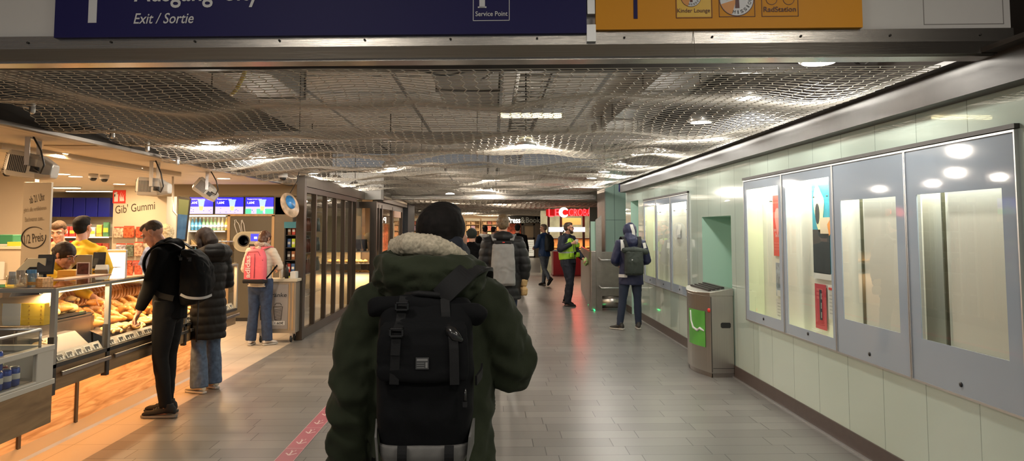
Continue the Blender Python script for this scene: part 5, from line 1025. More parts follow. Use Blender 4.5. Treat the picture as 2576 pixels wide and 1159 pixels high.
M_lit = mat('letters_lit', (.9, .9, .9), .4, emit=(1, .97, .9), estr=1.1); M_dimc = mat('letters_dim', (.35, .38, .38), .4)
board_text(ps, 'Press', (1276, 561), (1309, 546), FY-.01, M_lit, 0, .02); board_text(ps, '&', (1310, 561), (1321, 546), FY-.01, M_dimc, 0, .02); board_text(ps, 'Books', (1323, 560), (1364, 546), FY-.01, M_dimc, 0, .01)
p, q = at_y(1274, 578, FY+.5), at_y(1310, 562, FY+.5); lt = thing('red_display', 'small bright red display below the bookshop sign', 'display', (p.x, FY+.5, 0)); MB().box(p.x, q.x, FY+.5, FY+.55, 0, q.z).build('panel', mat('display_red', (.65, .12, .06), .5, noise_s=6, noise_a=.6), lt)
dr = thing('shop_door', 'dark framed glass door under the bookshop sign', 'door', (2.2, FY, 0)); a, b = at_y(1312, 648, FY), at_y(1346, 562, FY)
MB().box(a.x, a.x+.12, FY, FY+.1, 0, b.z).box(b.x-.1, b.x, FY, FY+.1, 0, b.z).box(a.x, b.x, FY, FY+.1, b.z-.1, b.z).box(a.x, b.x, FY, FY+.1, 0, .12).box(a.x, b.x, FY, FY+.1, 1.05, 1.15).build('frame', M_brown, dr); MB().box(a.x+.12, b.x-.1, FY+.04, FY+.05, 1.15, b.z-.1).build('pane', mat('door_glass', (.20, .15, .10), .2), dr)
p, q = at_y(1321, 644, FY-.02), at_y(1343, 603, FY-.02); nt = thing('door_notice', 'large white notice sheet on the lower half of the shop door', 'notice', p); MB().box(p.x, q.x, FY-.02, FY-.01, p.z, q.z).build('sheet', mat('paper_glow', (.75, .72, .62), .6, emit=(.9, .85, .7), estr=.35), nt)  # plain paper given a faint glow of its own to look brightly lit
for k in range(6): board_text(nt, 'mmm mmmm mm', (1323, 610+k*5), (1341, 608+k*5), FY-.021, M_ptxt, 0)
struct(MB().box(b.x, 4.2, FY, FY+.2, 0, 3.1), 'wall_far.003', mat('wall_dark_far', (.08, .06, .045), .6)); struct(MB().box(p.x-1.3, a.x, FY+.9, FY+1, 0, 2.5), 'wall_far.004', M_brownp)
# croissant kiosk
KY = 27.0
kk = thing('snack_kiosk', 'red fronted snack kiosk with glowing displays behind the guard', 'kiosk', (2.8, KY, 0)); a, b = at_y(1392, 690, KY), at_y(1466, 632, KY); M_kr = mat('kiosk_red', (.28, .012, .02), .35)
MB().box(a.x, b.x+.8, KY, KY+.8, .04, b.z).build('counter_front', M_kr, kk); MB().box(a.x-.03, b.x+.8, KY-.03, KY+.8, 0, .05).build('plinth', mat('plinth_red', (.15, .01, .01), .4), kk)
p, q = at_y(1376, 632, KY), at_y(1466, 598, KY); MB().box(p.x, q.x+.8, KY+.02, KY+.6, b.z, b.z+.06).build('display_floor', M_alu, kk); MB().poly([(p.x, KY, b.z+.05), (q.x+.8, KY, b.z+.05), (q.x+.8, KY, q.z), (p.x, KY, q.z)]).build('display_glass', M_glass, kk)
MB().box(p.x, q.x+.8, KY+.6, KY+.65, b.z, 1.32).build('display_back', mat('kiosk_orange', (.75, .38, .15), .5), kk); MB().box(p.x, q.x+.8, KY+.02, KY+.6, q.z-.02, q.z).build('display_top', M_alu, kk)
lamp('AREA', 'kiosk_light', (2.9, KY+.2, q.z-.04), 16, (1, .62, .32), 1.6, .1); lamp('AREA', 'kiosk_light', (2.9, KY+1.0, 2.35), 30, (1, .84, .6), 1.6, .6)
MB().box(1.8, 5.0, KY+2.0, KY+2.1, 0, 2.33).build('rear_wall', mat('kiosk_wall', (.34, .36, .26), .5, noise_s=3, noise_a=.3), kk)
for px in (1380, 1411, 1468): a = at_y(px, 560, KY); MB().box(a.x-.04, a.x+.04, KY-.04, KY+.04, b.z, 2.33).build('post', M_brown, kk)
p, q = at_y(1380, 583, KY-.06), at_y(1440, 571, KY-.06); MB().box(p.x, q.x+.45, KY-.06, KY-.02, p.z, q.z).build('menu_strip', mat('strip_white', (.8, .95, 1), .3, emit=(.70, .95, 1), estr=.75), kk)
p, q = at_y(1411, 565, KY+.9), at_y(1462, 548, KY+.9); MB().box(p.x, q.x, KY+.9, KY+.95, p.z, q.z).build('orange_panel', mat('panel_amber', (.9, .5, .15), .4, emit=(1, .5, .15), estr=.5), kk)
random.seed(2)
for i in range(12): pastry('croissant', 'croissant', M_bun, 'croissant in the lit kiosk display behind the guard', 'croissants of the kiosk', (2.0+i*.14, KY+.25+random.uniform(-.08, .08), b.z+.09), (0, 0, random.uniform(0, 3)), 1.4)
M_neon = mat('neon_red', (1, .05, .05), .3, emit=(1, .05, .06), estr=2.6); M_neonw = mat('neon_white', (1, 1, 1), .3, emit=(1, .93, .9), estr=1.3)
ks = thing('neon_sign', 'red neon sign reading LE CROBAG with a white crescent', 'sign', (2.8, KY-.2, 2.1)); ky = KY-.3
p, q = at_y(1374, 545, ky), at_y(1506, 524, ky); MB().box(p.x, q.x, ky+.06, ky+.12, p.z+.03, q.z-.03).build('raceway', mat('raceway_red', (.30, .01, .01), .4, emit=(.7, .01, .01), estr=.3), ks)
for tx, xa, xb, ya, yb in (('L', 1380, 1392, 545, 525), ('E', 1396, 1410, 543, 525), ('CROBAG', 1431, 1499, 543, 525)):
    a, b = at_y(xa, ya, ky), at_y(xb, yb, ky); text(tx, M_neon, ks, (0, ky, 0), (1, 0, 0), (0, 0, 1), (a.x, b.x, a.z, b.z), bold=.0, depth=.003)
c = at_y(1420, 534, ky-.02); mb = MB(); pts = [c+V((.135*cos(t), 0, .135*sin(t))) for t in [R(40)+R(280)*i/20 for i in range(21)]]; mb.tube(pts, [.02+.045*sin(pi*i/20) for i in range(21)], 8, rnd=True); mb.build('crescent', M_neonw, ks)
p = at_y(1441, 533, 23); lamp('POINT', 'neon_spill', (2.9, KY-.6, 2.2), 30, (1, .06, .05), .2)
# right hand end: second neon letter seen past the fin, shelf shops far right
struct(MB().box(3.4, 8, 18.6, 18.7, 0, 3.2), 'wall_side.001', M_mintn)
tag(MB().box(2.9, 3.5, 23.0, 23.1, 0, 2.3).build('glass_fin_panel', mat('panel_steel_grey', (.30, .28, .25), .25, .6)), 'grey metal panel standing beyond the steel barrier', 'panel')
# ================================================================ PEOPLE
def evalmesh(o): return bpy.data.meshes.new_from_object(o.evaluated_get(bpy.context.evaluated_depsgraph_get()))
def organic(mb, name, mats, parent=None, voxel=.012, smooth=4, disp=None, pick=None, loc=None, rz=0):
    """solids fused into one continuous skin, smoothed, optionally displaced by cloth or hair folds"""
    me = mb.mesh('tmp', mats); o = bpy.data.objects.new('tmp', me); S.collection.objects.link(o)
    r = o.modifiers.new('r', 'REMESH'); r.mode = 'VOXEL'; r.voxel_size = voxel; r.use_smooth_shade = True
    s = o.modifiers.new('s', 'SMOOTH'); s.factor = .5; s.iterations = smooth
    m2 = evalmesh(o); bpy.data.objects.remove(o); bpy.data.meshes.remove(me); m2.name = name
    if disp:
        ns = [v.normal.copy() for v in m2.vertices]
        for v, n in zip(m2.vertices, ns): v.co = v.co+n*disp(v.co, n)
    m2.materials.clear()
    for mt in (mats if isinstance(mats, (list, tuple)) else [mats]): m2.materials.append(mt)
    for p in m2.polygons: p.use_smooth = True
    if pick:
        for p in m2.polygons: p.material_index = pick(p.center, p.normal)
    m2.update(); ob = bpy.data.objects.new(name, m2); S.collection.objects.link(ob)
    if parent is not None: ob.parent = parent
    if loc is not None: ob.location = loc; ob.rotation_euler = (0, 0, rz); ROOTM[ob.name] = Matrix.Translation(V(loc))@Matrix.Rotation(rz, 4, 'Z')
    return ob
def folds(amp, sc=(7, 7, 4), seed=0, fine=.3):
    def f(c, n):
        p = V((c.x*sc[0]+seed, c.y*sc[1], c.z*sc[2])); a = noise.noise(p+V((noise.noise(p*.7), 0, noise.noise(p*.9+V((5, 0, 0)))))*1.2)
        return amp*((1-abs(a)*2.6)*.6)+amp*fine*noise.noise(V((c.x*30+seed, c.y*30, c.z*22)))
    return f
def puffs(amp, h, z0=0, seed=0):
    w = folds(amp*.5, seed=seed)
    def f(c, n): return amp*(sqrt(abs(sin(pi*(c.z-z0)/h)))-.6)+w(c, n)
    return f
def fur(amp, s=90): return lambda c, n: amp*noise.noise(c*s)+amp*.6*noise.noise(c*s*2.1)
SKIN = mat('skin_fair', (.58, .31, .21), .5, noise_s=14, noise_a=.10, bump=.1, bump_s=120); SKIN2 = mat('skin_rosy', (.62, .30, .20), .5, noise_s=14, noise_a=.14)
J0 = dict(pel=(0, 0, .95), che=(0, 0, 1.28), nek=(0, -.01, 1.47), hed=(0, .02, 1.65), shR=(.185, 0, 1.42), elR=(.235, -.03, 1.13), wrR=(.245, .03, .88), hipR=(.09, 0, .93), knR=(.10, .02, .50), anR=(.11, -.03, .085),
          shL=(-.185, 0, 1.42), elL=(-.235, -.03, 1.13), wrL=(-.245, .03, .88), hipL=(-.09, 0, .93), knL=(-.10, .02, .50), anL=(-.11, -.03, .085))
def hand(mb, wr, el, side, palm, curl=.5, s=1.0):
    wr, el = V(wr), V(el); d = (wr-el).normalized(); pn = V(palm); pn = (pn-d*pn.dot(d)).normalized(); t = d.cross(pn)*side    # t towards the thumb
    c0 = wr+d*.01
    rs = []
    for q, w, h in ((0, .026, .019), (.025, .033, .017), (.055, .040, .015), (.085, .041, .013), (.098, .036, .010)):
        c = c0+d*q*s; rs.append([c+t*(w*s*cos(2*pi*j/12))+pn*(h*s*sin(2*pi*j/12)) for j in range(12)])
    mb.rings(rs)
    for i, (o, L) in enumerate(((.030, .070), (.010, .078), (-.011, .073), (-.030, .058))):
        p = c0+d*.088*s+t*o*s; a = R(12)+curl*R(14)*(1+.18*i); pts = [p-d*.015, p]; dr = d.copy(); tt = 0
        for L_ in (.42, .33, .25):
            tt += a*(1.0+curl*1.1); v = d*cos(tt)+pn*sin(tt); p = p+v*(L*L_*s); pts.append(p)
        mb.tube(pts, [.0088*s, .0088*s, .0085*s, .008*s, .0068*s], 8, rnd=True)
    p = c0+d*.022*s+t*.024*s; v1 = (t*.75+d*.65+pn*.25).normalized(); v2 = (t*.25+d*.85+pn*(.35+curl*.3)).normalized()
    mb.tube([p-v1*.01, p+v1*.032*s, p+v1*.032*s+v2*.032*s, p+v1*.032*s+v2*.055*s], [.012*s, .0105*s, .0095*s, .0075*s], 8, rnd=True)
def head_mb(mb, c, M, jaw=1.0):
    H = lambda x, y, z: V(c)+M@V((x, y, z)); E = lambda x, y, z, a, b, cc: mb.ell(H(x, y, z), a, b, cc, M, 20, 14)
    E(0, -.014, .036, .075, .093, .086); E(0, .030, -.022, .060*jaw, .060, .086); E(0, .052, -.078, .042*jaw, .036, .032); E(0, .074, -.098, .017, .014, .013)
    for s in (-1, 1):
        E(s*.034, .062, -.018, .024, .022, .026); mb.tube([H(s*.012, .084, .036), H(s*.036, .080, .038), H(s*.056, .062, .030)], [.009, .010, .008], 8, rnd=True)
        mb.tube([H(s*.074, -.012, -.028), H(s*.080, -.008, .004), H(s*.083, -.016, .026), H(s*.080, -.028, .022), H(s*.078, -.028, -.002)], [.007, .007, .008, .008, .007], 8, rnd=True); E(s*.076, -.016, .0, .007, .016, .024)
    mb.tube([H(0, .082, .026), H(0, .094, .008), H(0, .108, -.012), H(0, .100, -.022)], [.007, .008, .011, .010], 10, rnd=True)
    for s in (-1, 1): E(s*.012, .096, -.018, .008, .010, .007)
    mb.tube([H(-.022, .080, -.052), H(-.008, .090, -.048), H(.008, .090, -.048), H(.022, .080, -.052)], [.004, .006, .006, .004], 8, rnd=True); mb.tube([H(-.018, .080, -.060), H(0, .088, -.062), H(.018, .080, -.060)], [.004, .0065, .004], 8, rnd=True)
def torso_rings(J, st, n=24):
    """st: list of (t, rx, ry, fwd); t 0 pelvis, 1 chest, 2 neck; below 0 straight on down"""
    P, C, N = V(J['pel']), V(J['che']), V(J['nek']); rs = []
    for t, rx, ry, fw in st:
        if t < 0: c = P+V((0, 0, t)); d = V((0, 0, 1)).lerp((C-P).normalized(), max(0, 1+t*6)).normalized(); lat = V(J['hipR'])-V(J['hipL'])
        elif t <= 1: c = P.lerp(C, t); d = (C-P).normalized(); lat = (V(J['hipR'])-V(J['hipL'])).normalized().lerp((V(J['shR'])-V(J['shL'])).normalized(), t)
        else: c = C.lerp(N, t-1); d = (N-C).normalized().lerp((C-P).normalized(), .4); lat = V(J['shR'])-V(J['shL'])
        lat = (lat-d*lat.dot(d)).normalized(); f = d.cross(lat).normalized(); c = c+f*fw
        rs.append([c+lat*(rx*cos(2*pi*j/n))+f*(ry*sin(2*pi*j/n)*(1 if abs(cos(2*pi*j/n)) < 2 else 1)) for j in range(n)])
    return rs
def limb(mb, pts, rad, n=14): return mb.tube(pts, rad, n, rnd=True)
def person(nm_label, loc, rz, s=1.0, Jo={}, look=(0, 0, 0), skin=None, vox=.008, girth=1.0, palms=None, curl=(.5, .5), eyes=False, jaw=1.0, group=None):
    J = {k: V(v) for k, v in {**J0, **Jo}.items()}; J = {k: v*s for k, v in J.items()}
    g = girth*s; mb = MB(); M = Euler((look[0], look[1], look[2])).to_matrix()
    mb.rings(torso_rings(J, [(-.10, .10*g, .085*g, 0), (0, .155*g, .105*g, 0), (.45, .135*g, .095*g, .01), (.9, .155*g, .11*g, .01), (1.3, .165*g, .105*g, 0), (1.75, .13*g, .075*g, 0), (1.95, .065*s, .06*s, 0)]))
    limb(mb, [J['nek']-V((0, 0, .05)), J['nek'], J['hed']-M@V((0, .012, .045))*s], [.06*s, .056*s, .052*s])
    head_mb(mb, J['hed'], M@Matrix.Scale(s, 3), jaw)
    for S_ in ('R', 'L'):
        sg_ = 1 if S_ == 'R' else -1
        limb(mb, [J['sh'+S_]*1, J['sh'+S_].lerp(J['el'+S_], .5), J['el'+S_]], [.052*g, .046*g, .037*g]); limb(mb, [J['el'+S_], J['el'+S_].lerp(J['wr'+S_], .35), J['wr'+S_]], [.038*g, .040*g, .026*s])
        pm = (palms or {}).get(S_, (-sg_, .1, 0)); hand(mb, J['wr'+S_], J['el'+S_], -sg_, pm, curl[0 if S_ == 'R' else 1], s)
        limb(mb, [J['hip'+S_], J['hip'+S_].lerp(J['kn'+S_], .5), J['kn'+S_]], [.088*g, .072*g, .052*g]); limb(mb, [J['kn'+S_], J['kn'+S_].lerp(J['an'+S_], .35), J['an'+S_]], [.050*g, .052*g, .034*s])
        f = J.get('ft'+S_, V((.06*sg_*.3, 1, 0))); f = V((f.x, f.y, 0)).normalized() if f.length > 0 else V((0, 1, 0))
        limb(mb, [J['an'+S_]-V((0, 0, .03*s)), J['an'+S_]+f*.09*s-V((0, 0, .045*s))], [.032*s, .024*s])
    b = organic(mb, 'person', [skin or SKIN], None, vox*s, 3, loc=loc, rz=rz); tag(b, nm_label, 'person', group)
    if eyes:
        for sx in (-1, 1):
            c = J['hed']+M@V((sx*.031, .072, .012))*s; e = MB().ell(c, .0135*s, .0135*s, .0135*s).build('eye', mat('eye_white', (.30, .26, .23), .3), b, local=True)
            MB().ell(c+M@V((0, .0105, -.002))*s, .006*s, .004*s, .006*s).build('iris', mat('iris_dark', (.05, .03, .02), .1), e, local=True)
    return b, J, M
def brows(b, J, M, s, col):
    for sx in (-1, 1): MB().tube([J['hed']+M@V((sx*x, y, z))*s for x, y, z in ((.016, .092, .036), (.034, .090, .042), (.052, .074, .036))], [.003*s, .0045*s, .003*s], 6, rnd=True).build('eyebrow', col, b, local=True)
def hair_short(b, J, M, s, m, vol=1.0, top=.0, vox=.006, fr=.0, name='hair', nape=.0, crop=False):
    mb = MB(); H = lambda x, y, z: J['hed']+M@V((x, y, z))*s; E = lambda x, y, z, a, bb, c: mb.ell(H(x, y, z), a*s, bb*s, c*s, M, 20, 14)
    if crop: E(0, -.022, .042, .0768, .0885, .0805); E(0, .022, .090, .058, .060, .034); return organic(mb, name, m, b, vox*s, 3, disp=fur(.0012*s, 70))
    E(0, -.026, .050, .080*vol, .090*vol, .080*vol); E(0, -.046, .014-nape, .070*vol, .068*vol, .078); E(0, .012+fr, .086+top, .062*vol, .072*vol, .040*vol)
    return organic(mb, name, m, b, vox*s, 3, disp=fur(.0016*s, 55))
def shoe(b, J, s, S_, m, msole, f=(0, 1, 0), pitch=0, L=.29, name='shoe'):
    a = J['an'+S_]; f = V(f).normalized(); Rm = Matrix.Rotation(math.atan2(f.y, f.x)-pi/2, 3, 'Z')@Matrix.Rotation(pitch, 3, 'X'); base = a-V((0, 0, .085*s)) if pitch == 0 else a+Rm@V((0, 0, -.085*s))
    T = lambda x, y, z: base+Rm@V((x*s, y*s, z*s)); k = L/.29; rs = []
    for y, w, h, z in ((-.082, .020, .022, .035), (-.072, .032, .045, .05), (-.03, .036, .055, .058), (.02, .036, .05, .052), (.07, .040, .036, .040), (.12, .044, .028, .033), (.165, .040, .023, .029), (.193, .022, .014, .024)):
        rs.append([T(w*cos(2*pi*j/14), y*k, z+h*sin(2*pi*j/14)*(1 if sin(2*pi*j/14) > 0 else .5)) for j in range(14)])
    mb = MB(); mb.rings(rs); mb.tube([T(0, -.02, .06), T(0, -.025, .12)], [.043*s, .040*s], 14)
    o = organic(mb, name, m, b, .008*s, 2); pts = [(.0, -.092), (.03, -.085), (.038, -.04), (.034, .02), (.045, .09), (.043, .15), (.022, .197), (-.015, .200), (-.040, .165), (-.045, .10), (-.036, .02), (-.036, -.05), (-.026, -.085)]
    MB().prism([T(x*1.02, y*k*1.01, .0) for x, y in pts], Rm@V((0, 0, .020*s))).build('sole', msole, o, local=True, bevel=.004); 
    mb = MB()
    for q in range(4): mb.tube([T(-.022, .035+q*.022, .092-q*.009), T(0, .04+q*.022, .100-q*.010), T(.022, .035+q*.022, .092-q*.009)], .0028*s, 5)
    mb.build('laces', msole, o, local=True); return o
def trousers(b, J, s, m, g=1.0, flare=0, vox=.012, amp=.006, cuff=.0, seed=1, st=None):
    mb = MB(); mb.rings(torso_rings(J, st or [(-.16, .06*g*s, .07*g*s, 0), (-.10, .15*g*s, .115*g*s, -.005), (0, .168*g*s, .12*g*s, -.005), (.25, .155*g*s, .112*g*s, 0)]))
    for S_ in ('R', 'L'):
        h, k, a = J['hip'+S_], J['kn'+S_], J['an'+S_]; e = a+(k-a).normalized()*cuff*s
        mb.tube([h+V((0, 0, .085*s)), h, h.lerp(k, .5), k, k.lerp(e, .5), e-V((0, 0, .02))], [.092*g*s, .100*g*s, .086*g*s, (.066+flare*.2)*g*s, (.062+flare*.6)*g*s, (.052+flare)*g*s], 18)
    return organic(mb, 'trousers', m, b, vox*s, 4, disp=folds(amp, (9, 9, 5), seed))
def jacket(b, J, s, m, g=1.0, low=-.15, arm=1.0, vox=.012, amp=.009, disp=None, name='jacket', seed=0, collar=.07, st=None, pick=None, extra=None, cuffback=.02, smooth=4, hem=1.0):
    mb = MB(); P = 1.0
    mb.rings(torso_rings(J, st or [(low, .185*g*s*hem, .145*g*s*hem, 0), (0, .180*g*s, .135*g*s, 0), (.5, .165*g*s, .130*g*s, .005), (1, .185*g*s, .140*g*s, .005), (1.4, .190*g*s, .130*g*s, 0), (1.75, .150*g*s, .095*g*s, 0), (1.97, .085*s, .08*s, 0)]))
    if collar: mb.tube([J['nek']-V((0, 0, .04*s)), J['nek'].lerp(J['hed'], .28)], [.088*s, .076*s+collar*.1], 18)
    for S_ in ('R', 'L'):
        sh, el, wr = J['sh'+S_], J['el'+S_], J['wr'+S_]; e = wr+(el-wr).normalized()*cuffback*s; c = J['nek'].lerp(sh, .35)-V((0, 0, .03*s))
        mb.tube([J['nek'].lerp(J['hed'], .16), J['nek'].lerp(sh, .5)+V((0, 0, .008*s)), sh], [.056*s, .058*s, .07*s*min(1, arm)], 14, rnd=True); mb.tube([c, sh, sh.lerp(el, .5), el], [.075*arm*s, .076*arm*s, .068*arm*s, .062*arm*s], 16, rnd=True); mb.tube([el, el.lerp(e, .5), e], [.062*arm*s, .055*arm*s, .044*arm*s], 16); mb.ell(el, .062*arm*s, .062*arm*s, .062*arm*s)
    if extra: extra(mb)
    return organic(mb, name, m, b, vox*s, smooth, disp=disp or folds(amp, seed=seed), pick=pick)
def garment_tube(b, pts, rad, m, name, vox=.01, amp=.004, n=18, s=1.0, flat=1.0, disp=None, up=None): return organic(MB().tube(pts, rad, n, rnd=True, flat=flat, up=up), name, m, b, vox, 3, disp=disp or folds(amp, (12, 12, 12)))
def strip(mb, pts, w, th, ns, m=0):
    """flat webbing along pts; ns: outward direction"""
    pts = [V(p) for p in pts]; rs = []; k = len(pts)
    N_ = [V(q).normalized() for q in (ns if isinstance(ns, list) else [ns]*k)]; P_ = []; Q_ = []
    for i in range(k-1):
        a, b, c, d = pts[max(0, i-1)], pts[i], pts[i+1], pts[min(k-1, i+2)]
        for t in (0, .25, .5, .75): P_.append(.5*((2*b)+(c-a)*t+(2*a-5*b+4*c-d)*t*t+(3*b-a-3*c+d)*t**3)); Q_.append(N_[i].lerp(N_[i+1], t))
    pts = P_+[pts[-1]]; ns = Q_+[N_[-1]]
    for i, p in enumerate(pts):
        d = (pts[min(i+1, len(pts)-1)]-pts[max(i-1, 0)]).normalized(); n = V(ns[i] if isinstance(ns, list) else ns); n = (n-d*n.dot(d)).normalized(); x = d.cross(n)
        rs.append([p+x*w/2, p+x*w/2+n*th, p-x*w/2+n*th, p-x*w/2])
    return mb.rings(rs, m, sm=False)
M_blk = mat('cloth_black', (.0035, .0035, .004), .9, spec=.12); M_blk2 = mat('cloth_black_soft', (.011, .010, .011), .7, spec=.3); M_jean = mat('denim_dark', (.018, .03, .07), .8, noise_s=30, noise_a=.25); M_jean2 = mat('denim_blue', (.075, .115, .19), .8, noise_s=25, noise_a=.3); M_nav = mat('cloth_navy', (.012, .018, .05), .7)
M_soleb = mat('sole_black', (.02, .02, .02), .6); M_solew = mat('sole_white', (.55, .52, .48), .5); M_hairb = mat('hair_black', (.007, .005, .0045), .8, spec=.25, noise_s=60, noise_a=.5); M_hairbr = mat('hair_brown', (.06, .032, .018), .5, noise_s=60, noise_a=.5)
CUR = [0]
def backpack(label, b, rows, m, loc, rz, vox=.010, amp=.006, seed=3, name='backpack', parts=None, flatback=None, smooth=3):
    """rows: (z, half width, depth, y of back face) in the wearer's frame, pack lies on the -y side"""
    mb = MB(); rs = []
    for z, w, d, y0 in rows:
        rs.append([(sgnpow(cos(t), .55)*w, y0-d/2+sgnpow(sin(t), .6)*d/2, z) for t in [2*pi*j/28 for j in range(28)]])
    mb.rings(rs)
    root = organic(mb, name, m, None, vox, smooth, disp=folds(amp, (9, 9, 9), seed), loc=loc, rz=rz); return tag(root, label, 'backpack')
def sgnpow(x, p): return (1 if x >= 0 else -1)*abs(x)**p
# ---------------------------------------------------------------- 1 the man in the olive parka, seen from behind (walking away)
L1 = (-.195, 2.52, 0); J1 = dict(pel=(0, 0, .95), che=(0, .01, 1.26), nek=(0, 0, 1.45), hed=(.025, .05, 1.600), shR=(.18, .0, 1.395), elR=(.245, .03, 1.21), wrR=(.16, .26, 1.28), shL=(-.18, 0, 1.395), elL=(-.232, -.01, 1.14), wrL=(-.282, .05, .87), knR=(.10, .10, .50), anR=(.11, .02, .10), anL=(-.11, -.20, .14), knL=(-.10, -.03, .52))
b1, J, M = person('man in an olive parka seen from behind, nearest in the middle of the passage', L1, 0, 1.0, J1, (0, 0, R(-6)), SKIN, .006, palms={'R': (0, 0, 1), 'L': (1, .2, 0)}, curl=(1.2, .6))
hair_short(b1, J, M, 1.02, M_hairb, 1.02, .012, .005)
M_parka = mat('parka_olive', (.024, .030, .016), .85, spec=.2, noise_s=6, noise_a=.18, sheen=.04, bump=.12, bump_s=260); M_sherpa = mat('sherpa_cream', (.52, .45, .34), .95, noise_s=120, noise_a=.25)
shoe(b1, J, 1, 'R', M_blk, M_soleb, pitch=0); shoe(b1, J, 1, 'L', M_blk, M_soleb, pitch=R(-20)); trousers(b1, J, 1, M_blk)
def wrinkle1(c, n):
    f = folds(.016, (6, 6, 4.5), 2, .3)(c, n)+.008*(.4-1.5*abs(noise.noise(V((c.x*10, c.y*10, c.z*16)))))
    for S_, sg_ in (('L', -1),):
        if c.x < -.2: f += .007*sin(c.z*62+c.x*26+3*noise.noise(c*9))*max(0, min(1, (1.32-c.z)*6))
    if c.x > .2: f += .006*sin((c.z-c.y)*52+c.x*20+3*noise.noise(c*9))
    return f
jacket(b1, J, 1, M_parka, 1.0, -.35, 1.0, .009, disp=wrinkle1, collar=0, name='parka', st=[(-.34, .205, .165, 0), (-.1, .20, .155, 0), (.3, .190, .145, 0), (.8, .200, .15, 0), (1.2, .205, .15, 0), (1.55, .18, .13, -.005), (1.85, .12, .105, -.01), (2.0, .10, .09, -.01)],
       extra=lambda mb: [mb.tube([(sg_*.10, -.01, 1.45), (sg_*.175, .0, 1.395), (sg_*.220, .01, 1.29), (J['elR'] if sg_ > 0 else J['elL'])], [.080, .090, .092, .086], 18, rnd=True) for sg_ in (-1, 1)]+[mb.tube([J['elR'], J['wrR']], [.088, .06], 16, rnd=True), mb.tube([J['elL'], J['elL'].lerp(J['wrL'], .6), J['wrL']], [.086, .070, .062], 18)])
# hood lying on the back
def hoodw(c, n): q = c.z*46+c.x*16+5*noise.noise(c*6); return folds(.014, (5, 6, 9), 5, .2)(c, n)+.022*(.55-abs(sin(q*.5)))*max(0, .6+1.3*noise.noise(c*5))+.012*(.4-abs(noise.noise(V((c.x*13, c.y*13, c.z*34))))*1.6)
mb = MB(); hc = V((.01, -.10, 1.51))
for k in range(7):
    a = pi+pi*k/6; 
pts = [V((-.125, .05, 1.545)), V((-.125, -.07, 1.528)), V((-.095, -.155, 1.508)), V((0, -.185, 1.505)), V((.085, -.155, 1.508)), V((.110, -.07, 1.515)), V((.115, .05, 1.52))]
mb.tube(pts, [.042, .052, .058, .064, .058, .050, .036], 18, rnd=True); mb.tube([(-.12, -.10, 1.50), (0, -.15, 1.455), (.12, -.10, 1.50)], [.06, .085, .06], 18, rnd=True); mb.ell((0, -.06, 1.50), .13, .09, .06)
organic(mb, 'hood', M_parka, b1, .009, 4, disp=hoodw)
mb = MB(); mb.tube([(-.125, .06, 1.555), (-.110, -.035, 1.590), (-.065, -.10, 1.602), (.01, -.112, 1.596), (.065, -.095, 1.578), (.10, -.04, 1.560)], [.026, .034, .038, .036, .028, .018], 14, rnd=True)
organic(mb, 'sherpa_lining', M_sherpa, b1, .006, 2, disp=lambda c, n: .003*noise.noise(c*110)+.003*noise.noise(c*190))
mb = MB(); mb.tube([(-.07, .0, 1.56), (0, -.03, 1.595), (.06, -.02, 1.585), (.075, .05, 1.56), (.05, .11, 1.53)], [.045, .05, .05, .045, .04], 16, rnd=True); mb.tube([(0, .04, 1.50), (0, .04, 1.58)], [.09, .075], 18)
organic(mb, 'scarf', mat('scarf_navy', (.010, .013, .024), .85), b1, .007, 3, disp=folds(.008, (9, 9, 16), 4))
# his roll-top backpack
M_pk1 = mat('pack_black', (.0035, .0038, .0048), .88, spec=.2, bump=.2, bump_s=400, noise_s=20, noise_a=.15); M_pk2 = mat('pack_grey', (.13, .125, .12), .8, noise_s=30, noise_a=.15); M_web = mat('webbing_black', (.007, .007, .008), .7, spec=.3, bump=.2, bump_s=500); M_buck = mat('buckle_black', (.012, .012, .013), .25, coat=.3)
p1 = backpack('large black roll-top backpack with a grey base worn by the man in the olive parka', None, [(1.005, .10, .10, -.17), (1.03, .125, .15, -.165), (1.12, .138, .17, -.16), (1.25, .140, .165, -.16), (1.38, .135, .145, -.165), (1.43, .132, .11, -.165), (1.445, .12, .08, -.17)], M_pk1, L1, 0, .008, .004)
p1.rotation_euler = (0, 0, 0)
def P1(mb, nm, m, bev=0): return mb.build(nm, m, p1, local=True, bevel=bev)
mb = MB(); mb.tube([(-.145, -.245, 1.420), (-.05, -.25, 1.425), (.05, -.25, 1.412), (.15, -.245, 1.398)], [.030, .032, .033, .031], 16, rnd=True, flat=.85, up=(0, 1, 0)); organic(mb, 'rolled_top', M_pk1, p1, .007, 2, disp=folds(.006, (12, 12, 14), 8))
mb = MB(); mb.rings([[(sgnpow(cos(t), .5)*w, -.325+y-.012+sgnpow(sin(t), .5)*.016, z) for t in [2*pi*j/24 for j in range(24)]] for z, w, y in ((1.225, .118, 0.0), (1.24, .128, .0), (1.33, .128, .005), (1.372, .122, .02), (1.385, .115, .045))]); organic(mb, 'front_pocket', M_pk1, p1, .006, 3, disp=folds(.004, (8, 8, 14), 3))
mb = MB(); mb.rings([[(sgnpow(cos(t), .5)*w, -.245-y+sgnpow(sin(t), .5)*d, z) for t in [2*pi*j/28 for j in range(28)]] for z, w, y, d in ((.985, .105, 0, .06), (.995, .120, 0, .082), (1.02, .128, 0, .090), (1.045, .130, 0, .088))])
mb.add([], []); organic(mb, 'grey_base', M_pk2, p1, .006, 3)
for sx in (-1, 1): P1(MB().prism([(sx*.128, -.32, 1.0), (sx*.142, -.24, 1.03), (sx*.144, -.235, 1.10), (sx*.134, -.325, 1.07)], (-sx*.006, -.002, 0)), 'grey_side_patch', M_pk2)
wstrip = lambda *a: (lambda q: (strip(q, *a), P1(q, 'webbing', M_web)))(MB())
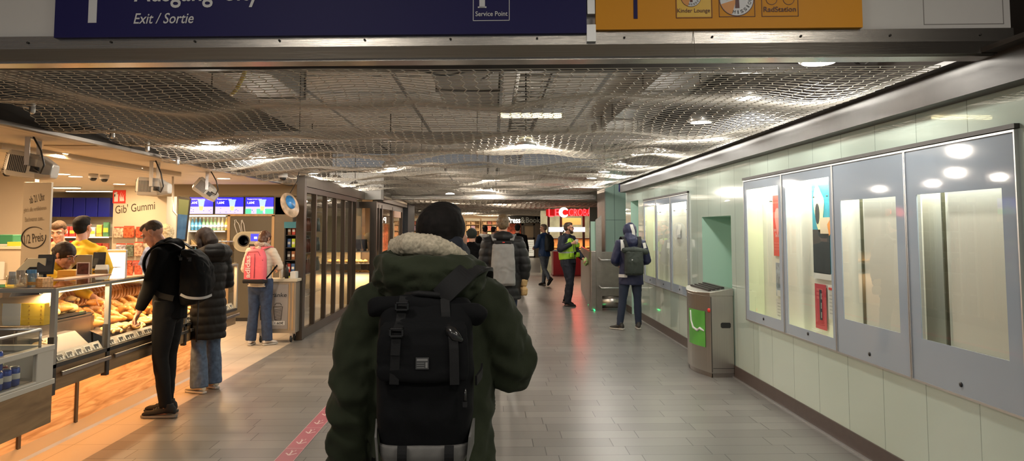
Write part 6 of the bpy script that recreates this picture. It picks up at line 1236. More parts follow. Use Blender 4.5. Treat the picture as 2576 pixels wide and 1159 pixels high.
wstrip([(-.062, -.262, 1.452), (-.065, -.288, 1.42), (-.068, -.302, 1.385), (-.072, -.345, 1.36), (-.075, -.354, 1.30)], .026, .004, (0, -1, .2)); wstrip([(.056, -.262, 1.446), (.060, -.288, 1.41), (.066, -.300, 1.37), (.085, -.345, 1.345), (.09, -.356, 1.22)], .026, .004, (0, -1, .2)); wstrip([(-.075, -.351, 1.30), (-.078, -.348, 1.22)], .026, .003, (0, -1, 0))
for x in (-.055, .075): wstrip([(x, -.335, 1.05), (x, -.340, 1.02), (x, -.325, .985)], .026, .006, (0, -1, 0))
for x, z, y in ((-.064, 1.428, -.296), (-.072, 1.362, -.352)): P1(MB().box(x-.020, x+.020, y-.012, y+.004, z-.012, z-.006).box(x-.020, x+.020, y-.012, y+.004, z+.008, z+.014).box(x-.020, x-.014, y-.012, y+.004, z-.012, z+.014).box(x+.014, x+.020, y-.012, y+.004, z-.012, z+.014), 'buckle', M_buck, .002)
P1(MB().tube([(.066, -.305, 1.372), (.078, -.335, 1.362), (.092, -.345, 1.350), (.105, -.342, 1.340)], [.012, .017, .016, .008], 10, rnd=True), 'hook_buckle', M_buck)
P1(MB().tube([(-.06, -.235, 1.455), (-.02, -.26, 1.462), (.03, -.26, 1.458), (.06, -.235, 1.45)], .009, 8), 'grab_handle', M_web)
pt = P1(MB().box(-.018, .018, -.3565, -.3535, 1.262, 1.294), 'label_patch', mat('patch_grey', (.045, .046, .048), .6))
mb = MB(); mb.box(-.015, .015, -.3572, -.3565, 1.2845, 1.291)
for k in range(3): mb.box(-.015, .006, -.3572, -.3565, 1.266+k*.006, 1.2675+k*.006)
mb.box(.009, .015, -.3572, -.3565, 1.266, 1.281); mb.build('label_print', mat('patch_ink', (.20, .20, .20), .6), pt, local=True)
P1(MB().tube([(.118, -.335, 1.205), (.118, -.338, 1.17)], .004, 6).box(.112, .124, -.342, -.334, 1.155, 1.17), 'zip_pull', M_buck)
mb = MB(); strip(mb, [(.145, -.30, 1.22), (.158, -.25, 1.23), (.160, -.21, 1.24)], .028, .006, (1, 0, 0)); P1(mb, 'side_strap', M_web)
mb = MB(); strip(mb, [(.045, -.250, 1.450), (.062, -.252, 1.468), (.082, -.245, 1.487), (.102, -.225, 1.505), (.120, -.195, 1.520), (.136, -.155, 1.528), (.150, -.11, 1.528), (.165, -.02, 1.512), (.165, .08, 1.475), (.16, .16, 1.40), (.155, .18, 1.25)], .062, .012, [(.2, -1, .6)]*4+[(.3, -.7, 1)]*2+[(.3, -.3, 1)]+[(0, 0, 1), (0, .5, 1), (0, 1, .3), (0, 1, 0)])
P1(mb, 'shoulder_strap', M_web)
# ---------------------------------------------------------------- 2 man in black at the counter, side view facing the counter (-x)
L2 = (-2.90, 7.03, 0); J2 = dict(pel=(0, 0, .97), che=(0, .015, 1.28), nek=(0, .06, 1.475), hed=(.0, .165, 1.60), shR=(.19, .03, 1.42), elR=(.24, -.02, 1.15), wrR=(.27, .12, .95), shL=(-.19, .03, 1.42), elL=(-.225, .08, 1.15), wrL=(-.215, .175, .93), knL=(-.09, .03, .52), anL=(-.10, -.04, .09), knR=(.09, .03, .52), anR=(.10, .03, .09))
b2, J, M = person('man in black with a short haircut looking down at the bakery counter', L2, R(90), 1.0, J2, (R(-34), 0, 0), SKIN2, .006, palms={'R': (-1, .1, 0), 'L': (0, -1, -.2)}, curl=(.5, .9), eyes=True)
hair_short(b2, J, M, 1.0, mat('hair_grey_brown', (.075, .05, .034), .7, noise_s=50, noise_a=.4), .985, .010, .005, crop=True); brows(b2, J, M, 1, M_hairbr)
trousers(b2, J, 1, mat('jeans_black', (.006, .006, .007), .85, spec=.2), 1.02, -.004, .011, .007, .02)
shoe(b2, J, 1, 'L', M_blk2, mat('sole_grey', (.16, .15, .14), .5), (0, 1, 0), L=.31); shoe(b2, J, 1, 'R', M_blk2, M_soleb, (0.1, 1, 0), L=.31)
jacket(b2, J, 1, M_blk, 1.0, -.12, .98, .011, .008, seed=4, st=[(-.12, .175, .14, -.01), (0, .172, .135, -.005), (.5, .165, .135, 0), (1, .185, .145, 0), (1.4, .19, .135, 0), (1.75, .16, .11, 0), (1.97, .10, .09, 0)],
       extra=lambda mb: [mb.tube([(-.10, -.02, 1.50), (0, -.05, 1.49), (.10, -.02, 1.50)], [.05, .075, .05], 16, rnd=True), mb.tube([(-.075, .08, 1.50), (0, .02, 1.53), (.075, .08, 1.50)], [.035, .045, .035], 14, rnd=True)])
p2 = backpack('bulky black backpack worn by the man at the bakery counter', None, [(.98, .12, .10, -.13), (1.02, .15, .20, -.12), (1.15, .16, .25, -.12), (1.3, .155, .23, -.12), (1.40, .14, .18, -.12), (1.46, .11, .10, -.12)], M_pk1, L2, R(90), .011, .012)
for sx in (-1, 1):
    mb = MB(); strip(mb, [(sx*.10, -.13, 1.47), (sx*.13, -.05, 1.515), (sx*.14, .06, 1.505), (sx*.15, .145, 1.42), (sx*.16, .16, 1.30), (sx*.17, .06, 1.10), (sx*.16, -.10, 1.04)], .05, .01, [(0, -1, 1), (0, 0, 1), (0, 1, 1), (0, 1, 0), (0, 1, 0), (sx, .5, 0), (sx, 0, 0)]); mb.build('shoulder_strap', M_web, p2, local=True)
M_refl = mat('reflective_grey', (.45, .45, .46), .4)
mb = MB(); strip(mb, [(-.162, -.16, 1.075), (-.168, -.22, 1.05), (-.155, -.30, 1.04), (-.12, -.36, 1.045), (-.04, -.385, 1.06)], .022, .004, [(-1, 0, 0), (-1, 0, 0), (-1, -1, 0), (-.5, -1, 0), (0, -1, 0)]); mb.build('reflective_piping', M_refl, p2, local=True)
MB().tube([(-.10, -.32, 1.35), (-.11, -.345, 1.22), (-.10, -.35, 1.12)], .005, 6).build('zip', M_buck, p2, local=True); MB().tube([(-.12, -.30, 1.02), (-.15, -.31, .85), (-.14, -.30, .66)], .007, 6).build('loose_strap', M_web, p2, local=True)
mb = MB().box(-.15, -.10, -.24, -.20, 1.36, 1.40).box(-.15, -.10, -.16, -.13, 1.37, 1.40); mb.build('buckle', M_buck, p2, local=True, bevel=.004)
# ---------------------------------------------------------------- 3 woman in a black puffer coat beside him
L3 = (-2.93, 8.07, 0); s3 = .94; J3 = dict(che=(0, .0, 1.28), nek=(0, .02, 1.47), hed=(0, .10, 1.63), elR=(.24, .0, 1.15), wrR=(.17, .20, 1.12), elL=(-.24, .0, 1.15), wrL=(-.17, .2, 1.12), anR=(.12, .04, .09), anL=(-.13, -.05, .09), knL=(-.11, .0, .5), knR=(.11, .05, .5))
b3, J, M = person('woman in a long black puffer coat and blue jeans behind the man in black', L3, R(58), s3, J3, (R(-22), 0, R(10)), SKIN, .008)
M_coatp = mat('puffer_black', (.0045, .0032, .003), .65, spec=.28)
jacket(b3, J, s3, M_coatp, 1.1, -.36, 1.12, .011, disp=puffs(.012, .085), name='puffer_coat', collar=0, extra=lambda mb: [mb.tube([(-.13, .03, 1.47*s3), (-.10, -.09, 1.49*s3), (0, -.14, 1.50*s3), (.10, -.09, 1.49*s3), (.13, .03, 1.47*s3)], [.06, .085, .09, .085, .06], 16, rnd=True)])
trousers(b3, J, s3, M_jean2, 1.05, .035, .011, .007, -.01, seed=6); shoe(b3, J, s3, 'R', mat('shoe_cream', (.62, .55, .42), .6), M_solew, (.1, 1, 0), L=.28); shoe(b3, J, s3, 'L', mat('shoe_cream', (.62, .55, .42), .6), M_solew, (-.1, 1, 0), L=.28)
mb = MB(); H = lambda x, y, z: J['hed']+M@V((x, y, z))*s3
mb.ell(H(0, -.018, .045), .088, .104, .088, M); mb.tube([H(0, -.05, .02), H(0, -.075, -.06), H(0, -.07, -.13)], [.082, .078, .055], 16, rnd=True)
for sx in (-1, 1): mb.tube([H(sx*.06, .01, .03), H(sx*.082, .01, -.04), H(sx*.078, .02, -.12)], [.034, .030, .018], 12, rnd=True)
organic(mb, 'hair', mat('hair_dark_brown', (.022, .010, .006), .75, noise_s=40, noise_a=.5, stretch=(3, 3, .4)), b3, .006, 3, disp=lambda c, n: .004*noise.noise(V((c.x*45, c.y*45, c.z*6))))
# ---------------------------------------------------------------- 4 elderly customer with blond curls behind them
L4 = (-4.10, 9.75, 0); s4 = .955; b4, J, M = person('customer with curly blond hair mostly hidden behind the man in black', L4, R(30), s4, dict(elL=(-.25, .12, 1.18), wrL=(-.20, .30, 1.10)), (0, 0, 0), SKIN, .009)
jacket(b4, J, s4, mat('puffer_blue_grey', (.16, .20, .34), .5), 1.05, -.2, 1.1, .012, disp=puffs(.009, .07), name='puffer_jacket'); trousers(b4, J, s4, M_jean); shoe(b4, J, s4, 'R', M_blk, M_soleb); shoe(b4, J, s4, 'L', M_blk, M_soleb)
mb = MB(); mb.ell(J['hed']+V((0, -.02, .04)), .098, .105, .095); mb.ell(J['hed']+V((0, -.05, -.01)), .085, .07, .08); organic(mb, 'hair', mat('hair_blond', (.62, .48, .28), .6, noise_s=50, noise_a=.4), b4, .007, 1, disp=lambda c, n: .012*noise.noise(c*32))
# ---------------------------------------------------------------- 5 woman with the pink backpack at the cart
L5 = (-3.32, 11.15, 0); s5 = .925; J5 = dict(pel=(-.01, 0, .95), hed=(.03, .06, 1.62), nek=(.01, .0, 1.46), elR=(.27, .06, 1.20), wrR=(.17, .26, 1.16), elL=(-.26, .0, 1.16), wrL=(-.19, .19, 1.10), anL=(-.13, -.02, .09), anR=(.12, .02, .09), knL=(-.10, .0, .5), knR=(.09, .02, .5))
b5, J, M = person('person in a cream jacket and blue jeans with a pink backpack at the drinks cart', L5, R(-8), s5, J5, (R(-15), 0, R(-14)), SKIN, .008)
jacket(b5, J, s5, mat('jacket_cream', (.66, .57, .46), .6), 1.02, -.05, 1.02, .011, disp=puffs(.005, .05), name='jacket', extra=lambda mb: mb.tube([(-.09, .03, 1.36), (0, -.07, 1.37), (.10, .03, 1.36)], [.04, .05, .04], 14, rnd=True))
trousers(b5, J, s5, mat('denim_mid', (.025, .045, .10), .8, noise_s=20, noise_a=.3), 1.08, .02, .011, .006, 0, seed=9)
for S_, f in (('R', (.5, .9, 0)), ('L', (-.2, 1, 0))): shoe(b5, J, s5, S_, mat('shoe_white', (.66, .60, .55), .5), M_solew, f, L=.27)
mb = MB(); H = lambda x, y, z: J['hed']+M@V((x, y, z))*s5; mb.ell(H(0, -.018, .042), .084, .100, .086, M); mb.tube([H(.01, -.06, .02), H(.02, -.085, -.06), H(.02, -.08, -.14)], [.075, .065, .035], 14, rnd=True); organic(mb, 'hair', mat('hair_chestnut', (.085, .032, .014), .45, noise_s=40, noise_a=.5, stretch=(3, 3, .4)), b5, .006, 3, disp=fur(.004, 30))
mb = MB(); mb.tube([H(-.10, -.02, -.115), H(-.06, -.09, -.105), H(.0, -.115, -.10), (H(.07, -.09, -.10)), H(.10, .0, -.11)], [.030, .038, .040, .036, .028], 14, rnd=True); organic(mb, 'fur_collar', mat('fur_grey', (.42, .36, .30), .9, noise_s=60, noise_a=.4), b5, .007, 1, disp=lambda c, n: .008*noise.noise(c*60))
p5 = backpack('coral pink backpack with white lettering worn at the drinks cart', None, [(.915, .145, .12, -.105), (.93, .155, .15, -.10), (1.08, .155, .16, -.10), (1.25, .148, .15, -.10), (1.33, .12, .12, -.105), (1.365, .07, .07, -.11)], mat('pack_coral', (.78, .13, .17), .6, noise_s=6, noise_a=.08), L5, R(-8), .009, .003)
MB().box(-.157, .157, -.262, -.098, .885, .945).build('dark_base', M_blk2, p5, local=True, bevel=.02, seg=3)
M5 = ROOTM[p5.name]; text('adidas', mat('pack_print', (.80, .60, .58), .5), p5, M5@V((-.055, -.264, .965)), (0, 0, 1), M5.to_3x3()@V((-1, 0, 0)), (0, .31, -.02, .055), bold=.03, depth=.004)
MB().tube([(.02, -.262, .96), (.025, -.268, 1.15), (.02, -.255, 1.30)], .005, 6).tube([(-.13, -.235, 1.0), (-.13, -.24, 1.2), (-.08, -.235, 1.325), (.06, -.235, 1.33), (.13, -.235, 1.2)], .004, 6).build('zip', mat('zip_dark', (.25, .03, .05), .5), p5, local=True)
for sx in (-1, 1):
    mb = MB(); strip(mb, [(sx*.06, -.12, 1.365), (sx*.12, -.05, 1.385), (sx*.13, .06, 1.37), (sx*.14, .13, 1.25)], .055, .012, [(0, -1, .6), (0, 0, 1), (0, 1, 1), (0, 1, 0)]); mb.build('shoulder_strap', mat('strap_pink', (.80, .14, .18), .6), p5, local=True)
mb = MB(); strip(mb, [(.15, -.16, .95), (.19, -.14, 1.0), (.235, -.05, 1.10), (.25, .04, 1.16)], .022, .006, (1, -1, 0)); mb.build('loose_strap', M_blk, p5, local=True)
# ---------------------------------------------------------------- 6 man with the pale grey backpack
L6 = (.13, 9.9, 0); s6 = 1.03; J6 = dict(anR=(.10, .18, .09), knR=(.10, .14, .50), anL=(-.10, -.22, .14), knL=(-.10, -.02, .50), elR=(.27, -.02, 1.15), wrR=(.255, .02, .93))
b6, J, M = person('man in a black puffer jacket walking away ahead of the olive parka', L6, R(0), s6, J6, (0, 0, 0), SKIN, .008)
hair_short(b6, J, M, s6, mat('hair_mousy', (.13, .085, .045), .5, noise_s=50, noise_a=.5), 1.0, .015, .006)
jacket(b6, J, s6, mat('puffer_charcoal', (.010, .010, .011), .55, spec=.35), 1.22, -.22, 1.3, .012, disp=puffs(.012, .10), name='puffer_jacket', collar=0, extra=lambda mb: [mb.tube([(-.10, -.01, 1.53), (-.07, -.10, 1.54), (0, -.12, 1.55), (.07, -.10, 1.54), (.10, -.01, 1.53)], [.05, .07, .075, .07, .05], 14, rnd=True)])
trousers(b6, J, s6, M_jean, 1.05); shoe(b6, J, s6, 'R', M_blk2, M_solew); shoe(b6, J, s6, 'L', M_blk2, M_solew, pitch=R(-22))
p6 = backpack('pale grey flat backpack with an open black top on the black puffer jacket', None, [(.94, .15, .10, -.17), (.97, .152, .13, -.17), (1.2, .150, .12, -.17), (1.42, .135, .09, -.175), (1.46, .13, .06, -.18)], mat('pack_pale', (.24, .235, .23), .7, noise_s=9, noise_a=.15), L6, 0, .009, .006)
MB().box(-.11, .11, -.245, -.18, 1.45, 1.50).build('black_top', M_blk2, p6, local=True, bevel=.02); MB().box(-.01, .02, -.247, -.245, 1.475, 1.485).build('red_tab', M_red, p6, local=True)
for sx in (-1, 1): mb = MB(); strip(mb, [(sx*.11, -.18, 1.50), (sx*.13, -.08, 1.56), (sx*.15, .05, 1.56), (sx*.16, .16, 1.44), (sx*.16, .18, 1.2)], .05, .01, [(0, -1, 1), (0, -.4, 1), (0, 1, 1), (0, 1, 0), (0, 1, 0)]); mb.build('shoulder_strap', mat('pack_pale', ()), p6, local=True)
h6 = V(L6)+J['wrR']; M_kraft = mat('paper_kraft', (.50, .32, .14), .7)
mb = MB(); mb.rings([[(h6.x+.045*k*cos(2*pi*j/10)*(1+.15*sin(3*j)), h6.y+.07*k*sin(2*pi*j/10), z) for j in range(10)] for z, k in ((.80, .9), (.82, 1.1), (.88, 1.2), (.91, .75), (.93, 1.0), (.99, 1.2), (1.03, .8))]); tag(organic(mb, 'paper_bag', M_kraft, None, .007, 1, disp=folds(.006, (20, 20, 20))), 'crumpled brown paper bag held low by the man in the puffer jacket', 'paper bag')
# ---------------------------------------------------------------- 7 hooded person at the wall
L7 = (2.28, 12.7, 0); s7 = .985; J7 = dict(hed=(0, .06, 1.63), nek=(0, .01, 1.46), elR=(.27, .0, 1.15), wrR=(.18, .2, 1.10), elL=(-.27, -.0, 1.15), wrL=(-.19, .18, 1.08), anL=(-.20, .0, .09), knL=(-.14, .02, .50), anR=(.13, .06, .09), knR=(.11, .04, .5))
b7, J, M = person('person in a navy hooded jacket with reflective strips standing by the right wall', L7, R(2), s7, J7, (R(-8), 0, 0), SKIN, .009)
M_nv = mat('jacket_navy', (.010, .014, .055), .6)
jacket(b7, J, s7, M_nv, 1.12, -.20, 1.2, .011, .010, seed=7, collar=0)
mb = MB(); mb.ell(J['hed']+V((0, -.01, .015)), .115, .125, .135); mb.tube([J['hed']+V((0, -.04, -.06)), J['nek']+V((0, -.03, .0))], [.10, .13], 16, rnd=True); organic(mb, 'hood', M_nv, b7, .009, 3, disp=folds(.007, (9, 9, 9), 4))
hz = J['hed']; rst = lambda *a: (lambda q: (strip(q, *a), q.build('reflective_strip', mat('reflective_white', (.62, .60, .58), .4), b7, local=True)))(MB())
rst( [hz+V((.005, -.105, .115)), hz+V((.012, -.136, .06)), hz+V((.03, -.145, .0)), hz+V((.03, -.142, -.07))], .052, .004, [(0, -.6, 1), (0, -1, .4), (0, -1, 0), (0, -1, -.1)]); rst([(-.165, -.118, 1.47), (-.165, -.146, 1.40), (-.165, -.150, 1.29)], .06, .004, (0, -1, .2)); rst([(.20, -.10, 1.42), (.215, -.115, 1.33)], .05, .004, (0, -1, .2)); rst([(-.225, -.10, .885), (-.16, -.168, .885), (-.10, -.178, .885)], .05, .004, [(-1, -1, 0), (-.3, -1, 0), (0, -1, 0)])
trousers(b7, J, s7, mat('denim_navy', (.016, .026, .055), .8), 1.0); shoe(b7, J, s7, 'L', mat('shoe_dark', (.03, .028, .026), .5), M_solew, (-.75, .8, 0)); shoe(b7, J, s7, 'R', mat('shoe_dark', ()), M_solew, (.1, 1, 0))
p7 = backpack('dark green roll-top backpack on the person in the navy hooded jacket', None, [(.90, .13, .11, -.165), (.93, .15, .16, -.165), (1.12, .152, .16, -.165), (1.27, .145, .14, -.165), (1.31, .14, .11, -.165)], mat('pack_dark_green', (.018, .026, .022), .7), L7, R(2), .010, .007)
organic(MB().tube([(-.155, -.235, 1.30), (0, -.25, 1.30), (.20, -.235, 1.275)], [.045, .06, .045], 14, rnd=True), 'rolled_top', mat('pack_dark_green', ()), p7, .009, 2, disp=folds(.006, (12, 12, 14), 8)); MB().box(-.055, -.035, -.325, -.318, 1.13, 1.16).build('reflector_tab', M_refl, p7, local=True)
for sx in (-1, 1): mb = MB(); strip(mb, [(sx*.09, -.18, 1.32), (sx*.12, -.15, 1.42), (sx*.14, -.03, 1.51), (sx*.15, .10, 1.46), (sx*.16, .15, 1.3)], .055, .012, [(0, -1, .2), (0, -1, .5), (0, 0, 1), (0, 1, .7), (0, 1, 0)]); mb.build('shoulder_strap', M_web, p7, local=True)
# ---------------------------------------------------------------- 8 security guard, facing right with a cup
L8 = (1.62, 16.6, 0); s8 = 1.0; J8 = dict(pel=(-.0, 0, .95), che=(.0, -.04, 1.29), nek=(.02, -.02, 1.49), hed=(.02, .04, 1.66), shR=(.20, -.02, 1.43), elR=(.33, .03, 1.22), wrR=(.16, .22, 1.34), shL=(-.20, -.02, 1.43), elL=(-.24, .06, 1.16), wrL=(-.20, .26, 1.0), knR=(.10, .12, .50), anR=(.11, .07, .09), knL=(-.10, -.02, .52), anL=(-.11, -.12, .12), hipR=(.09, .02, .93))
b8, J, M = person('bearded guard in a yellow-green safety vest holding a paper cup', L8, R(-130), s8, J8, (0, 0, R(38)), SKIN2, .008, 1.15, palms={'R': (-.6, .2, .3), 'L': (1, 0, 0)}, curl=(1.1, 1.0), eyes=True, jaw=1.08)
hair_short(b8, J, M, s8, M_hairbr, .98, .006); H = lambda x, y, z: J['hed']+M@V((x, y, z))*s8; mb = MB(); mb.ell(H(0, .055, -.085), .050, .044, .038, M)
for sx in (-1, 1): mb.tube([H(sx*.066, .0, -.02), H(sx*.062, .03, -.06), H(sx*.035, .07, -.085)], [.012, .02, .02], 8, rnd=True)
organic(mb, 'beard', mat('beard_brown', (.05, .025, .015), .7, noise_s=60, noise_a=.5), b8, .006, 1, disp=fur(.003)); mb = MB()
for sx in (-1, 1): mb.tube([H(sx*.031+.022*cos(t), .094, .010+.017*sin(t)) for t in [2*pi*i/14 for i in range(15)]], .0022, 5); mb.tube([H(sx*.053, .092, .014), H(sx*.080, -.01, .012)], .002, 5)
mb.tube([H(-.01, .097, .012), H(.01, .097, .012)], .002, 5); mb.build('spectacles', M_buck, b8, local=True)
jacket(b8, J, s8, mat('guard_navy', (.010, .012, .024), .7), 1.14, -.05, 1.12, .011, .009, seed=2); trousers(b8, J, s8, mat('guard_trousers', (.008, .010, .020), .75), 1.22, .0, .011, .010); shoe(b8, J, s8, 'R', M_blk2, M_soleb); shoe(b8, J, s8, 'L', M_blk2, M_soleb, pitch=R(-8))
M_hv = mat('hi_vis', (.36, .62, .03), .5, emit=None, noise_s=4, noise_a=.06); M_hvg = mat('vest_trim', (.10, .11, .10), .6); M_hvs = mat('vest_silver', (.48, .52, .48), .4)
vest = organic(MB().rings(torso_rings(J, [(.12, .222, .178, .0), (.5, .218, .178, .005), (1, .232, .178, .005), (1.3, .215, .168, 0), (1.6, .165, .135, 0), (1.8, .125, .11, 0)])), 'safety_vest', [M_hv, M_hvs, M_hvg], b8, .011, 3, disp=folds(.006, seed=4), pick=lambda c, n: 1 if 1.13 < c.z < 1.165 else (2 if abs(c.x-.0) < .016 and c.y > 0 else 0))
for x, z in ((-.11, 1.04), (.11, 1.04), (-.11, 1.25)): MB().box(x-.06, x+.06, .155, .20, z, z+.10).build('vest_pocket', M_hv, vest, local=True, bevel=.015)
MB().box(-.03, .02, .17, .205, 1.10, 1.16).build('vest_pouch', M_blk, vest, local=True, bevel=.01); MB().tube([(.12, -.02, 1.50), (.14, -.04, 1.56), (.12, -.02, 1.60), (.16, .0, 1.61)], [.01, .012, .014, .010], 8, rnd=True).build('shoulder_mount', M_black, vest, local=True)
RM8 = Matrix.Rotation(R(-130), 3, 'Z'); hc = V(L8)+RM8@(J['wrR']+(J['wrR']-J['elR']).normalized()*.07+V((-.02, .03, .0)))
cup = thing('paper_cup', 'small paper cup in the raised hand of the guard', 'cup', hc-V((0, 0, .05))); MB().lathe([(.026, 0), (.036, .095), (.034, .095), (.024, .004)], (0, 0, 0), 18).build('body', mat('cup_tan', (.62, .50, .38), .6), cup, local=True); MB().lathe([(.038, .093), (.038, .10), (.02, .106)], (0, 0, 0), 18).build('lid', M_sw, cup, local=True)
hb = V(L8)+RM8@(J['wrL']+V((.0, .06, -.06))); tag(organic(MB().ell(hb, .06, .05, .085).tube([hb, hb+V((0, 0, .10))], [.03, .015], 8), 'snack_bag', mat('bag_lime', (.45, .60, .22), .4, noise_s=14, noise_a=.4), None, .008, 1, disp=folds(.008, (18, 18, 18))), 'pale green snack bag in the lowered hand of the guard', 'bag')
# ---------------------------------------------------------------- 9 man in blue walking left
L9 = (1.50, 22.4, 0); J9 = dict(hed=(0, .04, 1.66), anR=(.10, .16, .09), knR=(.10, .10, .5), anL=(-.10, -.34, .22), knL=(-.10, -.10, .50), elR=(.22, -.06, 1.15), elL=(-.24, .05, 1.15), wrL=(-.2, .22, 1.1), wrR=(.20, .12, 1.0))
b9, J, M = person('man in a blue jacket and grey jeans striding off with a dark backpack', L9, R(38), 1.0, J9, (0, 0, R(30)), SKIN, .010)
hair_short(b9, J, M, 1, mat('hair_greying', (.16, .12, .09), .6, noise_s=50, noise_a=.4), .97, .0, .008); jacket(b9, J, 1, mat('jacket_blue', (.012, .045, .14), .6), 1.05, -.10, 1.05, .013, .009, seed=3); trousers(b9, J, 1, mat('denim_grey', (.11, .13, .16), .8, noise_s=20, noise_a=.25), 1.0); shoe(b9, J, 1, 'R', M_blk2, M_soleb); shoe(b9, J, 1, 'L', M_blk2, M_soleb, pitch=R(-45))
p9 = backpack('dark backpack worn by the man in the blue jacket', None, [(1.0, .11, .10, -.13), (1.04, .14, .17, -.13), (1.2, .145, .18, -.13), (1.38, .13, .15, -.13), (1.47, .09, .08, -.13)], mat('pack_charcoal', (.014, .017, .018), .7), L9, R(38), .012, .008)
# ---------------------------------------------------------------- 10-13 small figures down the passage
def far_person(label, loc, rz, s, top, low, hairm, J_=None, leg=M_jean, hat=None):
    b, J, M = person(label, loc, rz, s, J_ or {}, (0, 0, 0), SKIN, .013)
    jacket(b, J, s, top, 1.1, low, 1.1, .015, .010, seed=5); trousers(b, J, s, leg, vox=.016)
    for S_ in 'RL': shoe(b, J, s, S_, M_blk2, M_soleb)
    if hat: organic(MB().ell(J['hed']+V((0, -.015, .035)), .10*s, .11*s, .105*s), hat, hairm, b, .011, 2)
    else: hair_short(b, J, M, s, hairm, vox=.010)
    return b
far_person('person in a long black coat just right of the pale grey backpack', (.66, 20.5, 0), R(-10), 1.0, M_blk, -.5, M_hairb, leg=M_blk)
far_person('short person in black with a round dark beanie behind the parka shoulder', (-.36, 13.2, 0), 0, .93, M_blk, -.1, mat('beanie_dark', (.018, .022, .018), .9), hat='beanie')
fb = far_person('distant person in dark clothes with a white hood left of the puffer jacket', (-.22, 21.0, 0), R(20), .98, M_blk, -.1, M_hairb)
organic(MB().tube([(-.11, .02, 1.47), (-.08, -.10, 1.45), (0, -.13, 1.44), (.08, -.10, 1.45), (.11, .02, 1.47)], [.05, .06, .065, .06, .05], 12, rnd=True), 'hood', mat('hood_white', (.55, .54, .52), .8), fb, .011, 3)
far_person('distant dark haired person beside the one with the white hood', (.02, 23.5, 0), R(-30), .97, M_blk2, -.1, M_hairb)
# ---------------------------------------------------------------- 14 bakery man in yellow, seen from behind
M_ysh = mat('shirt_yellow', (.86, .50, .01), .7)
L14 = (at_y(207, 577, 8.05).x, 8.05, 0); J14 = dict(hed=(-.02, .04, 1.655), nek=(0, 0, 1.47), shR=(.19, 0, 1.41), elR=(.27, .06, 1.15), wrR=(.22, .24, 1.05), elL=(-.26, .06, 1.15), wrL=(-.2, .24, 1.05), shL=(-.19, 0, 1.41))
b14, J, M = person('bakery worker in a yellow shirt standing with his back turned', L14, R(-4), 1.0, J14, (0, 0, 0), SKIN2, .007); hair_short(b14, J, M, 1, M_hairb, 1.0, .008)
jacket(b14, J, 1, M_ysh, 1.0, -.12, 1.05, .010, .008, seed=12, collar=0, name='shirt'); trousers(b14, J, 1, M_blk); shoe(b14, J, 1, 'R', M_blk2, M_soleb); shoe(b14, J, 1, 'L', M_blk2, M_soleb)
# ---------------------------------------------------------------- 15 woman in yellow reaching into the vitrine (faces +x)
L15 = (-4.22, 7.10, 0); s15 = .95; J15 = dict(pel=(0, -.06, .93), che=(0, .10, 1.22), nek=(0, .22, 1.37), hed=(.0, .33, 1.475), shL=(-.17, .20, 1.33), elL=(-.20, .34, 1.12), wrL=(-.12, .48, 1.20), shR=(.19, .22, 1.33), elR=(.22, .46, 1.20), wrR=(.26, .70, 1.10))
b15, J, M = person('bakery woman in yellow and dark vest bending to reach into the counter', L15, R(-82), s15, J15, (R(-26), 0, R(-14)), SKIN2, .006, palms={'R': (0, 0, -1), 'L': (1, 0, 0)}, curl=(.6, .6), eyes=True)
brows(b15, J, M, s15, M_hairb); jacket(b15, J, s15, M_ysh, .96, -.1, .92, .010, .008, seed=14, name='shirt', cuffback=.03)
organic(MB().rings(torso_rings(J, [(-.08, .175, .145, 0), (.5, .16, .135, 0), (1, .172, .14, 0), (1.4, .165, .13, -.01), (1.7, .12, .10, -.03)])), 'vest', mat('vest_slate', (.030, .035, .05), .7), b15, .011, 3, disp=folds(.005))
mb = MB(); H = lambda x, y, z: J['hed']+M@V((x, y, z))*s15; mb.ell(H(0, -.020, .045), .084, .102, .086, M); mb.ell(H(0, -.055, .0), .074, .06, .07, M); mb.ell(H(0, -.11, .01), .035, .035, .035, M)
organic(mb, 'hair', mat('hair_espresso', (.022, .010, .006), .65, noise_s=40, noise_a=.4), b15, .006, 3, disp=fur(.002, 30)); trousers(b15, J, s15, M_blk); shoe(b15, J, s15, 'R', M_blk2, M_soleb); shoe(b15, J, s15, 'L', M_blk2, M_soleb)
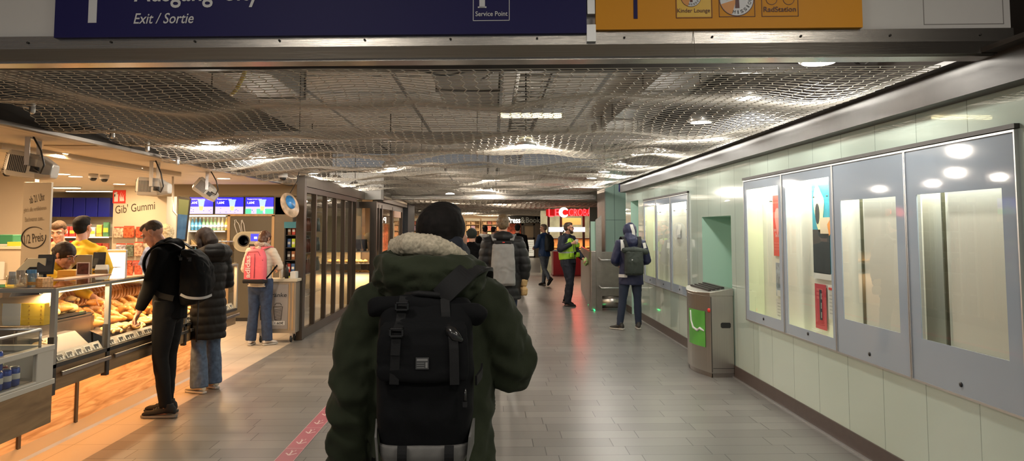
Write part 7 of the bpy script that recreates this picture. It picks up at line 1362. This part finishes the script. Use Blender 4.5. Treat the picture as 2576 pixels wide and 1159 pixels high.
# ---------------------------------------------------------------- 16 young man behind the column, facing the passage
L16 = (at_y(152, 577, 9.08).x, 9.08, 0); J16 = dict(elR=(.25, .08, 1.15), wrR=(.15, .26, 1.1), elL=(-.25, .08, 1.15), wrL=(-.15, .26, 1.1), hed=(0, .05, 1.635))
b16, J, M = person('young man in a beige sweater looking down behind the column', L16, R(-172), .985, J16, (R(-20), 0, 0), SKIN, .006, eyes=True); brows(b16, J, M, .985, M_hairbr)
hair_short(b16, J, M, .985, mat('hair_light_brown', (.085, .045, .02), .7, noise_s=50, noise_a=.4), 1.02, .004, fr=.014); jacket(b16, J, .985, mat('sweater_beige', (.52, .40, .24), .8), 1.0, -.1, 1.0, .010, .006, name='sweater'); trousers(b16, J, .985, M_blk); shoe(b16, J, .985, 'R', M_blk2, M_soleb); shoe(b16, J, .985, 'L', M_blk2, M_soleb)
organic(MB().rings(torso_rings(J, [(-.1, .185, .150, 0), (.6, .172, .142, 0), (1.1, .180, .148, 0)])), 'apron', mat('apron_dark', (.03, .028, .03), .8), b16, .012, 3)
# ---------------------------------------------------------------- pink floor line
fl = thing('floor_line', 'pink stripe with white arrows stuck along the dark floor', 'floor marking', (-1.5, 4, 0)); MB().box(-1.555, -1.415, 2.0, 17.0, .0005, .0025).build('stripe', mat('line_pink', (.42, .085, .13), .5, noise_s=3, noise_a=.08), fl)
ar = None; M_lw = mat('line_white', (.75, .55, .55), .5)
for k in range(40):
    y = 4.9+.30*k
    if ar is None:
        mb = MB(); z = .0032
        for a, b in (((-.035, .03), (.0, -.03)), ((.0, -.03), (.045, .02)), ((0, -.03), (0, .08))):
            a, b = V((a[0], a[1], z)), V((b[0], b[1], z)); d = (b-a).normalized(); n_ = V((-d.y, d.x, 0))*.006; mb.add([a+n_, b+n_, b-n_, a-n_], [(0, 1, 2, 3)])
        mb.box(.018, .022, .075, .11, z-.001, z).box(-.012, -.008, .075, .11, z-.001, z).box(-.012, .022, .073, .077, z-.001, z); ar = mb.build('arrow_mark', M_lw); ar.parent = fl; ar.location = (0.015, y-4, 0)
    else: c = ar.copy(); S.collection.objects.link(c); c.location = (0.015, y-4, 0)
mb = MB(); mb.box(-1.555, -1.552, 2, 17, .0025, .003).box(-1.418, -1.415, 2, 17, .0025, .003)
for k in range(20): mb.box(-1.555, -1.415, 4.75+.60*k, 4.754+.60*k, .0025, .003)
mb.build('stripe_edge', M_lw, fl)
